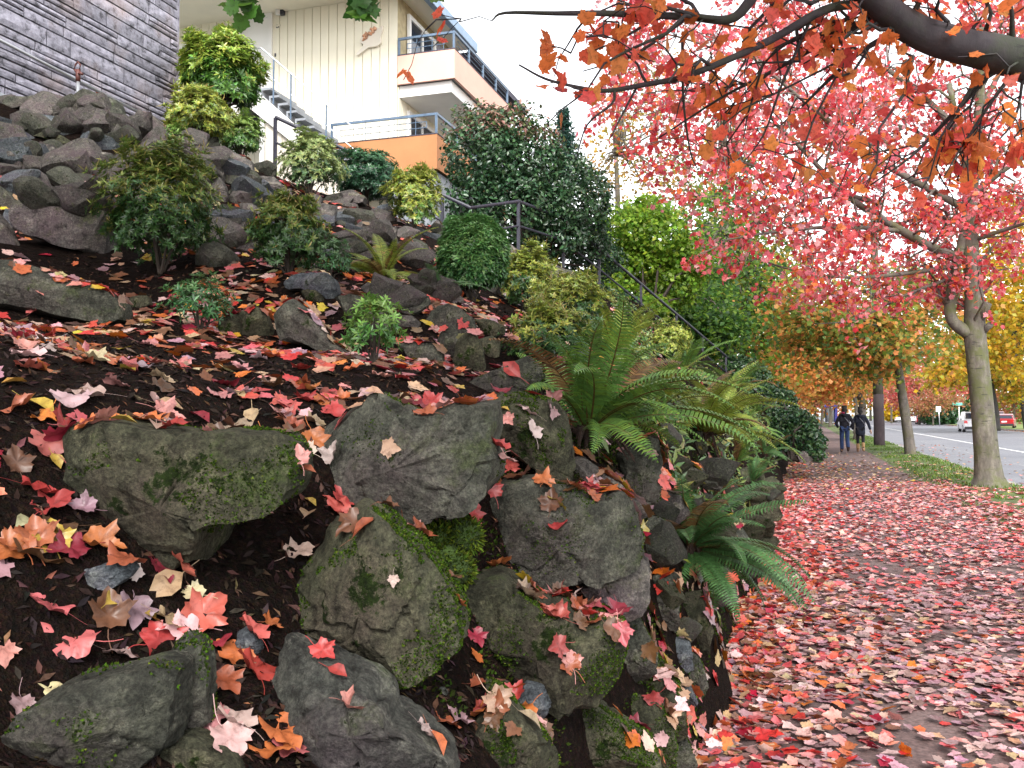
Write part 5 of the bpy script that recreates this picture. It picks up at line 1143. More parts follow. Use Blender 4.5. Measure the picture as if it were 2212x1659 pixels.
def bank_cover():
    """mixed low greenery between the ferns"""
    r = np.random.default_rng(12); n = 10500; pos, up = [], []
    while len(pos) < n:
        y = 4.4 + r.random() ** 1.2 * 16; x = -0.5 - r.random() * (0.7 + 0.2 * y)
        if noise.noise(Vector((x * 1.6, y * 1.6, 6))) < -0.02 or x < -1.15 - 0.13 * max(0, y - 6.0) * 1.6: continue
        pos.append((x, y, HT(x, y) + r.uniform(0, 0.12))); up.append((0.5, -0.4, 0.8))
    up = np.array(up)
    v, f, c = scatter(*BLADE, np.array(pos), rotmats(n, up, 0.6, r), r.uniform(0.05, 0.11, n), palette(n, [(0.06, 0.13, 0.03), (0.12, 0.18, 0.03), (0.04, 0.1, 0.03), (0.18, 0.2, 0.04)], None, 0.2, r))
    tag(link('ground_cover', fast_mesh('ground_cover', v, f, M['green'], c)), 'low green ground cover between the ferns', 'ground cover', None, 'stuff')
bank_cover()

fern(1600, 940, 8.2, 0.6, 16, 'mid', 'fern above the small wall fern, left of the dark fern', (150, 400), seed=21)
fern(1560, 905, 9.5, 0.65, 16, 'yel', 'yellowish fern behind the yellow green one', (150, 400), seed=22)
fern(1625, 1045, 6.8, 0.42, 14, 'deep', 'small dark fern growing out of the wall near the red leaves', (170, 380), seed=23)
fern(1370, 850, 6.5, 0.5, 14, 'mid', 'fern partly behind the large sword fern', seed=24)
fern(1690, 960, 11.0, 0.6, 14, 'mid', 'fern at the wall top nearest the hedge', (150, 400), seed=25)
# ------------------------------------------------------------------ houses on the hill
def onY(u, v, Y):
    r = raydir(u, v); return CP + r * (Y / r[1])
def onX(u, v, X):
    r = raydir(u, v); return CP + r * (X / r[0])
def stonemat(name, a, b, c):
    m, n, bs = newmat(name)
    t = tex(n, scale=2.2, detail=9.0, coord='Generated', Roughness=0.7)
    oi = n.nodes.new('ShaderNodeObjectInfo')
    tc = n.nodes.new('ShaderNodeTexCoord'); ge = n.nodes.new('ShaderNodeNewGeometry')
    t1 = N(n, 'ShaderNodeTexNoise', Scale=9.0, Detail=9.0, Roughness=0.75); n.links.new(ge.outputs['Position'], t1.inputs['Vector'])
    t2 = N(n, 'ShaderNodeTexNoise', Scale=1.4, Detail=4.0); n.links.new(ge.outputs['Position'], t2.inputs['Vector'])
    col = ramp(n, t1.outputs[0], [(0.38, tuple(x * 0.25 for x in a)), (0.46, tuple(x * 0.8 for x in a)), (0.54, a), (0.7, b)])
    col = mix(n, ramp(n, t2.outputs[0], [(0.5, (0, 0, 0)), (0.7, (0.6, 0.6, 0.6))]), col, c)
    hv = n.nodes.new('ShaderNodeHueSaturation'); mr = n.nodes.new('ShaderNodeMapRange')
    mr.inputs['To Min'].default_value = 0.72; mr.inputs['To Max'].default_value = 1.2
    n.links.new(oi.outputs['Random'], mr.inputs['Value']); n.links.new(mr.outputs[0], hv.inputs['Value']); n.links.new(col, hv.inputs['Color'])
    n.links.new(hv.outputs[0], bs.inputs['Base Color']); bs.inputs['Roughness'].default_value = 0.9
    bump(n, bs, t1.outputs[0], 0.8, 0.02)
    return m
M['stone_clad'] = stonemat('lilac_grey_ashlar', (0.29, 0.28, 0.335), (0.42, 0.41, 0.48), (0.36, 0.27, 0.25))
M['mortar'] = simple('dark_mortar', (0.05, 0.045, 0.05), 0.95, 0.3, 20.0)
M['siding'] = simple('cream_siding', (0.82, 0.77, 0.62), 0.6, 0.05, 2.0, bumps=0.1)
M['siding_gap'] = simple('siding_groove', (0.42, 0.35, 0.21), 0.9, 0.2, 8.0)
M['white'] = simple('white_paint', (0.78, 0.77, 0.74), 0.5, 0.04, 3.0)
M['cream'] = simple('pale_cream_paint', (0.72, 0.66, 0.56), 0.55, 0.05, 3.0)
M['orange'] = simple('orange_stucco', (0.43, 0.185, 0.075), 0.75, 0.08, 2.0, bumps=0.25)
M['blush'] = simple('blush_stucco', (0.70, 0.42, 0.34), 0.75, 0.05, 2.0, bumps=0.2)
M['concrete'] = simple('grey_concrete', (0.27, 0.29, 0.32), 0.85, 0.25, 3.0, bumps=0.4)
M['black_metal'] = simple('black_iron', (0.03, 0.03, 0.045), 0.45, 0.3, 20.0)
M['blue_metal'] = simple('slate_blue_rail', (0.10, 0.15, 0.22), 0.4, 0.2, 10.0)
M['steel'] = simple('galvanised_steel', (0.55, 0.57, 0.6), 0.35, 0.1, 10.0, metal=0.7)
M['roof_edge'] = simple('dark_roof_edge', (0.05, 0.045, 0.07), 0.7, 0.3, 6.0)
M['gutter'] = simple('blue_gutter', (0.22, 0.32, 0.45), 0.4, 0.1, 6.0)
def glassmat():
    m, n, b = newmat('window_glass')
    b.inputs['Base Color'].default_value = (0.02, 0.025, 0.04, 1); b.inputs['Roughness'].default_value = 0.06; b.inputs['Specular IOR Level'].default_value = 0.8
    return m
M['glass'] = glassmat()
def ashlar_units():
    out = []; r = np.random.default_rng(2)
    for k in range(6):
        n = 7; a = np.linspace(0, 1, n); b = np.linspace(0, 1, 4)
        v, f = [], []
        for i in range(n):
            for j in range(4):
                e = min(a[i], 1 - a[i]) * 6; e2 = min(b[j], 1 - b[j]) * 3
                v.append((1.0 * min(1, 0.7 + 0.35 * min(e, e2, 1)) + r.normal(0, 0.07), a[i], b[j]))
        for i in range(n - 1):
            for j in range(3):
                f.append((i * 4 + j, (i + 1) * 4 + j, (i + 1) * 4 + j + 1, i * 4 + j + 1))
        n0 = len(v); edge = [i * 4 for i in range(n)] + [(n - 1) * 4 + j for j in (1, 2, 3)] + [i * 4 + 3 for i in range(n - 2, -1, -1)] + [2, 1]
        for q in edge: v.append((-0.2, v[q][1], v[q][2]))
        m = len(edge)
        for q in range(m): f.append((edge[q], n0 + q, n0 + (q + 1) % m, edge[(q + 1) % m]))
        me = bpy.data.meshes.new('stone'); me.from_pydata(v, [], f)
        bm = bmesh.new(); bm.from_mesh(me); bmesh.ops.recalc_face_normals(bm, faces=bm.faces); bm.to_mesh(me); bm.free()
        me.materials.append(M['stone_clad']); out.append(me)
    return out
ASH = ashlar_units()
def lay_stones(parent, X, y0, y1, z0, z1, hmin, hmax, lmin, lmax, seed, gap=0.010, t=0.022):
    r = np.random.default_rng(seed); z = z0
    while z < z1 - 0.03:
        h = r.uniform(hmin, hmax); y = y0 - r.random() * 0.2
        while y < y1 - 0.02:
            l = r.uniform(lmin, lmax); ya = max(y, y0); yb = min(y + l, y1)
            if yb - ya > 0.05:
                if r.random() < 0.22 and h > hmin * 1.3:
                    hs = [(z, h * 0.5), (z + h * 0.5, h * 0.5)]
                else: hs = [(z, h)]
                for zz, hh in hs:
                    o = link('stone', ASH[r.integers(6)], parent)
                    o.location = (X, ya + gap / 2, zz + gap / 2); o.scale = (t * r.uniform(0.75, 1.2), yb - ya - gap, hh - gap)
            y += l
        z += h
# stone clad house at the upper left
xs = -8.6
ys = onX(381, 150, xs)[1]
sh = empty('stone_clad_house', (xs - 3, 7, 4.5)); tag(sh, 'house with lilac grey stone clad wall at the upper left corner', 'house')
off = np.array([xs - 3, 7, 4.5])
def part(name, mb, mat, parent, o, bevel=0.0, smooth=False):
    mb.v = [v - o for v in mb.v]
    return mb.build(name, mat, parent, smooth, bevel)
wl = part('wall', MB().box((xs - 7, 1.0, 4.2), (xs, ys - 0.02, 11.5)), M['mortar'], sh, off)
wl2 = wl
def lay_on(parent, *a, **k):
    n0 = set(parent.children); lay_stones(parent, *a, **k)
lay_stones(wl, xs - off[0], 6.6 - off[1], ys - off[1], 5.05 - off[2], 8.3 - off[2], 0.10, 0.23, 0.35, 1.15, 77, gap=0.02, t=0.03)
part('upper_wall', MB().box((xs - 0.01, 1.0, 8.32), (xs + 0.022, ys, 11.5)), M['stone_clad'], sh, off)
part('side_cladding', MB().box((xs - 7.0, ys - 0.02, 4.2), (xs + 0.02, ys + 0.03, 11.5)), M['stone_clad'], sh, off)
part('foundation', MB().box((xs - 0.05, 1.0, 4.2), (xs + 0.10, 8.9, 5.04)), M['concrete'], sh, off, 0.01)
part('roof', MB().box((xs - 7.5, 0.5, 11.5), (xs + 0.6, ys + 0.6, 11.75)), M['roof_edge'], sh, off)
pa, pb = onX(0, 87, xs + 0.16), onX(300, 243, xs + 0.16)
part('wall_rail', MB().tube([pa + (pa - pb) * 0.25, pa, pb], 0.022, 8), M['steel'], sh, off, smooth=True)
# water standpipe with red valve
sp = at(168, 207, 10.2); sp_top = at(168, 150, 10.2)
st = empty('water_standpipe', (sp[0], sp[1], sp[2] - 0.5)); tag(st, 'steel water standpipe with a red valve in front of the stone clad wall', 'standpipe')
h = sp_top[2] - sp[2] + 0.5
MB().tube([(0, 0, -0.4), (0, 0, h - 0.1)], 0.018, 8).build('pipe', M['steel'], st, True)
M['red_metal'] = simple('dull_red_metal', (0.10, 0.03, 0.024), 0.5, 0.2, 20.0)
vb = MB(); vb.tube([(0, 0, h - 0.13), (0, 0, h)], 0.026, 8); vb.tube([(0, 0, h - 0.05), (0.05, -0.02, h - 0.05), (0.085, -0.03, h - 0.07)], 0.016, 8)
vb.build('valve', M['red_metal'], st, True)
hb = MB(); hb.tube([(-0.03, 0, h - 0.02), (-0.055, 0, h + 0.01), (-0.04, 0, h + 0.06), (-0.005, 0, h + 0.09), (0.03, 0, h + 0.05), (0.02, 0, h)], 0.011, 6)
hb.build('handle', M['red_metal'], st, True)

# cream sided apartment house
Y0, XC = 18.6, -8.6
ZT = 10.9
o2 = np.array([-12.0, 20.0, 5.2])
ch = empty('cream_apartment_house', o2); tag(ch, 'cream house with vertical board siding, balconies and outside stairs', 'house')
core = part('wall', MB().box((-18, Y0, 4.2), (XC, 26.5, ZT)), M['siding_gap'], ch, o2)
xb = XC; k = 0
board = MB(); board.box((-0.10, -0.022, -1.0 - 0.0), (0.10, 0.0, ZT - o2[2])); bme = board.mesh('board', M['siding'])
while xb > -17.6:
    b = link('board', bme, core); b.location = (xb - 0.107 - o2[0], Y0 - 0.003 - o2[1], 0); xb -= 0.217
bme2 = MB().box((0.0, -0.10, 0.0), (0.022, 0.10, 3.6)).mesh('board', M['siding'])
yb = Y0
while yb < 22.4:
    b = link('board', bme2, core); b.location = (XC + 0.003 - o2[0], yb + 0.107 - o2[1], 5.2 - o2[2]); yb += 0.217
part('band', MB().box((-17.6, Y0 - 0.045, ZT - 0.34), (-11.6, Y0 - 0.026, ZT - 0.30)), M['siding'], ch, o2)
rf = part('roof', MB().box((-18.5, 16.6, ZT), (-8.05, 22.0, ZT + 0.16)), M['siding'], ch, o2)
part('gutter', MB().box((-8.05, 16.6, ZT - 0.12), (-7.9, 22.0, ZT + 0.12)), M['gutter'], rf, o2 * 1.0, 0.02)
rf2 = part('roof', MB().box((-18.5, 22.0, ZT - 0.22), (-8.0, 26.6, ZT - 0.06)), M['roof_edge'], ch, o2)
sw = part('stone_wing', MB().box((XC - 0.2, 20.75, 8.6), (XC + 0.02, 26.4, ZT - 0.23)), M['mortar'], ch, o2)
lay_stones(sw, XC + 0.02 - o2[0], 20.75 - o2[1], 26.4 - o2[1], 8.75 - o2[2], ZT - 0.24 - o2[2], 0.14, 0.24, 0.6, 1.4, 5)
# doors, window beside them, lamp, letter
def wallbox(name, u0, v0, u1, v1, Y, th, mat, parent, bevel=0.0):
    a, b = onY(u0, v0, Y), onY(u1, v1, Y)
    return part(name, MB().box((a[0], Y - th, min(a[2], b[2])), (b[0], Y, max(a[2], b[2]))), mat, parent, o2, bevel)
dz0 = 8.66
dl, dr = onY(511, 60, Y0)[0], onY(591, 60, Y0)[0]; dtop = onY(550, 36, Y0)[2]
dr_ = part('door', MB().box((dl + 0.1, Y0 - 0.05, dz0), (dr - 0.1, Y0 - 0.024, dtop - 0.1)), M['white'], ch, o2)
fm = MB(); fm.box((dl, Y0 - 0.08, dz0), (dl + 0.1, Y0 - 0.024, dtop)).box((dr - 0.1, Y0 - 0.08, dz0), (dr, Y0 - 0.024, dtop)).box((dl + 0.1, Y0 - 0.08, dtop - 0.1), (dr - 0.1, Y0 - 0.024, dtop))
part('door_frame', fm, M['white'], dr_, o2)
part('handle', MB().tube([(dr - 0.16, Y0 - 0.05, dz0 + 0.95), (dr - 0.16, Y0 - 0.12, dz0 + 0.95)], 0.03, 8), M['steel'], dr_, o2, smooth=True)
wn = part('window', MB().box((dl - 1.55, Y0 - 0.05, 9.35), (dl - 0.22, Y0 - 0.024, 10.35)), M['glass'], ch, o2)
fm = MB(); x0, x1, z0, z1 = dl - 1.65, dl - 0.12, 9.25, 10.45
fm.box((x0, Y0 - 0.075, z0), (x0 + 0.1, Y0 - 0.024, z1)).box((x1 - 0.1, Y0 - 0.075, z0), (x1, Y0 - 0.024, z1)).box((x0 + 0.1, Y0 - 0.075, z0), (x1 - 0.1, Y0 - 0.024, z0 + 0.1)).box((x0 + 0.1, Y0 - 0.075, z1 - 0.1), (x1 - 0.1, Y0 - 0.024, z1))
part('window_frame', fm, M['white'], wn, o2)
lp = onY(610, 26, Y0)
lm = part('wall_lamp', MB().box((lp[0] - 0.02, Y0 - 0.14, lp[2] - 0.11), (lp[0] + 0.10, Y0 - 0.024, lp[2] + 0.11)), M['black_metal'], ch, o2, 0.015)
part('lamp_glass', MB().tube([(lp[0] - 0.03, Y0 - 0.15, lp[2] - 0.12), (lp[0] - 0.03, Y0 - 0.15, lp[2] + 0.09)], 0.055, 10), M['white'], lm, o2, 0.0)
tc_ = bpy.data.curves.new('letter', 'FONT'); tc_.body = 'D'; tc_.size = 0.11; tc_.extrude = 0.008
to = bpy.data.objects.new('letter_tmp', tc_); COL.objects.link(to)
tme = bpy.data.meshes.new_from_object(to); bpy.data.objects.remove(to)
lt = link('door_letter', tme, ch, M['black_metal']); q = onY(598, 62, Y0); lt.location = np.array([q[0], Y0 - 0.035, q[2]]) - o2; lt.rotation_euler = (rad(90), 0, 0)
q = onY(596, 120, Y0); part('doorbell', MB().box((q[0] - 0.015, Y0 - 0.04, q[2] - 0.04), (q[0] + 0.02, Y0 - 0.024, q[2] + 0.04)), M['black_metal'], ch, o2)
# walkway landing and its railing, posts, lower wall lamp
wk = part('walkway', MB().box((-17.6, 17.0, 8.48), (-11.35, Y0 - 0.03, 8.64)), M['concrete'], ch, o2)
part('post', MB().box((-11.88, 17.05, 4.8), (-11.74, 17.19, 8.478)), M['white'], wk, o2)
rl = MB(); rt = 9.62
rl.tube([(-17.5, 17.06, rt), (-12.35, 17.06, rt)], 0.025, 6)
part('top_rail', rl, M['steel'], wk, o2)
rl = MB(); rl.tube([(-12.35, 17.06, 8.64), (-12.35, 17.06, rt), (-11.45, 17.5, rt - 0.12), (-11.45, 17.5, 8.66)], 0.022, 6)
part('railing', rl, M['black_metal'], wk, o2)
q = onY(535, 258, 17.9); part('wall_lamp', MB().box((q[0] - 0.14, 18.3, q[2] - 0.12), (q[0] + 0.06, 18.57, q[2] + 0.2)).box((q[0] + 0.062, 18.35, q[2] - 0.06), (q[0] + 0.2, 18.5, q[2] + 0.06)), M['black_metal'], ch, o2)
# outside stairs down from the walkway
YS = 17.2
pt, pbm = onY(563, 191, YS), onY(714, 324, YS)
n_st = 8; run = (pbm[0] - pt[0]) / n_st; rise = (pt[2] - pbm[2]) / n_st
poly = [(pt[0] - 0.25, pt[2] - 0.42), (pt[0] - 0.25, pt[2] - 0.12), (pt[0], pt[2] - 0.12), (pt[0] + run * 12, pt[2] - 0.12 - rise * 12), (pt[0] + run * 12, pt[2] - 0.42 - rise * 12)]
stair = part('staircase', MB().prism(poly, 1, YS - 0.06, YS - 0.01), M['white'], ch, o2)
tme_ = MB().box((0, 0, -0.05), (run + 0.03, 1.1, 0)).box((0, 0.0, -rise - 0.0), (0.035, 1.1, -0.052)).mesh('step', M['concrete'])
for k in range(12):
    s = link('step', tme_, stair); s.location = np.array([pt[0] + run * k, YS, pt[2] - rise * k]) - o2
xk = pt[0] + 0.12
bot = 5.0
while xk < pt[0] + run * 11:
    zt = lambda x: pt[2] - 0.43 - rise * (x - pt[0]) / run
    part('stair_board', MB().prism([(xk, bot), (xk, zt(xk)), (xk + 0.2, zt(xk + 0.2)), (xk + 0.2, bot)], 1, YS + 0.02, YS + 0.05), M['cream'], stair, o2)
    xk += 0.212
part('side_post', MB().box((pt[0] - 0.02, YS + 0.0, 4.9), (pt[0] + 0.09, YS + 0.1, pt[2] - 0.35)), M['white'], stair, o2)
hr = MB()
hr.tube([(pt[0] - 0.35, YS, pt[2] + 0.92), (pt[0], YS, pt[2] + 0.9), (pt[0] + run * 11, YS, pt[2] + 0.9 - rise * 11)], 0.018, 6)
hr.tube([(pt[0], YS, pt[2] + 0.45), (pt[0] + run * 11, YS, pt[2] + 0.45 - rise * 11)], 0.012, 6)
part('handrail', hr, M['steel'], stair, o2)
for k in (1.5, 3.5, 7.5):
    part('rail_post', MB().box((pt[0] + run * k - 0.014, YS - 0.012, pt[2] - rise * k - 0.1), (pt[0] + run * k + 0.014, YS + 0.012, pt[2] - rise * k + 0.9)), M['blue_metal'], stair, o2)
# balconies
def balcony(name, xa, xc, ya, yc, zb, zt, railz, pmat, capmat, railmat):
    fl = part(name, MB().box((xa, ya + 0.061, zb + 0.02), (xc - 0.061, yc, zb + 0.12)), M['concrete'], ch, o2)
    part('panel', MB().box((xa, ya, zb), (xc - 0.061, ya + 0.06, zt)), pmat, fl, o2)
    part('panel', MB().box((xc - 0.06, ya, zb), (xc, yc, zt)), pmat, fl, o2)
    part('cap', MB().box((xa, ya - 0.01, zt + 0.002), (xc + 0.01, ya + 0.07, zt + 0.022)).box((xc - 0.07, ya + 0.072, zt + 0.002), (xc + 0.01, yc, zt + 0.022)), capmat, fl, o2)
    part('top_rail', MB().box((xa, ya + 0.01, railz - 0.05), (xc, ya + 0.06, railz)).box((xc - 0.05, ya + 0.062, railz - 0.05), (xc, yc, railz)), railmat, fl, o2)
    g = zt + 0.022
    for (px, py) in [(xa + 0.02, ya + 0.035), (xc - 0.03, ya + 0.035), (xc - 0.025, (ya + yc) / 2), (xc - 0.025, yc - 0.04), (xc - 0.025, ya * 0.25 + yc * 0.75), (xc - 0.025, ya * 0.75 + yc * 0.25)]:
        part('rail_post', MB().box((px - 0.022, py - 0.022, g), (px + 0.022, py + 0.022, railz - 0.052)), railmat, fl, o2)
    mid = MB()
    for fz in (0.33, 0.62):
        zz = g + (railz - g) * fz
        mid.tube([(xa + 0.22, ya + 0.035, zz), (xc - 0.25, ya + 0.035, zz)], 0.009, 5)
        mid.tube([(xc - 0.025, ya + 0.25, zz), (xc - 0.025, yc - 0.15, zz)], 0.009, 5)
    for (xx) in (xa + 0.22, xc - 0.25):
        mid.tube([(xx, ya + 0.035, g + (railz - g) * 0.33), (xx, ya + 0.035, g + (railz - g) * 0.62)], 0.009, 5)
    for fx in (0.33, 0.6, 0.8):
        xx = xa + (xc - xa) * fx; mid.tube([(xx, ya + 0.035, g), (xx, ya + 0.035, railz - 0.05)], 0.008, 5)
    part('rail_bars', mid, railmat, fl, o2)
    return fl
XB = -7.2
cu = onX(982, 105, XB); cb = onX(982, 168, XB)
yB = cu[1]
ub = balcony('balcony', XC + 0.03, XB, yB, 22.4, cb[2], cu[2], onX(982, 65, XB)[2], M['blush'], M['roof_edge'], M['blue_metal'])
part('beam', MB().box((XC + 0.03, yB + 0.12, cb[2] - 0.26), (XB - 0.12, 22.3, cb[2] - 0.003)), M['white'], ub, o2)
cl = onX(944, 289, XB); clb = onX(944, 364, XB); yO = cl[1]
xl = onY(713, 350, yO)[0]
lb_ = balcony('balcony', xl, XB, yO, 22.4, clb[2], cl[2], onX(944, 242, XB)[2], M['orange'], M['roof_edge'], M['blue_metal'])
pier_l = onY(850, 420, yO + 0.15)[0]
part('pier', MB().box((pier_l, yO + 0.12, 4.4), (XB - 0.06, yO + 0.9, clb[2] - 0.02)), M['concrete'], ch, o2, 0.015)
part('beam', MB().box((xl + 0.1, yO + 0.91, clb[2] - 0.3), (XB - 0.1, 22.3, clb[2] - 0.003)), M['concrete'], ch, o2)
part('lower_wall', MB().box((-9.6, 19.4, 4.6), (-7.6, 22.3, clb[2] - 0.31)), M['concrete'], ch, o2)
# sliding doors on the street side
for za, zb2 in ((cu[2] - 0.5, 10.55), (cl[2] - 0.55, 8.3)):
    gl = part('window', MB().box((XC + 0.026, 19.15, za), (XC + 0.05, 20.55, zb2)), M['glass'], ch, o2)
    fm = MB()
    fm.box((XC + 0.026, 19.05, za), (XC + 0.09, 19.15, zb2 + 0.1)).box((XC + 0.026, 20.55, za), (XC + 0.09, 20.65, zb2 + 0.1)).box((XC + 0.026, 19.15, zb2), (XC + 0.09, 20.55, zb2 + 0.1)).box((XC + 0.051, 19.83, za), (XC + 0.085, 19.88, zb2))
    part('window_frame', fm, M['white'], gl, o2)
# potted plant on the upper balcony
pp = shrub('balcony_plant', 'yellow green potted plant on the upper balcony', 0, 0, 0, 0.5, 0.55, 90, 0.12, [(0.1, 0.2, 0.04)], [(0.22, 0.3, 0.06)], 51, group='house plants', base=(-8.1, 19.9, cb[2] + 0.32), stems=4)
pot = MB().tube([(0, 0, -0.2), (0, 0, 0.06)], [0.11, 0.15], 10).build('pot', M['red_metal'], pp)
# carved board on the cream wall
K5 = 520 / 2212
sc_pts = [(315, 570), (330, 592), (440, 508), (530, 496), (572, 462), (566, 395), (586, 330), (592, 280), (566, 300), (545, 310), (515, 290), (480, 310), (420, 368), (368, 400), (352, 450), (392, 480), (372, 515)]
oy = [onY(*ZC(800, 0, K5, [p])[0], Y0) for p in sc_pts]
cv_ = part('wall_carving', MB().prism([(p[0], p[2]) for p in oy], 1, Y0 - 0.10, Y0 - 0.03), M['cream'], ch, o2)
rr = np.random.default_rng(6); shells = MB()
for k in range(22):
    q = onY(*ZC(800, 0, K5, [(rr.uniform(375, 525), 0)])[0], Y0); t_ = rr.random()
    uu, vv2 = ZC(800, 0, K5, [(385 + 130 * t_ + rr.normal(0, 12), 440 - 125 * t_ + rr.normal(0, 14))])[0]
    q = onY(uu, vv2, Y0); s_ = rr.uniform(0.02, 0.045)
    shells.tube([(q[0] - s_, Y0 - 0.11, q[2]), (q[0], Y0 - 0.12, q[2] + s_ * 0.4), (q[0] + s_, Y0 - 0.11, q[2])], [s_ * 0.4, s_, s_ * 0.3], 6)
M['shell'] = simple('shells', (0.55, 0.30, 0.18), 0.5, 0.5, 9.0)
part('shells', shells, M['shell'], cv_, o2, smooth=True)

# ------------------------------------------------------------------ black railing along the garden stairs
A_, B_, C_, D_, E_ = at(595, 253, 16.2), at(1016, 449, 15.6), at(1120, 435, 16.7), at(1217, 471, 18.3), None
sE = np.array([-1.55, 28.0, 0]); sE[2] = HT(sE[0], sE[1]) + 0.75
br = empty('stair_railing', (C_[0], C_[1], C_[2] - 0.95)); tag(br, 'black iron railing stepping down the garden stairs', 'railing')
o3 = np.array(br.location)
pl = [A_, B_, C_, D_, sE]
part('top_rail', MB().tube(pl, 0.032, 8), M['black_metal'], br, o3)
part('mid_rail', MB().tube([p - np.array([0, 0, 0.45]) for p in pl], 0.022, 6), M['black_metal'], br, o3)
posts = [A_, A_ * 0.14 + B_ * 0.86, C_, D_] + [D_ + (sE - D_) * t for t in (0.14, 0.33, 0.52, 0.68, 0.84, 1.0)]
for p in posts:
    zg = min(HT(p[0], p[1]), p[2] - 0.8)
    part('post', MB().box((p[0] - 0.026, p[1] - 0.026, zg - 0.1), (p[0] + 0.026, p[1] + 0.026, p[2] - 0.02)), M['black_metal'], br, o3)
stp = empty('garden_steps', (D_[0], D_[1], D_[2] - 0.95)); tag(stp, 'grey concrete garden steps under the black railing', 'steps')
o4 = np.array(stp.location)
smesh = MB().box((-0.55, -0.28, -0.16), (0.55, 0.28, 0)).mesh('step', M['concrete'], bevel=0.01)
dirv = sE - D_; ang = math.atan2(-dirv[0], dirv[1])
for k in range(22):
    p = D_ + dirv * (k + 0.5) / 22 + np.array([-0.62, 0, -0.93])
    s = link('step', smesh, stp); s.location = p - o4; s.rotation_euler = (0, 0, ang)
# black pot with a white bottle on the bank
pp_, _ = hit(1688, 925); bp = empty('plant_pot', pp_); tag(bp, 'small black plant pot on the bank beside the hedge', 'pot')
MB().tube([(0, 0, -0.05), (0, 0, 0.17)], [0.09, 0.12], 12).build('pot_body', M['black_metal'], bp); MB().tube([(0, 0, 0.16), (0, 0, 0.185)], [0.13, 0.13], 12).build('rim', M['black_metal'], bp)
# ------------------------------------------------------------------ trees
def barkmat(name, a, b, c, scale=5.0):
    m, n, bs = newmat(name)
    tc = n.nodes.new('ShaderNodeTexCoord'); mp = n.nodes.new('ShaderNodeMapping'); mp.inputs['Scale'].default_value = (1, 1, 0.35)
    n.links.new(tc.outputs['Object'], mp.inputs['Vector'])
    t = N(n, 'ShaderNodeTexNoise', Scale=scale, Detail=9.0, Roughness=0.7); n.links.new(mp.outputs[0], t.inputs['Vector'])
    t2 = tex(n, scale=2.6, detail=9.0, Roughness=0.7)
    mp2 = n.nodes.new('ShaderNodeMapping'); mp2.inputs['Scale'].default_value = (1.5, 1.5, 9.0); n.links.new(tc.outputs['Object'], mp2.inputs['Vector'])
    t3 = N(n, 'ShaderNodeTexNoise', Scale=3.0, Detail=4.0); n.links.new(mp2.outputs[0], t3.inputs['Vector'])
    col = ramp(n, t.outputs[0], [(0.3, tuple(x * 0.5 for x in a)), (0.5, a), (0.7, b)])
    col = mix(n, ramp(n, t2.outputs[0], [(0.46, (0, 0, 0)), (0.6, (0.85, 0.85, 0.85))]), col, c)
    col = mix(n, ramp(n, t3.outputs[0], [(0.62, (0, 0, 0)), (0.68, (0.8, 0.8, 0.8))]), col, tuple(x * 0.25 for x in a))
    n.links.new(col, bs.inputs['Base Color']); bs.inputs['Roughness'].default_value = 0.9
    bump(n, bs, t.outputs[0], 0.6, 0.02)
    return m
M['bark'] = barkmat('maple_bark', (0.105, 0.092, 0.074), (0.19, 0.172, 0.14), (0.075, 0.085, 0.024), 9.0)
M['bark_dark'] = barkmat('dark_branch_bark', (0.03, 0.025, 0.03), (0.052, 0.043, 0.045), (0.028, 0.034, 0.02))
M['bark_grey'] = barkmat('grey_bark', (0.10, 0.085, 0.075), (0.16, 0.135, 0.115), (0.09, 0.085, 0.035))
def curve(p0, p1, r, sag=0.0, wob=0.06, n=6):
    p0, p1 = np.asarray(p0, float), np.asarray(p1, float)
    t = np.linspace(0, 1, n)[:, None]; L = np.linalg.norm(p1 - p0)
    p = p0 + (p1 - p0) * t
    w = r.normal(0, wob * L, (n, 3)) * np.sin(t * math.pi)
    p = p + w; p[:, 2] += sag * L * (4 * t * (1 - t))[:, 0]
    return p
def smooth_line(pts, m=4):
    pts = np.asarray(pts, float); n = len(pts); s = np.arange(n); q = np.linspace(0, n - 1, (n - 1) * m + 1)
    try:
        P = np.vstack([2 * pts[0] - pts[1], pts, 2 * pts[-1] - pts[-2]]); out = []
        for x in q:
            i = min(int(x), n - 2); t = x - i; p0, p1, p2, p3 = P[i], P[i + 1], P[i + 2], P[i + 3]
            out.append(0.5 * (2 * p1 + (p2 - p0) * t + (2 * p0 - 5 * p1 + 4 * p2 - p3) * t * t + (3 * p1 - p0 - 3 * p2 + p3) * t ** 3))
        return np.array(out)
    except Exception: return pts
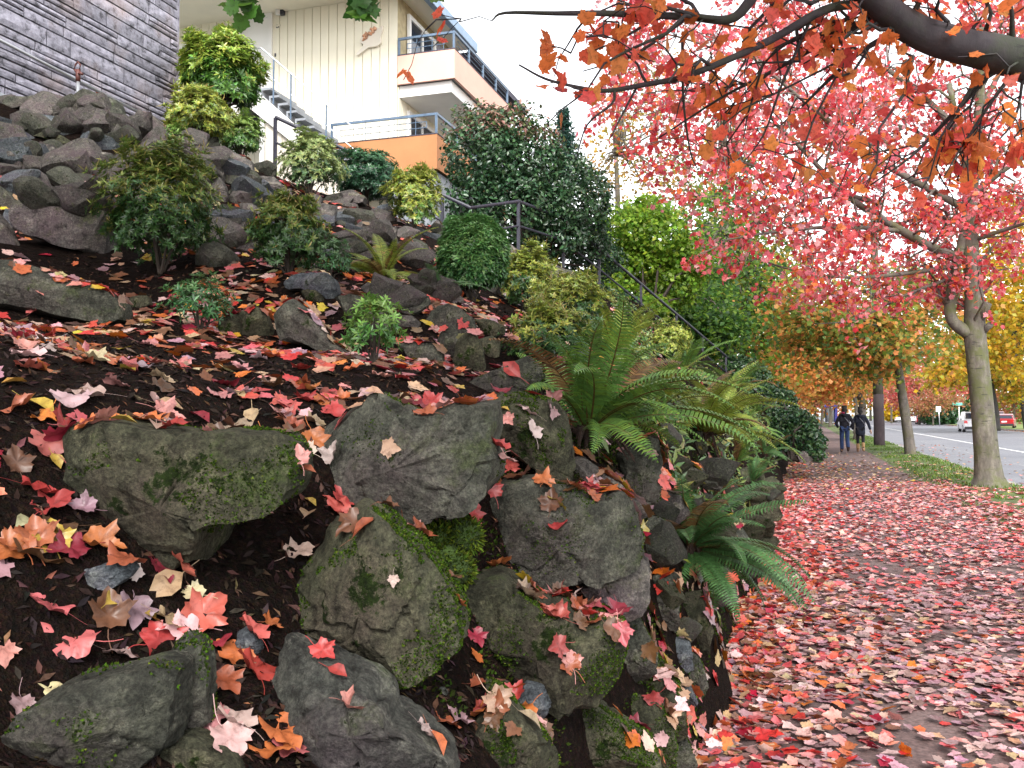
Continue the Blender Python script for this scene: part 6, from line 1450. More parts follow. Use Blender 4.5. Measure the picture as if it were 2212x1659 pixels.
class Tree:
    def __init__(s, name, label, base, bark, seed, cat='tree', group=None):
        s.r = np.random.default_rng(seed); s.base = np.asarray(base, float); s.root = empty(name, s.base); tag(s.root, label, cat, group)
        s.bark = bark; s.trunk = MB(); s.br = MB(); s.twigs = []; s.limbs = []; s.lp = []; s.lu = []; s.tw_r = 0.006
    def limb(s, pts, r0, r1, trunk=False, seg=8, sm=4, grow=True):
        p = smooth_line(pts, sm); rr = np.linspace(r0, r1, len(p)) if np.isscalar(r0) else np.interp(np.linspace(0, 1, len(p)), np.linspace(0, 1, len(r0)), r0)
        (s.trunk if trunk else s.br).tube(p - s.base, rr, seg)
        if grow: s.limbs.append((p, rr))
        return p
    def sprout(s, n, lmin, lmax, droop=-0.1, up=0.1, tw=5, twl=0.5, start=0.25, bias=(0, 0, 0), keep=None):
        r = s.r; ln = np.array([len(l[0]) for l in s.limbs]); lens = np.array([np.linalg.norm(np.diff(l[0], axis=0), axis=1).sum() for l in s.limbs])
        for k in range(n):
            i = r.choice(len(s.limbs), p=lens / lens.sum()); P, R = s.limbs[i]
            j = int(len(P) * (start + (1 - start) * r.random() ** 0.8)); j = min(j, len(P) - 1)
            t = P[min(j + 1, len(P) - 1)] - P[max(j - 1, 0)]; t = t / (np.linalg.norm(t) + 1e-9)
            d = r.normal(0, 1, 3); d -= 0.3 * d @ t * t; d /= np.linalg.norm(d); d = d + 0.7 * t + np.array(bias) + np.array([0, 0, up]); d /= np.linalg.norm(d)
            L = r.uniform(lmin, lmax); e = P[j] + d * L + np.array([0, 0, droop * L])
            if keep is not None and not keep(e): continue
            c = curve(P[j], e, r, sag=0.1, wob=0.05, n=6)
            rb = min(R[j] * 0.6, 0.007 + 0.016 * L)
            s.br.tube(c - s.base, np.linspace(rb, 0.004, 6), 5)
            for q in range(tw):
                a = c[r.integers(1, 6)]; dd = d * 0.6 + r.normal(0, 0.6, 3) + np.array([0, 0, droop]); dd /= np.linalg.norm(dd)
                e2 = a + dd * twl * r.uniform(0.5, 1.3); c2 = curve(a, e2, r, 0.05, 0.05, 4)
                s.br.tube(c2 - s.base, np.linspace(min(s.tw_r, rb), 0.0025, 4), 3)
                s.twigs.append(c2)
            s.twigs.append(c)
    def leaves_on_twigs(s, n, spread=0.07, droop=0.5):
        r = s.r; i = r.integers(0, len(s.twigs), n); out = np.empty((n, 3)); up = np.empty((n, 3))
        for k, a in enumerate(i):
            c = s.twigs[a]; t = 0.25 + 0.75 * r.random() ** 0.7; x = t * (len(c) - 1); j = min(int(x), len(c) - 2)
            out[k] = c[j] + (c[j + 1] - c[j]) * (x - j)
        out += r.normal(0, spread, (n, 3)); out[:, 2] -= spread * 0.7
        up = r.normal(0, 1, (n, 3)) * np.array([1, 1, 0.5]) + np.array([0, 0, droop])
        s.lp.append(out); s.lu.append(up)
    def clumps(s, lobes, n, per, rad_):
        r = s.r; L = [np.array(l[0]) for l in lobes]; R = [np.array(l[1] if np.ndim(l[1]) else (l[1],) * 3) for l in lobes]
        w = np.array([x.prod() for x in R]) ** 0.67; w /= w.sum(); ends = []
        for k in range(n):
            i = r.choice(len(L), p=w); q = r.normal(0, 1, 3); q /= np.linalg.norm(q)
            c = L[i] + q * R[i] * (0.45 + 0.55 * r.random() ** 0.5); ends.append(c)
            m = int(per * r.uniform(0.6, 1.4))
            p = c + r.normal(0, 1, (m, 3)) * np.array([rad_, rad_, rad_ * 0.55])
            s.lp.append(p); s.lu.append(np.tile([0, 0, 1.0], (m, 1)) + r.normal(0, 0.6, (m, 3)) + q * 0.5)
        return ends
    def finish(s, leafsize, cols, wts=None, shape=MAPLE_L, singles=0, jitter=0.15, branch_name='branches', mat='leaf', colf=None):
        r = s.r
        if s.trunk.v: s.trunk.build('trunk', s.bark, s.root, True)
        if s.br.v: s.br.build('branches', M[getattr(s, 'br_bark', None)] if getattr(s, 'br_bark', None) else s.bark, s.root, True)
        P = np.vstack(s.lp); U = np.vstack(s.lu); n = len(P); S = leafsize * r.uniform(0.65, 1.2, n); C = palette(n, cols, wts, jitter, r)
        if colf is not None: C = colf(P, C, r)
        R = rotmats(n, U / np.linalg.norm(U, axis=1, keepdims=True), 0.45, r)
        mass = np.ones(n, bool)
        if singles:
            q = (P - CP) @ CR; dd = -q[:, 2]; uu = CU + F * q[:, 0] / dd; vv = CV - F * q[:, 1] / dd
            k = np.where((dd > 0.5) & (uu > 5) & (uu < 2207) & (vv > 5) & (vv < 1650), S / np.maximum(dd, 0.1), 0)
            idx = np.argsort(-k)[:singles]; idx = idx[k[idx] > 0]
            mass[idx] = False
            if not hasattr(Tree, 'one'):
                Tree.one = fast_mesh('leaf', MAPLE[0], MAPLE[1], M['leaf_obj'])
            for i in idx:
                o = link('leaf', Tree.one, s.root)
                mt = Matrix(R[i].tolist()).to_4x4(); mt = Matrix.Translation(Vector(P[i] - s.base)) @ mt @ Matrix.Scale(float(S[i]), 4)
                o.matrix_local = mt; o.color = (*C[i], 1)
        v, f, c = scatter(*shape, P[mass] - s.base, R[mass], S[mass], C[mass])
        o = link('crown', fast_mesh('crown', v, f, M[mat], c), s.root)
        if singles: o['kind'] = 'stuff'
        return s.root
RED = [(0.66, 0.09, 0.10), (0.70, 0.15, 0.18), (0.74, 0.25, 0.28), (0.60, 0.05, 0.07), (0.72, 0.18, 0.06), (0.80, 0.42, 0.44)]
ORNG = [(0.74, 0.20, 0.06), (0.72, 0.13, 0.08), (0.78, 0.28, 0.08), (0.66, 0.09, 0.08)]
# --- overhanging maple: trunk out of view on the right, limbs over the path
t = Tree('overhanging_maple', 'overhanging orange red maple limb crossing the top right corner', (3.55, 4.7, 0.0), M['bark_dark'], 11)
t.limb([(3.55, 4.7, -0.1), (3.5, 4.7, 0.9), (3.45, 4.72, 1.9), (3.4, 4.75, 2.6), (3.5, 4.6, 3.6), (3.3, 4.3, 5.0)], 0.24, 0.1, True, 12)
A = lambda *q: [at(u, v, d) for u, v, d in q]
main = t.limb([(3.42, 4.74, 2.2)] + A((2330, 165, 5.0), (2212, 130, 4.9), (2111, 106, 4.8), (2013, 81, 4.75), (1943, 45, 4.7), (1895, 5, 4.6), (1800, -70, 4.5), (1600, -170, 4.3)), 0.12, 0.055, False, 10)
t.limb(A((1900, 8, 4.6), (1820, 12, 4.6), (1761, 31, 4.55), (1677, 80, 4.5), (1594, 120, 4.45), (1482, 165, 4.4), (1398, 182, 4.35), (1314, 196, 4.3), (1258, 190, 4.3), (1180, 171, 4.25), (1121, 140, 4.2)), 0.026, 0.004, False, 7)
t.limb(A((1910, 20, 4.7), (1789, 87, 4.8), (1663, 157, 4.9), (1560, 210, 5.0), (1420, 300, 5.1)), 0.017, 0.004, False, 6)
t.limb(A((1950, 60, 4.7), (1859, 112, 4.8), (1789, 174, 4.9), (1733, 230, 5.0)), 0.018, 0.006, False, 6)
t.limb(A((2150, 120, 4.9), (2139, 157, 4.9), (2069, 235, 5.0), (1999, 308, 5.1), (1957, 347, 5.1), (1880, 400, 5.2)), 0.018, 0.004, False, 6)
t.limb(A((2190, 140, 4.9), (2181, 165, 4.9), (2139, 224, 4.9), (2083, 308, 5.0), (2040, 380, 5.0)), 0.015, 0.004, False, 6)
t.limb(A((1700, -110, 4.4), (1622, 0, 4.4), (1575, 42, 4.4), (1482, 36, 4.4), (1314, 29, 4.3), (1202, 29, 4.3), (1090, 28, 4.3), (1062, 45, 4.3)), 0.03, 0.003, False, 7)
t.limb(A((1490, 34, 4.4), (1398, 101, 4.4), (1342, 129, 4.4), (1258, 154, 4.4)), 0.010, 0.003, False, 5)
t.limb(A((1328, 196, 4.3), (1322, 224, 4.3), (1269, 269, 4.3), (1244, 344, 4.3)), 0.008, 0.003, False, 5)
t.limb(A((1376, 188, 4.35), (1342, 252, 4.35), (1320, 297, 4.3)), 0.007, 0.003, False, 5)
t.limb(A((1474, 84, 4.5), (1476, 210, 4.5), (1490, 322, 4.6), (1507, 367, 4.6)), 0.008, 0.003, False, 5)
t.limb(A((1750, 45, 4.6), (1690, 180, 4.7), (1650, 290, 4.8), (1600, 360, 4.8)), 0.009, 0.003, False, 5)
t.limb(A((2212, 150, 4.9), (2190, 260, 5.0), (2120, 340, 5.1)), 0.010, 0.003, False, 5)
vis_twigs0 = len(t.twigs)
def not_low(e):
    u, v, d = project(e); return not (u < 1250 and v > 130) and not (u < 1700 and v > 300 + 0.12 * (u - 1250)) and not (v > 440) and not (u < 1150 and v > 70)
t.sprout(115, 0.25, 0.75, -0.3, -0.05, 3, 0.26, 0.12, keep=not_low)
t.leaves_on_twigs(720, 0.035, 0.6)
# upper crown, above the picture, which shades the near bank
t.limbs = []
t.limb([(3.45, 4.72, 2.8), (2.0, 3.6, 4.2), (0.4, 2.6, 4.9), (-1.4, 1.9, 5.3), (-3.2, 1.6, 5.4)], 0.09, 0.03)
t.limb([(3.4, 4.7, 3.2), (2.2, 5.4, 4.6), (0.6, 5.2, 5.3), (-1.2, 4.6, 5.7), (-3.0, 4.2, 5.9)], 0.09, 0.03)
t.limb([(3.4, 4.6, 3.4), (3.0, 2.4, 4.8), (1.8, 0.6, 5.4), (0.2, -1.0, 5.5)], 0.08, 0.03)
t.limb([(3.3, 4.3, 5.0), (3.6, 5.6, 6.4), (3.2, 6.5, 7.6)], 0.08, 0.03)
def clear(e):
    u, v, d = project(e); return (d < 0.3 or v < -200 or u < -150) and e[0] < 1.2 and e[1] < 4.6
t.sprout(300, 0.6, 1.8, -0.1, 0.3, 4, 0.5, 0.15, keep=clear)
tw_all = t.twigs; t.twigs = [c for c in tw_all[vis_twigs0:] if clear(c[-1])]
t.leaves_on_twigs(19000, 0.16, 0.8)
# two sprays of green leaves hanging into the top of the picture
gl_ = []
for (ua, va, ub_, vb_) in ((480, -170, 522, 24), (740, -170, 792, 22), (930, -150, 985, -4)):
    c = t.limb(A((ua, va, 3.6), ((ua + ub_) / 2, (va + vb_) / 2, 3.6), (ub_, vb_, 3.6)), 0.006, 0.002, False, 5, grow=False)
    pa2 = np.array([-1.4, 1.9, 5.3]); t.limb([pa2, (pa2 + c[0]) / 2 + np.array([0, 0, 0.1]), c[0]], 0.012, 0.006, False, 5, grow=False)
    m = 16 if ua < 900 else 3
    k = t.r.integers(len(c) * 2 // 3, len(c), m); gp = c[k] + t.r.normal(0, 0.035, (m, 3)); gl_.append(gp)
gp = np.vstack(gl_)
t.lp.append(gp); t.lu.append(np.tile(-VF + np.array([0, 0, 0.4]), (len(gp), 1)) + t.r.normal(0, 0.3, (len(gp), 3)))
def near_cols(P, C, r):
    k = np.zeros(len(P), bool); k[-len(gp):] = True
    C[k] = palette(len(gp), [(0.08, 0.2, 0.03), (0.05, 0.14, 0.03)], None, 0.15, r); return C
t.finish(0.088, ORNG, [3, 2, 2, 1], MAPLE, singles=300, colf=near_cols)

# --- pink red street maple with the tan trunk
B1 = at(2136, 1052, 17.6); B1[2] = 0.0
t = Tree('red_street_maple', 'tan barked street maple with pink red crown on the verge', B1, M['bark'], 12)
d1 = 17.6; t.tw_r = 0.011; t.br_bark = 'bark_grey'
t.limb(A((2138, 1062, d1), (2136, 1030, d1), (2131, 980, d1), (2122, 880, d1), (2112, 780, d1), (2106, 720, d1), (2104, 640, d1), (2098, 560, d1), (2095, 450, d1), (2105, 350, d1), (2118, 200, d1), (2120, 60, d1)), [0.44, 0.27, 0.225, 0.205, 0.20, 0.20, 0.17, 0.15, 0.13, 0.11, 0.08, 0.05], 0, True, 16)
t.limb(A((2106, 725, d1), (2080, 712, d1), (2056, 690, d1), (2052, 650, d1), (2062, 590, d1), (2078, 520, d1), (2090, 440, d1), (2080, 330, d1), (2050, 180, d1)), 0.13, 0.05, True, 10)
t.limb(A((2070, 560, d1), (1990, 522, 17.2), (1900, 470, 16.8), (1820, 415, 16.4), (1740, 330, 16.0), (1640, 230, 15.6)), 0.10, 0.02)
t.limb(A((2085, 450, d1), (2000, 405, 17.4), (1870, 330, 17), (1750, 230, 16.6), (1620, 120, 16)), 0.08, 0.02)
t.limb(A((2060, 575, d1), (1960, 590, 17.4), (1840, 600, 17), (1720, 585, 16.6), (1640, 560, 16.3)), 0.05, 0.01)
t.limb(A((2056, 600, d1), (1950, 640, 17.6), (1850, 690, 17.6), (1760, 700, 17.6)), 0.035, 0.008)
t.limb(A((1960, 500, 17.2), (1820, 490, 15.8), (1680, 500, 14.8), (1560, 520, 14.2)), 0.05, 0.01)
t.limb(A((1900, 440, 17), (1760, 400, 15.8), (1600, 350, 15), (1470, 330, 14.6)), 0.05, 0.01)
t.limb(A((2100, 420, d1), (2180, 360, 17.4), (2270, 310, 17)), 0.07, 0.02)
t.limb(A((2100, 520, d1), (2190, 490, 17), (2260, 470, 16.5)), 0.05, 0.02)
t.limb(A((2090, 300, d1), (1960, 180, 18), (1800, 80, 18.6), (1640, -20, 19)), 0.07, 0.02)
t.limb(A((2110, 250, d1), (2180, 120, 18), (2250, 0, 18)), 0.06, 0.02)
t.limb(A((1900, 330, 17), (1700, 180, 17.5), (1500, 90, 17.5), (1360, 60, 17)), 0.045, 0.01)
t.limb(A((1640, 240, 15.6), (1500, 220, 15.2), (1390, 250, 15)), 0.03, 0.008)
t.limb(A((2090, 380, d1), (2010, 300, 19.5), (1900, 260, 21), (1800, 260, 22)), 0.05, 0.015)
t.limb(A((2100, 480, d1), (2000, 470, 19.5), (1880, 500, 21)), 0.05, 0.015)
def k1(e):
    u, v, d = project(e)
    return e[2] > 3.2 and v < 640 + (60 if u < 1950 and u > 1650 else 0) and u > 1290 - 0.0 * v and not (u < 1500 and v > 470) and not (u < 1400 and v > 330)
t.sprout(330, 0.7, 1.9, -0.12, 0.08, 5, 0.6, 0.12, keep=k1)
t.leaves_on_twigs(20000, 0.075, 0.55)
nub = MB()
for (u, v, du, dv, r0) in ((2118, 690, 16, -35, 0.075), (2125, 715, 14, -14, 0.06)):
    a, b = at(u, v, d1 - 0.1), at(u + du, v + dv, d1 - 0.25); nub.tube(np.array([a, (a + b) / 2, b]) - t.base, [r0 * 1.1, r0, r0 * 1.05], 9)
nub.build('cut_stub', M['bark_grey'], t.root, True)
t.finish(0.098, RED, [3.2, 3.4, 3.2, 1.8, 2.4, 1.2], MAPLE_L, singles=300, jitter=0.14)

# --- generic street and background trees
def bgtree(name, label, base, trunk, r0, lobes, nclump, per, crad, leaf, cols, seed, wts=None, bark='bark_grey', group=None, shape=KITE, brn=26):
    t = Tree(name, label, base, M[bark], seed, group=group)
    if trunk: top = t.limb(trunk, r0, r0 * 0.55, True, 9)[-1]
    else: top = np.asarray(base) + np.array([0, 0, 1.0])
    ends = t.clumps(lobes, nclump, per, crad)
    for e in ends[:brn]:
        t.br.tube(curve(top + t.r.normal(0, 0.1, 3), e, t.r, 0.05, 0.06, 5) - t.base, np.linspace(r0 * 0.35, 0.012, 5), 5)
    return t.finish(leaf, cols, wts, shape)
GRN_OR = [(0.20, 0.28, 0.05), (0.13, 0.23, 0.07), (0.66, 0.32, 0.09), (0.62, 0.24, 0.08), (0.42, 0.34, 0.07)]
ORA = [(0.66, 0.28, 0.07), (0.70, 0.36, 0.11), (0.62, 0.20, 0.07), (0.48, 0.34, 0.07), (0.24, 0.27, 0.05)]
YEL = [(0.6, 0.4, 0.03), (0.55, 0.33, 0.03), (0.45, 0.38, 0.04), (0.3, 0.3, 0.04), (0.5, 0.24, 0.04)]
PINK = [(0.6, 0.18, 0.16), (0.6, 0.1, 0.1), (0.6, 0.28, 0.22), (0.4, 0.2, 0.1)]
TAN = [(0.4, 0.24, 0.09), (0.5, 0.26, 0.12), (0.24, 0.2, 0.06), (0.5, 0.18, 0.12)]
DGRN = [(0.05, 0.13, 0.03), (0.08, 0.18, 0.04), (0.12, 0.24, 0.04), (0.04, 0.09, 0.03)]
LGRN = [(0.18, 0.31, 0.04), (0.23, 0.36, 0.04), (0.12, 0.22, 0.04), (0.34, 0.34, 0.05)]
def gnd(u, v, d):
    p = at(u, v, d); return np.array([p[0], p[1], 0.0])
b = gnd(1968, 985, 31.5)
bgtree('street_maple', 'orange and green street maple with leaning grey trunk behind the tan one', b, [b - np.array([0, 0, 0.1]), at(1962, 940, 31.5), at(1950, 860, 31.3), at(1940, 790, 31), at(1925, 720, 31)], 0.2,
       [lob(1850, 700, 30, 1.7, 1.2), lob(1930, 740, 31, 1.3, 1.0), lob(1780, 720, 30, 1.4, 1.0), lob(1990, 720, 32, 1.3, 1.0), lob(1900, 640, 31, 1.8, 1.1), lob(1740, 660, 29, 1.2, 0.9), lob(1880, 790, 31, 0.9, 0.5), lob(2020, 640, 32, 1.2, 1.0)], 300, 34, 0.42, 0.17, GRN_OR, 21, [3, 2, 2, 1.5, 2.5], group='street trees along the verge', shape=MAPLE_L)
b = gnd(1850, 945, 49)
bgtree('street_maple', 'orange street maple with curved trunk behind the walkers', b, [b - np.array([0, 0, 0.1]), at(1862, 900, 49), at(1860, 860, 49), at(1835, 835, 49), at(1825, 790, 48)], 0.24,
       [lob(1800, 800, 47, 1.9, 1.2), lob(1730, 780, 46, 1.8, 1.3), lob(1850, 810, 49, 1.6, 1.1), lob(1690, 720, 45, 1.8, 1.5), lob(1780, 840, 48, 1.3, 0.7), lob(1840, 740, 48, 2, 1.4), lob(1700, 820, 44, 1.3, 0.9)], 300, 30, 0.5, 0.24, ORA, 22, [3, 3, 2, 2, 1.5], group='street trees along the verge')
for i, (u, v, d, cols, lb) in enumerate([(1905, 925, 64, ORA, 'orange street maple in line behind the utility pole'), (1822, 922, 78, PINK, 'reddish street maple left of the blue shelter line'), (1840, 918, 95, TAN, 'tan street maple farther along the path'), (1880, 915, 115, PINK, 'far pink street maple at the end of the path')]):
    b = gnd(u, v, d)
    b = np.array([3.6 - 0.4 * i, b[1], 0.0]) if i != 1 else np.array([-1.5, 78.0, 0.0])
    bgtree('street_maple', lb, b, [b - np.array([0, 0, 0.1]), b + np.array([0.1, 0, 1.5]), b + np.array([-0.1, 0.1, 3.0])], 0.2,
           [(b + np.array([0, 0, 4.6]), (2.6, 2.6, 1.9)), (b + np.array([-2.0, 0.5, 4.0]), (1.8, 1.8, 1.3)), (b + np.array([1.4, -0.3, 5.6]), (1.8, 1.8, 1.5)), (b + np.array([-2.6, 0, 3.2]), (1.4, 1.4, 0.8))], 130, 22, 0.7, 0.4, cols, 30 + i, group='street trees along the verge')
# trees on the hill beyond the stairs
b = np.array([*at(1570, 700, 34)[:2], 2.6])
bgtree('hill_tree', 'green tree with pale straight trunk above the ivy bank', b, [b - np.array([0, 0, 0.8]), at(1570, 690, 34), at(1564, 600, 34), at(1558, 500, 34)], 0.17,
       [lob(1520, 560, 34, 1.5, 1.3), lob(1600, 600, 34, 1.3, 1.0), lob(1500, 640, 33, 1.3, 1.0), lob(1590, 690, 33, 1.1, 0.7), lob(1640, 660, 34, 1.1, 1.0), lob(1560, 480, 35, 1.8, 1.3)], 190, 30, 0.45, 0.2, DGRN + LGRN, 41, group='trees on the hill', bark='bark')
b = np.array([*at(1612, 720, 37)[:2], 2.4])
bgtree('hill_tree', 'dark slanting trunk tree with yellowing leaves right of the pale trunk', b, [b - np.array([0, 0, 0.8]), at(1608, 690, 37), at(1618, 640, 37), at(1610, 560, 37)], 0.17,
       [lob(1650, 620, 37, 1.6, 1.4), lob(1660, 720, 36, 1.2, 1.2), lob(1620, 740, 35, 1.0, 0.7), lob(1580, 640, 38, 1.5, 1.4), lob(1650, 800, 34, 1.0, 0.9)], 150, 28, 0.45, 0.22, LGRN + ORA[:2], 42, group='trees on the hill', bark='bark_dark')
b = np.array([*at(1480, 700, 30)[:2], 3.2])
bgtree('hill_tree', 'dense mid green tree just behind the lime green one', b, [b - np.array([0, 0, 0.8]), at(1480, 690, 30), at(1470, 600, 30)], 0.14,
       [lob(1460, 640, 29, 1.1, 0.9), lob(1530, 680, 29, 1.2, 0.9), lob(1420, 640, 29, 0.9, 0.8), lob(1500, 580, 31, 1.2, 1.0), lob(1560, 750, 28, 0.8, 0.6), lob(1500, 700, 28, 0.9, 0.6), lob(1450, 680, 28, 0.9, 0.6), lob(1545, 720, 28, 0.8, 0.6)], 280, 32, 0.4, 0.17, DGRN + LGRN[:1], 43, group='trees on the hill')
b = np.array([*at(1330, 480, 48)[:2], 5.0])
bgtree('hill_tree', 'sparse golden brown tree against the sky behind the lime green one', b, [b - np.array([0, 0, 0.8]), at(1335, 480, 48), at(1330, 330, 48)], 0.2,
       [lob(1320, 300, 48, 1.6, 1.6), lob(1360, 380, 48, 2.0, 1.5), lob(1300, 380, 48, 1.3, 1.2), lob(1400, 300, 48, 2.0, 2.2), lob(1440, 420, 47, 1.6, 1.2), lob(1440, 200, 50, 2.2, 2.2), lob(1360, 180, 50, 1.5, 1.5)], 190, 14, 0.5, 0.22, [(0.5, 0.32, 0.06), (0.42, 0.24, 0.08), (0.35, 0.3, 0.06), (0.3, 0.2, 0.08)], 44, group='trees on the hill')
b = np.array([*at(1560, 560, 55)[:2], 4.5])
bgtree('hill_tree', 'tall mixed gold and green tree far behind the red crown', b, [b - np.array([0, 0, 0.8]), at(1560, 560, 55), at(1570, 400, 55), at(1560, 250, 55)], 0.25,
       [lob(1560, 450, 55, 2.6, 2.4), lob(1640, 520, 55, 2.4, 2.0), lob(1500, 380, 55, 2.0, 2.0), lob(1600, 330, 56, 2.4, 2.2), lob(1700, 600, 54, 2.4, 1.8)], 190, 20, 0.6, 0.3, [(0.3, 0.28, 0.05), (0.16, 0.2, 0.04), (0.45, 0.3, 0.06), (0.08, 0.14, 0.04)], 45, group='trees on the hill')
def conifer(u, v_top, v_base, d, label, seed):
    top = at(u, v_top, d); base = at(u, v_base, d); t = Tree('conifer', label, base - np.array([0, 0, 2.0]), M['bark_dark'], seed, group='trees on the hill')
    H = top[2] - base[2]
    t.limb([base - np.array([0, 0, 2.2]), (base + top) / 2, top], 0.16, 0.02, True, 7, grow=False)
    for k in range(60):
        f = k / 60; z = base[2] + H * (0.05 + 0.93 * f); L = (1 - f) * H * 0.3 + 0.12
        for q in range(4):
            a = t.r.uniform(0, 6.28); e = np.array([base[0] + math.cos(a) * L, base[1] + math.sin(a) * L, z - 0.12 * L])
            s0 = np.array([base[0], base[1], z]); m = 12; tt = t.r.random(m)[:, None]
            t.lp.append(s0 + (e - s0) * tt + t.r.normal(0, 0.07, (m, 3))); t.lu.append(np.tile([0, 0, 1.0], (m, 1)) + t.r.normal(0, 0.5, (m, 3)))
    t.finish(0.26, [(0.03, 0.08, 0.06), (0.045, 0.11, 0.08), (0.02, 0.06, 0.05)], None, blade_shape(0.2))
conifer(1218, 232, 420, 42, 'narrow dark blue green conifer behind the big evergreen bush', 61)
# across the road
b = np.array([21.5, 70.0, 0.0])
Bp = gnd(2222, 922, 88); b = np.array([Bp[0], Bp[1], 0])
bgtree('yellow_maple', 'yellow maple with dark trunk at the right edge across the road', b, [b - np.array([0, 0, 0.2]), at(2216, 900, 88), at(2206, 850, 88), at(2192, 790, 88)], 0.42,
       [lob(2190, 700, 70, 3.4, 3.0), lob(2120, 740, 72, 2.6, 2.2), lob(2230, 620, 72, 4, 3), lob(2160, 600, 74, 3.2, 3.2), lob(2080, 800, 71, 2.0, 1.4), lob(2220, 790, 70, 2.6, 1.6), lob(2200, 500, 76, 4, 3.5), lob(2060, 740, 73, 1.8, 1.4)], 330, 26, 0.75, 0.42, YEL, 51, [4, 3, 3, 2, 1], bark='bark_dark', group='trees across the road')
Bp = gnd(2152, 912, 84); b = np.array([Bp[0], Bp[1], 0])
bgtree('yellow_maple', 'second yellow maple with dark trunk behind the parked red cars', b, [b - np.array([0, 0, 0.2]), at(2150, 890, 84), at(2138, 820, 84), at(2132, 780, 84)], 0.4,
       [lob(2120, 800, 84, 2.6, 1.8), lob(2060, 790, 86, 2.4, 1.4), lob(2180, 800, 84, 2.6, 1.6), lob(2130, 720, 86, 4, 3), lob(2200, 840, 84, 2, 1.2), lob(2040, 820, 86, 1.4, 0.9)], 220, 24, 0.8, 0.45, YEL, 52, [2, 2, 3, 3, 2], bark='bark_dark', group='trees across the road')
far = [(1985, 848, 130, PINK, 'broad pink tree over the far parked red car', 4.2), (2050, 842, 150, PINK, 'pink tree behind the green street sign', 4.6), (1925, 838, 150, [(0.6, 0.12, 0.14), (0.55, 0.08, 0.08), (0.6, 0.2, 0.2)], 'red tree beyond the utility pole', 3.6),
       (2015, 872, 120, TAN, 'small tan green tree behind the white notice sign', 2.6), (1955, 868, 170, TAN, 'tan tree behind the far white cars', 4.0), (1960, 780, 190, TAN, 'tall tan tree at the end of the road', 8.0), (2090, 800, 200, PINK, 'far rosy tree on the right', 7.0), (1760, 870, 130, ORA, 'orange tree at the end of the path', 5.0),
       (1880, 850, 200, YEL, 'far yellow tree at the vanishing point of the road', 6.0), (2190, 860, 130, [(0.45, 0.2, 0.1), (0.5, 0.25, 0.14)], 'russet tree behind the parked red cars', 5.0), (1660, 780, 110, DGRN + ORA, 'mixed green and orange tree far up the bank', 7.0), (2110, 868, 160, DGRN, 'dark green tree right of the street sign', 3.6), (2230, 890, 160, LGRN, 'bright green shrubs tree beyond the red cars', 5.0)]
for i, (u, v, d, cols, lb, R) in enumerate(far):
    c = at(u, v, d); b = np.array([c[0], c[1], 0.0])
    bgtree('far_tree', lb, b, [b - np.array([0, 0, 0.3]), b + np.array([0, 0, max(0.5, c[2] * 0.5)]), c], 0.05 * R,
           [(c, (R, R, R * 0.6)), (c + np.array([-R * 0.6, 0, -0.2 * R]), (R * 0.6, R * 0.6, R * 0.4)), (c + np.array([R * 0.7, 0, 0.1 * R]), (R * 0.6, R * 0.6, R * 0.45)), (c + np.array([0, 0, 0.5 * R]), (R * 0.7, R * 0.7, R * 0.5))], 110, 20, 0.2 * R, 0.12 * R, cols, 80 + i, group='trees at the far end of the road', brn=14)
leafy_mass('clipped_hedge', 'dark clipped hedge behind the white notice sign', 'hedge', [(gnd(u, 905, 128) + np.array([0, 0, 1.3]), (1.6, 1.2, 1.5)) for u in (2012, 2030, 2048, 2068)], 3000, 0.5, [(0.02, 0.06, 0.02), (0.03, 0.08, 0.03)], 91, shape=KITE, branches=6)
leafy_mass('yellow_bush', 'bright yellow bush beside the far parked cars', 'bush', [(gnd(1922, 905, 165) + np.array([0, 0, 2.2]), (2.4, 2.0, 2.0)), (gnd(1935, 905, 165) + np.array([0, 0, 1.6]), (2.0, 2.0, 1.4))], 1500, 0.5, [(0.7, 0.5, 0.02), (0.6, 0.42, 0.03)], 92, shape=KITE, branches=5, mat='leaf')
# ------------------------------------------------------------------ utility pole, signs, shelter
M['pole_wood'] = barkmat('weathered_pole_wood', (0.075, 0.062, 0.046), (0.115, 0.095, 0.073), (0.06, 0.055, 0.028), 8.0)
M['creosote'] = barkmat('creosote_stained_wood', (0.024, 0.014, 0.018), (0.04, 0.025, 0.03), (0.03, 0.02, 0.018), 8.0)
pb0 = gnd(1900, 965, 39.5)
up = empty('utility_pole', pb0); tag(up, 'thick wooden utility pole with dark stained foot beside the walkers', 'utility pole')
def shaft(z0, z1, r0, r1, seg=14):
    z = np.linspace(z0, z1, 5); return MB().tube([(0.004 * k * (-1) ** k - 0.012 * zz, 0, zz) for k, zz in enumerate(z)], np.linspace(r0, r1, 5), seg)
shaft(2.3, 10.5, 0.215, 0.15).build('shaft', M['pole_wood'], up, True)
shaft(-0.3, 2.3, 0.235, 0.218).build('stained_foot', M['creosote'], up, True)
MB().box((-1.2, -0.07, 9.6), (1.0, 0.05, 9.75)).build('crossarm', M['pole_wood'], up)
for x in (-1.1, -0.5, 0.4, 0.9): MB().tube([(x, 0, 9.75), (x, 0, 9.86), (x, 0, 9.9)], [0.03, 0.05, 0.02], 8).build('insulator', M['steel'], up, True)
M['sign_green'] = simple('street_sign_teal', (0.05, 0.40, 0.30), 0.4, 0.05, 3.0)
M['sign_white'] = simple('sign_white', (0.85, 0.84, 0.78), 0.4, 0.04, 3.0)
b = gnd(2072, 905, 118); b[2] = -0.05
sg = empty('street_sign', b); tag(sg, 'teal street name sign on a white post across the road', 'sign')
zz = at(2064, 872, 118)[2]
MB().tube([(0, 0, -0.2), (0, 0, zz - 0.35)], 0.05, 8).build('post', M['sign_white'], sg, True)
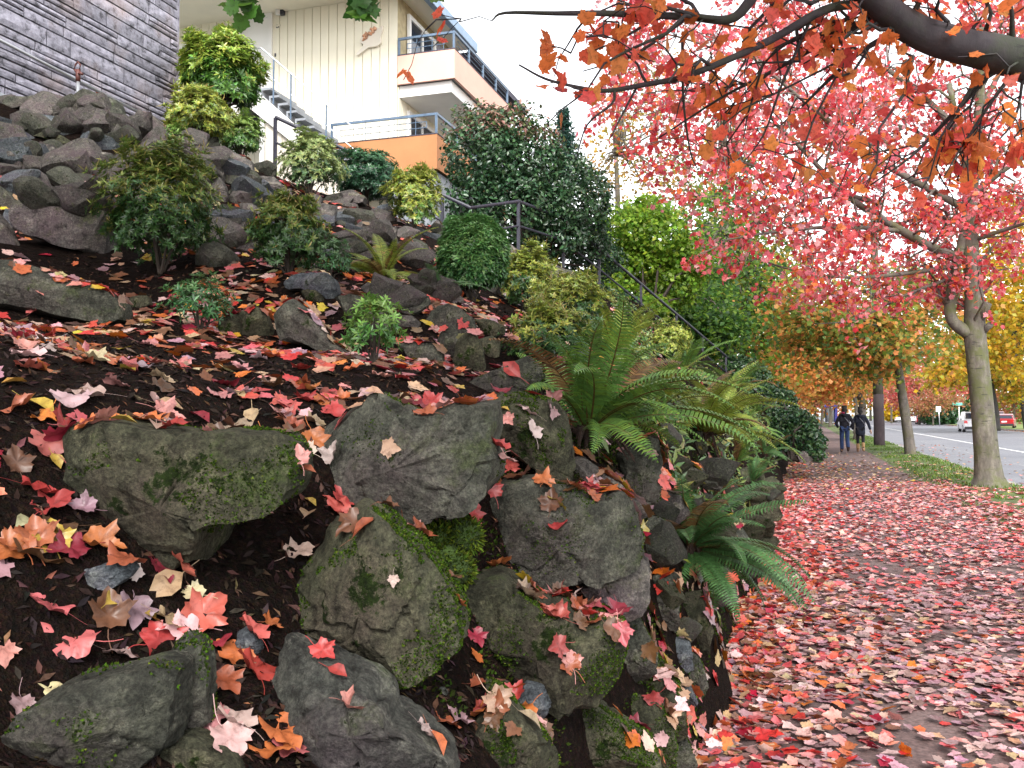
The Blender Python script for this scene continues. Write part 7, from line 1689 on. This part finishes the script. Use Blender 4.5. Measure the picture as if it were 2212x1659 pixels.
pl_ = MB().box((-0.75, -0.02, zz - 0.17), (0.4, 0.02, zz + 0.17)).build('sign_plate', M['sign_green'], sg, bevel=0.01)
MB().box((-0.72, -0.026, zz - 0.15), (0.37, -0.022, zz - 0.125)).box((-0.72, -0.026, zz + 0.125), (0.37, -0.022, zz + 0.15)).build('border', M['sign_white'], pl_)
MB().tube([(0, 0, zz - 0.35), (0, 0, zz - 0.16)], 0.025, 6).build('bracket', M['steel'], sg)
b = gnd(2030, 904, 112); b[2] = -0.05
sg = empty('notice_sign', b); tag(sg, 'small white notice sign on a grey post across the road', 'sign')
zz = at(2024, 883, 112)[2]
MB().tube([(0, 0, -0.2), (-0.12, 0, zz + 0.3)], 0.05, 8).build('post', M['steel'], sg, True)
MB().box((-0.42, -0.07, zz - 0.33), (0.14, -0.04, zz + 0.33)).build('sign_plate', M['sign_white'], sg, bevel=0.01)
M['navy'] = simple('navy_enamel', (0.02, 0.02, 0.16), 0.35, 0.1, 3.0)
b = np.array([2.1, 112.0, 0.0]); b = gnd(1806, 920, 105); b[2] = 0
bs = empty('bus_shelter', b); tag(bs, 'navy blue bus shelter roof and post left of the walkers', 'bus shelter')
zt = at(1795, 876, 105)[2]
MB().box((-1.25, -1.4, zt - 0.22), (0.15, 1.4, zt + 0.08)).build('roof', M['navy'], bs, bevel=0.05)
MB().box((-0.1, -1.3, -0.1), (0.12, -1.1, zt - 0.22)).build('post', M['navy'], bs); MB().box((-0.1, 1.1, -0.1), (0.12, 1.3, zt - 0.22)).build('post', M['navy'], bs)
MB().box((-1.15, 1.3, 0.3), (0.1, 1.34, zt - 0.3)).build('back_pane', M['glass'], bs)
MB().box((-1.1, 0.8, 0.42), (-0.1, 1.2, 0.48)).build('seat', M['steel'], bs)

# ------------------------------------------------------------------ people
def skin(name, verts, edges, radii, mat, parent, root=0, sub=1):
    me = bpy.data.meshes.new(name); me.from_pydata(verts, edges, [])
    o = bpy.data.objects.new(name, me); COL.objects.link(o)
    m = o.modifiers.new('skin', 'SKIN'); m.use_smooth_shade = True
    sv = me.skin_vertices[0].data if me.skin_vertices else None
    if sv is None:
        return None
    for i, r in enumerate(radii):
        sv[i].radius = (r, r) if np.isscalar(r) else r; sv[i].use_root = (i == root)
    s = o.modifiers.new('sub', 'SUBSURF'); s.levels = sub; s.render_levels = sub
    dg = bpy.context.evaluated_depsgraph_get(); dg.update()
    res = bpy.data.meshes.new_from_object(o.evaluated_get(dg))
    bpy.data.objects.remove(o)
    res.materials.clear(); res.materials.append(mat); res.name = name
    res.shade_smooth()
    return link(name, res, parent)
M['skin'] = simple('skin', (0.5, 0.3, 0.22), 0.55, 0.05, 5.0)
M['hair'] = simple('dark_hair', (0.018, 0.014, 0.013), 0.6, 0.3, 30.0)
def cloth(name, c): return simple(name, c, 0.85, 0.2, 12.0, bumps=0.3)
M['dark_jacket'] = cloth('black_jacket', (0.012, 0.011, 0.02)); M['jeans'] = cloth('blue_jeans', (0.025, 0.05, 0.14)); M['navy_coat'] = cloth('navy_coat', (0.012, 0.015, 0.032))
M['tights'] = cloth('black_tights', (0.012, 0.011, 0.016)); M['boot_tan'] = cloth('tan_leather', (0.42, 0.25, 0.12)); M['shoe'] = cloth('brown_shoe', (0.05, 0.025, 0.018)); M['pink_scarf'] = cloth('pink_lining', (0.5, 0.04, 0.12)); M['strap'] = cloth('grey_strap', (0.22, 0.22, 0.26))
def person(label, loc, rz, H, kind, stride=0.16, seed=0):
    s = H / 1.7
    root = empty('person', loc, rz); root.scale = (s, s, s); tag(root, label, 'person', 'people on the path')
    L = stride
    hipL, hipR = (-0.09, 0, 0.9), (0.09, 0, 0.9)
    kL, kR = (-0.095, 0.05 + L * 0.2, 0.49), (0.095, 0.03 - L * 0.1, 0.49)
    aL, aR = (-0.09, L * 0.45, 0.09), (0.10, -L, 0.15)
    tL, tR = (-0.10, L * 0.45 + 0.15, 0.035), (0.11, -L + 0.10, 0.05)
    if kind == 'jacket':
        eL, eR, wL, wR = (-0.30, -0.04, 1.10), (0.30, -0.05, 1.10), (-0.22, 0.10, 0.92), (0.22, 0.10, 0.92)
    else:
        eL, eR, wL, wR = (-0.27, -0.02, 1.10), (0.29, -0.05, 1.11), (-0.27, 0.08, 0.86), (0.36, 0.02, 0.86)
    V = [(0, 0, 0.95), (0, 0, 1.12), (0, -0.01, 1.32), (0, -0.005, 1.43), (0, 0.01, 1.5), (0, 0.02, 1.57), (0, 0.02, 1.66),
         hipL, kL, aL, tL, hipR, kR, aR, tR, (-0.17, -0.01, 1.38), eL, wL, (0.17, -0.01, 1.38), eR, wR]
    E = [(0, 1), (1, 2), (2, 3), (3, 4), (4, 5), (5, 6), (0, 7), (7, 8), (8, 9), (9, 10), (0, 11), (11, 12), (12, 13), (13, 14), (2, 15), (15, 16), (16, 17), (2, 18), (18, 19), (19, 20)]
    R = [(0.13, 0.1), (0.115, 0.09), (0.135, 0.1), (0.07, 0.065), (0.05, 0.05), (0.085, 0.095), (0.07, 0.08), 0.085, 0.055, 0.04, 0.035, 0.085, 0.055, 0.04, 0.035, 0.06, 0.042, 0.03, 0.06, 0.042, 0.03]
    skin('body', V, E, R, M['skin'], root)
    # face on the far side: nose, ears
    f = MB(); f.tube([(0, 0.10, 1.60), (0, 0.125, 1.575)], [0.012, 0.018], 6); f.tube([(-0.085, 0.02, 1.6), (-0.1, 0.01, 1.585)], [0.02, 0.012], 6); f.tube([(0.085, 0.02, 1.6), (0.1, 0.01, 1.585)], [0.02, 0.012], 6)
    f.build('face', M['skin'], root, True)
    jm = M['dark_jacket'] if kind != 'coat' else M['navy_coat']
    zl = 0.86 if kind != 'coat' else 0.60
    VJ = [(0, -0.005, 1.0), (0, 0, 1.14), (0, -0.01, 1.33), (0, -0.01, 1.45), (-0.155, -0.01, 1.375), eL, wL, (0.155, -0.01, 1.375), eR, wR, (0, 0, zl)]
    EJ = [(0, 1), (1, 2), (2, 3), (2, 4), (4, 5), (5, 6), (2, 7), (7, 8), (8, 9), (0, 10)]
    RJ = [(0.185, 0.14), (0.175, 0.135), (0.185, 0.145), (0.085, 0.08), 0.075, 0.066, 0.05, 0.075, 0.066, 0.05, (0.185, 0.15) if kind != 'coat' else (0.2, 0.17)]
    skin('jacket' if kind != 'coat' else 'coat', VJ, EJ, RJ, jm, root, sub=2)
    hd = MB(); hd.tube([(-0.13, -0.05, 1.42), (-0.08, -0.12, 1.40), (0, -0.15, 1.38), (0.08, -0.12, 1.40), (0.13, -0.05, 1.42)], [0.03, 0.055, 0.065, 0.055, 0.03], 8)
    hd.build('hood', M['pink_scarf'] if kind == 'jacket' and False else jm, root, True)
    if kind == 'jacket':
        MB().tube([(-0.11, 0.02, 1.47), (-0.07, -0.08, 1.48), (0.0, -0.11, 1.475)], [0.03, 0.04, 0.03], 7).build('scarf', M['pink_scarf'], root, True)
    tm = M['jeans'] if kind != 'coat' else M['tights']
    VT = [(0, 0, 0.94), hipL, kL, (aL[0], aL[1], aL[2] + 0.0), hipR, kR, (aR[0], aR[1], aR[2] + 0.0)]
    skin('trousers' if kind != 'coat' else 'tights', VT, [(0, 1), (1, 2), (2, 3), (0, 4), (4, 5), (5, 6)], [(0.15, 0.12), 0.105, 0.078, 0.075, 0.105, 0.078, 0.075] if kind != 'coat' else [(0.14, 0.11), 0.095, 0.065, 0.048, 0.095, 0.065, 0.048], tm, root)
    bm_ = M['boot_tan'] if kind == 'coat' else M['shoe']
    for a, t_, kx in ((aL, tL, kL), (aR, tR, kR)):
        top = tuple(np.array(a) * 0.3 + np.array(kx) * 0.7) if kind == 'coat' else (a[0], a[1], a[2] + 0.03)
        skin('boot' if kind == 'coat' else 'shoe', [top, a, t_], [(0, 1), (1, 2)], [0.074 if kind == 'coat' else 0.05, 0.06, 0.042], bm_, root, 1)
    hr = [(0, 0.0, 1.715), (0, -0.01, 1.69), (0, -0.02, 1.64), (0, -0.03, 1.58), (0, -0.045, 1.52), (0, -0.055, 1.45), (0, -0.055, 1.43)]
    hw = [0.03, 0.07, 0.098, 0.112, 0.10, 0.075, 0.03] if kind == 'jacket' else [0.03, 0.065, 0.092, 0.098, 0.082, 0.055, 0.02]
    skin('hair', hr, [(i, i + 1) for i in range(6)], [(a, a * 0.92) for a in hw], M['hair'], root, 2, sub=2)
    # hand with fingers on the swinging arm
    if kind == 'coat':
        hm = MB(); w = np.array(wR); hm.tube([w, w + np.array([0.015, 0.01, -0.05]), w + np.array([0.02, 0.02, -0.09])], [0.026, 0.036, 0.034], 8)
        for k in range(4):
            a = w + np.array([0.0 + 0.014 * k, 0.0 + 0.012 * k, -0.085]); l = (0.06, 0.075, 0.07, 0.055)[k]
            hm.tube([a, a + np.array([0.008, 0.01, -l * 0.5]), a + np.array([-0.004, 0.022, -l])], [0.010, 0.009, 0.007], 5)
        a = w + np.array([-0.015, 0.03, -0.04]); hm.tube([a, a + np.array([-0.015, 0.025, -0.035]), a + np.array([-0.012, 0.035, -0.06])], [0.012, 0.010, 0.008], 5)
        hm.build('hand', M['skin'], root, True)
    if kind != 'far':
        a, b = ((-0.10, -0.10, 1.42), (0.20, -0.13, 1.02)); m = (0.06, -0.165, 1.22)
        MB().tube([a, m, b], 0.016, 5).build('bag_strap', M['strap'], root)
    return root
def foot(u, v, d):
    p = at(u, v, d); return (p[0], p[1], 0.005)
person('walker in black jacket and blue jeans, pink collar, seen from behind', foot(1825, 977, 34), rad(4), 1.70, 'jacket', 0.18)
person('walker in long navy coat and tan boots, seen from behind', foot(1859, 976, 34.2), rad(-3), 1.66, 'coat', 0.2)
person('distant pedestrian in dark top and blue jeans half hidden by the hedge', (0.35, 62.0, 0.005), rad(170), 1.7, 'far', 0.1)

# ------------------------------------------------------------------ cars
def paint(name, c):
    m, n, b = newmat(name); b.inputs['Base Color'].default_value = (*c, 1); b.inputs['Roughness'].default_value = 0.3; b.inputs['Coat Weight'].default_value = 0.6; b.inputs['Coat Roughness'].default_value = 0.08
    t = tex(n, scale=4.0); mixc = ramp(n, t.outputs[0], [(0.3, tuple(x * 0.9 for x in c)), (0.7, c)]); n.links.new(mixc, b.inputs['Base Color'])
    return m
M['tyre'] = simple('tyre_rubber', (0.015, 0.015, 0.017), 0.85, 0.2, 10.0); M['rim'] = simple('alloy_rim', (0.5, 0.5, 0.52), 0.3, 0.1, 6.0, metal=0.8)
M['tail'] = simple('tail_lamp', (0.5, 0.01, 0.015), 0.2, 0.1, 6.0); M['trim'] = simple('black_plastic', (0.02, 0.02, 0.024), 0.6, 0.2, 8.0); M['plate'] = simple('number_plate', (0.75, 0.76, 0.8), 0.4, 0.05, 5.0)
def car(label, loc, rz, kind, col, name):
    root = empty(name, loc, rz); tag(root, label, 'car', 'cars on the road')
    pm = paint('car_paint', col)
    if kind == 'suv': Ln, W, H, belt, gc = 4.6, 0.92, 1.74, 1.05, 0.24; cab = [(-2.12, belt), (-1.95, H - 0.05), (-1.7, H), (0.3, H), (0.6, H - 0.06), (1.15, belt)]; inset = 0.10
    elif kind == 'hatch': Ln, W, H, belt, gc = 4.4, 0.89, 1.46, 0.92, 0.2; cab = [(-1.95, belt), (-1.45, H - 0.12), (-0.9, H - 0.02), (-0.1, H), (0.35, H - 0.05), (1.1, belt)]; inset = 0.15
    else: Ln, W, H, belt, gc = 4.5, 0.88, 1.42, 0.92, 0.2; cab = [(-1.75, belt), (-1.2, H - 0.06), (-0.7, H), (0.2, H), (0.55, H - 0.06), (1.2, belt)]; inset = 0.14
    h = Ln / 2
    prof = [(-h, gc + 0.16), (-h + 0.02, 0.62), (-h + 0.07, belt - 0.02), (-h + 0.25, belt + 0.01), (1.2, belt), (h - 0.35, belt - 0.14), (h - 0.05, belt - 0.3), (h, gc + 0.2), (h - 0.06, gc), (-h + 0.1, gc)]
    MB().prism(prof, 0, -W, W).build('body', pm, root, bevel=0.05)
    n = len(cab); v = [(-W + 0.05 + (inset if 0 < i < n - 1 else 0), y, z) for i, (y, z) in enumerate(cab)] + [(W - 0.05 - (inset if 0 < i < n - 1 else 0), y, z) for i, (y, z) in enumerate(cab)]
    f = [tuple(range(n)), tuple(range(2 * n - 1, n - 1, -1))] + [(i, n + i, n + i + 1, i + 1) for i in range(n - 1)] + [(n - 1, 2 * n - 1, n, 0)]
    cb_ = MB().add(v, f).build('cabin', pm, root, bevel=0.03)
    def quad(name, pts, mat, off, par=root):
        p = np.array(pts, float); nn = np.cross(p[1] - p[0], p[2] - p[0]); nn /= np.linalg.norm(nn)
        if nn @ off < 0: nn = -nn
        m = len(p); vv = np.vstack([p - nn * 0.01, p + nn * 0.012])
        return MB().add(vv, [tuple(range(m)), tuple(range(2 * m - 1, m - 1, -1))] + [(i, (i + 1) % m, m + (i + 1) % m, m + i) for i in range(m)]).build(name, mat, par)
    y0, z0 = cab[0]; y1, z1 = cab[1]
    lerp = lambda a, b, t: a + (b - a) * t
    quad('rear_window', [(-W + 0.05 + inset * 0.15 + 0.08, lerp(y0, y1, 0.12), lerp(z0, z1, 0.12)), (W - 0.05 - inset * 0.15 - 0.08, lerp(y0, y1, 0.12), lerp(z0, z1, 0.12)), (W - 0.05 - inset * 0.9 - 0.06, lerp(y0, y1, 0.9), lerp(z0, z1, 0.9)), (-W + 0.05 + inset * 0.9 + 0.06, lerp(y0, y1, 0.9), lerp(z0, z1, 0.9))], M['glass'], np.array([0, -1, 0.3]))
    ya, za = cab[-1]; yb_, zb_ = cab[-2]
    quad('windscreen', [(-W + 0.15, lerp(ya, yb_, 0.08), lerp(za, zb_, 0.08)), (W - 0.15, lerp(ya, yb_, 0.08), lerp(za, zb_, 0.08)), (W - 0.08 - inset, lerp(ya, yb_, 0.92), lerp(za, zb_, 0.92)), (-W + 0.08 + inset, lerp(ya, yb_, 0.92), lerp(za, zb_, 0.92))], M['glass'], np.array([0, 1, 0.3]))
    for s in (-1, 1):
        xb_, xt = s * (W - 0.05 - inset * 0.08), s * (W - 0.05 - inset * 0.86); zt_ = H - 0.12; zb2 = belt + 0.05
        for (ya2, yb2, yt0, yt1) in ((lerp(y0, y1, 0.6) + 0.15, -0.32, lerp(y0, y1, 1.0) + 0.12, -0.32), (-0.24, cab[-1][0] - 0.25, -0.24, cab[-2][0] - 0.08)):
            quad('side_window', [(xb_, ya2, zb2), (xb_, yb2, zb2), (xt, yt1, zt_), (xt, yt0, zt_)], M['glass'], np.array([s, 0, 0]))
        quad('tail_light', [(s * (W - 0.02), -h + 0.045, belt - 0.3), (s * (W - 0.3), -h + 0.02, belt - 0.3), (s * (W - 0.26), -h + 0.05, belt - 0.06), (s * (W - 0.02), -h + 0.07, belt - 0.06)], M['tail'], np.array([0, -1, 0]))
        MB().box((s * (W - 0.02), 0.95, belt), (s * (W + 0.16), 1.08, belt + 0.14)).build('mirror', pm, root, bevel=0.02)
        for yy in (-h + 0.85, h - 0.9):
            w_ = MB().tube([(s * (W - 0.2), yy, 0.32), (s * (W + 0.012), yy, 0.32)], 0.32, 18).build('wheel', M['tyre'], root)
            MB().tube([(s * (W + 0.013), yy, 0.32), (s * (W + 0.025), yy, 0.32)], 0.2, 14).build('rim', M['rim'], w_)
    MB().box((-W + 0.06, -h - 0.03, gc + 0.02), (W - 0.06, -h + 0.06, gc + 0.24)).build('bumper', M['trim'], root, bevel=0.02)
    MB().box((-0.24, -h - 0.012, belt - 0.34), (0.24, -h + 0.012, belt - 0.2)).build('number_plate', M['plate'], root)
    if kind == 'suv':
        for s in (-1, 1): MB().tube([(s * 0.62, -1.6, H + 0.02), (s * 0.62, -1.5, H + 0.06), (s * 0.62, 0.1, H + 0.06), (s * 0.62, 0.25, H + 0.02)], 0.022, 5).build('roof_rail', M['trim'], root)
    return root
ZR = -0.12
def cp(u, d):
    p = at(u, 905, d); return (p[0], p[1], ZR)
car('silver sport utility car partly hidden behind the tan maple trunk', cp(2100, 79), rad(-2), 'suv', (0.5, 0.5, 0.54), 'parked_car')
x, y, _ = cp(2172, 95); car('dark red hatchback parked right of the tan maple trunk', (x, y, -0.015), rad(-14), 'hatch', (0.30, 0.008, 0.015), 'parked_car')
x, y, _ = cp(2151, 108); car('dark maroon car just behind the red hatchback', (x, y, -0.015), rad(-8), 'suv', (0.12, 0.006, 0.012), 'parked_car')
car('bright red car parked far along the road', cp(1992, 137), rad(-3), 'hatch', (0.55, 0.008, 0.03), 'parked_car')
car('white car just left of the bright red far one', cp(1969, 143), rad(-2), 'suv', (0.72, 0.74, 0.76), 'parked_car')
car('farther white car right of the yellow bush', cp(1943, 165), rad(-2), 'hatch', (0.75, 0.76, 0.78), 'parked_car')
car('farthest silver car beside the yellow bush', cp(1928, 180), rad(-2), 'hatch', (0.55, 0.57, 0.62), 'parked_car')

# ------------------------------------------------------------------ tell apart things whose descriptions came out alike
same = {}
for o in list(COL.objects):
    if o.parent is None and o.get('label') and o.name.split('.')[0] in ('fallen_leaf', 'rock'):
        same.setdefault(o['label'], []).append(o)
for lb, l in same.items():
    if len(l) < 2: continue
    l.sort(key=lambda o: (o.matrix_world.translation - Vector(CP)).length)
    ordn = ['nearest', 'second nearest', 'third nearest', 'fourth nearest', 'fifth nearest', 'sixth nearest', 'seventh nearest', 'eighth nearest']
    if len(lb.split()) > 14: continue
    if len(l) == 2: l[0]['label'], l[1]['label'] = 'nearer ' + lb, 'farther ' + lb
    else:
        for o, w_ in zip(l, ordn): o['label'] = w_ + ' ' + lb
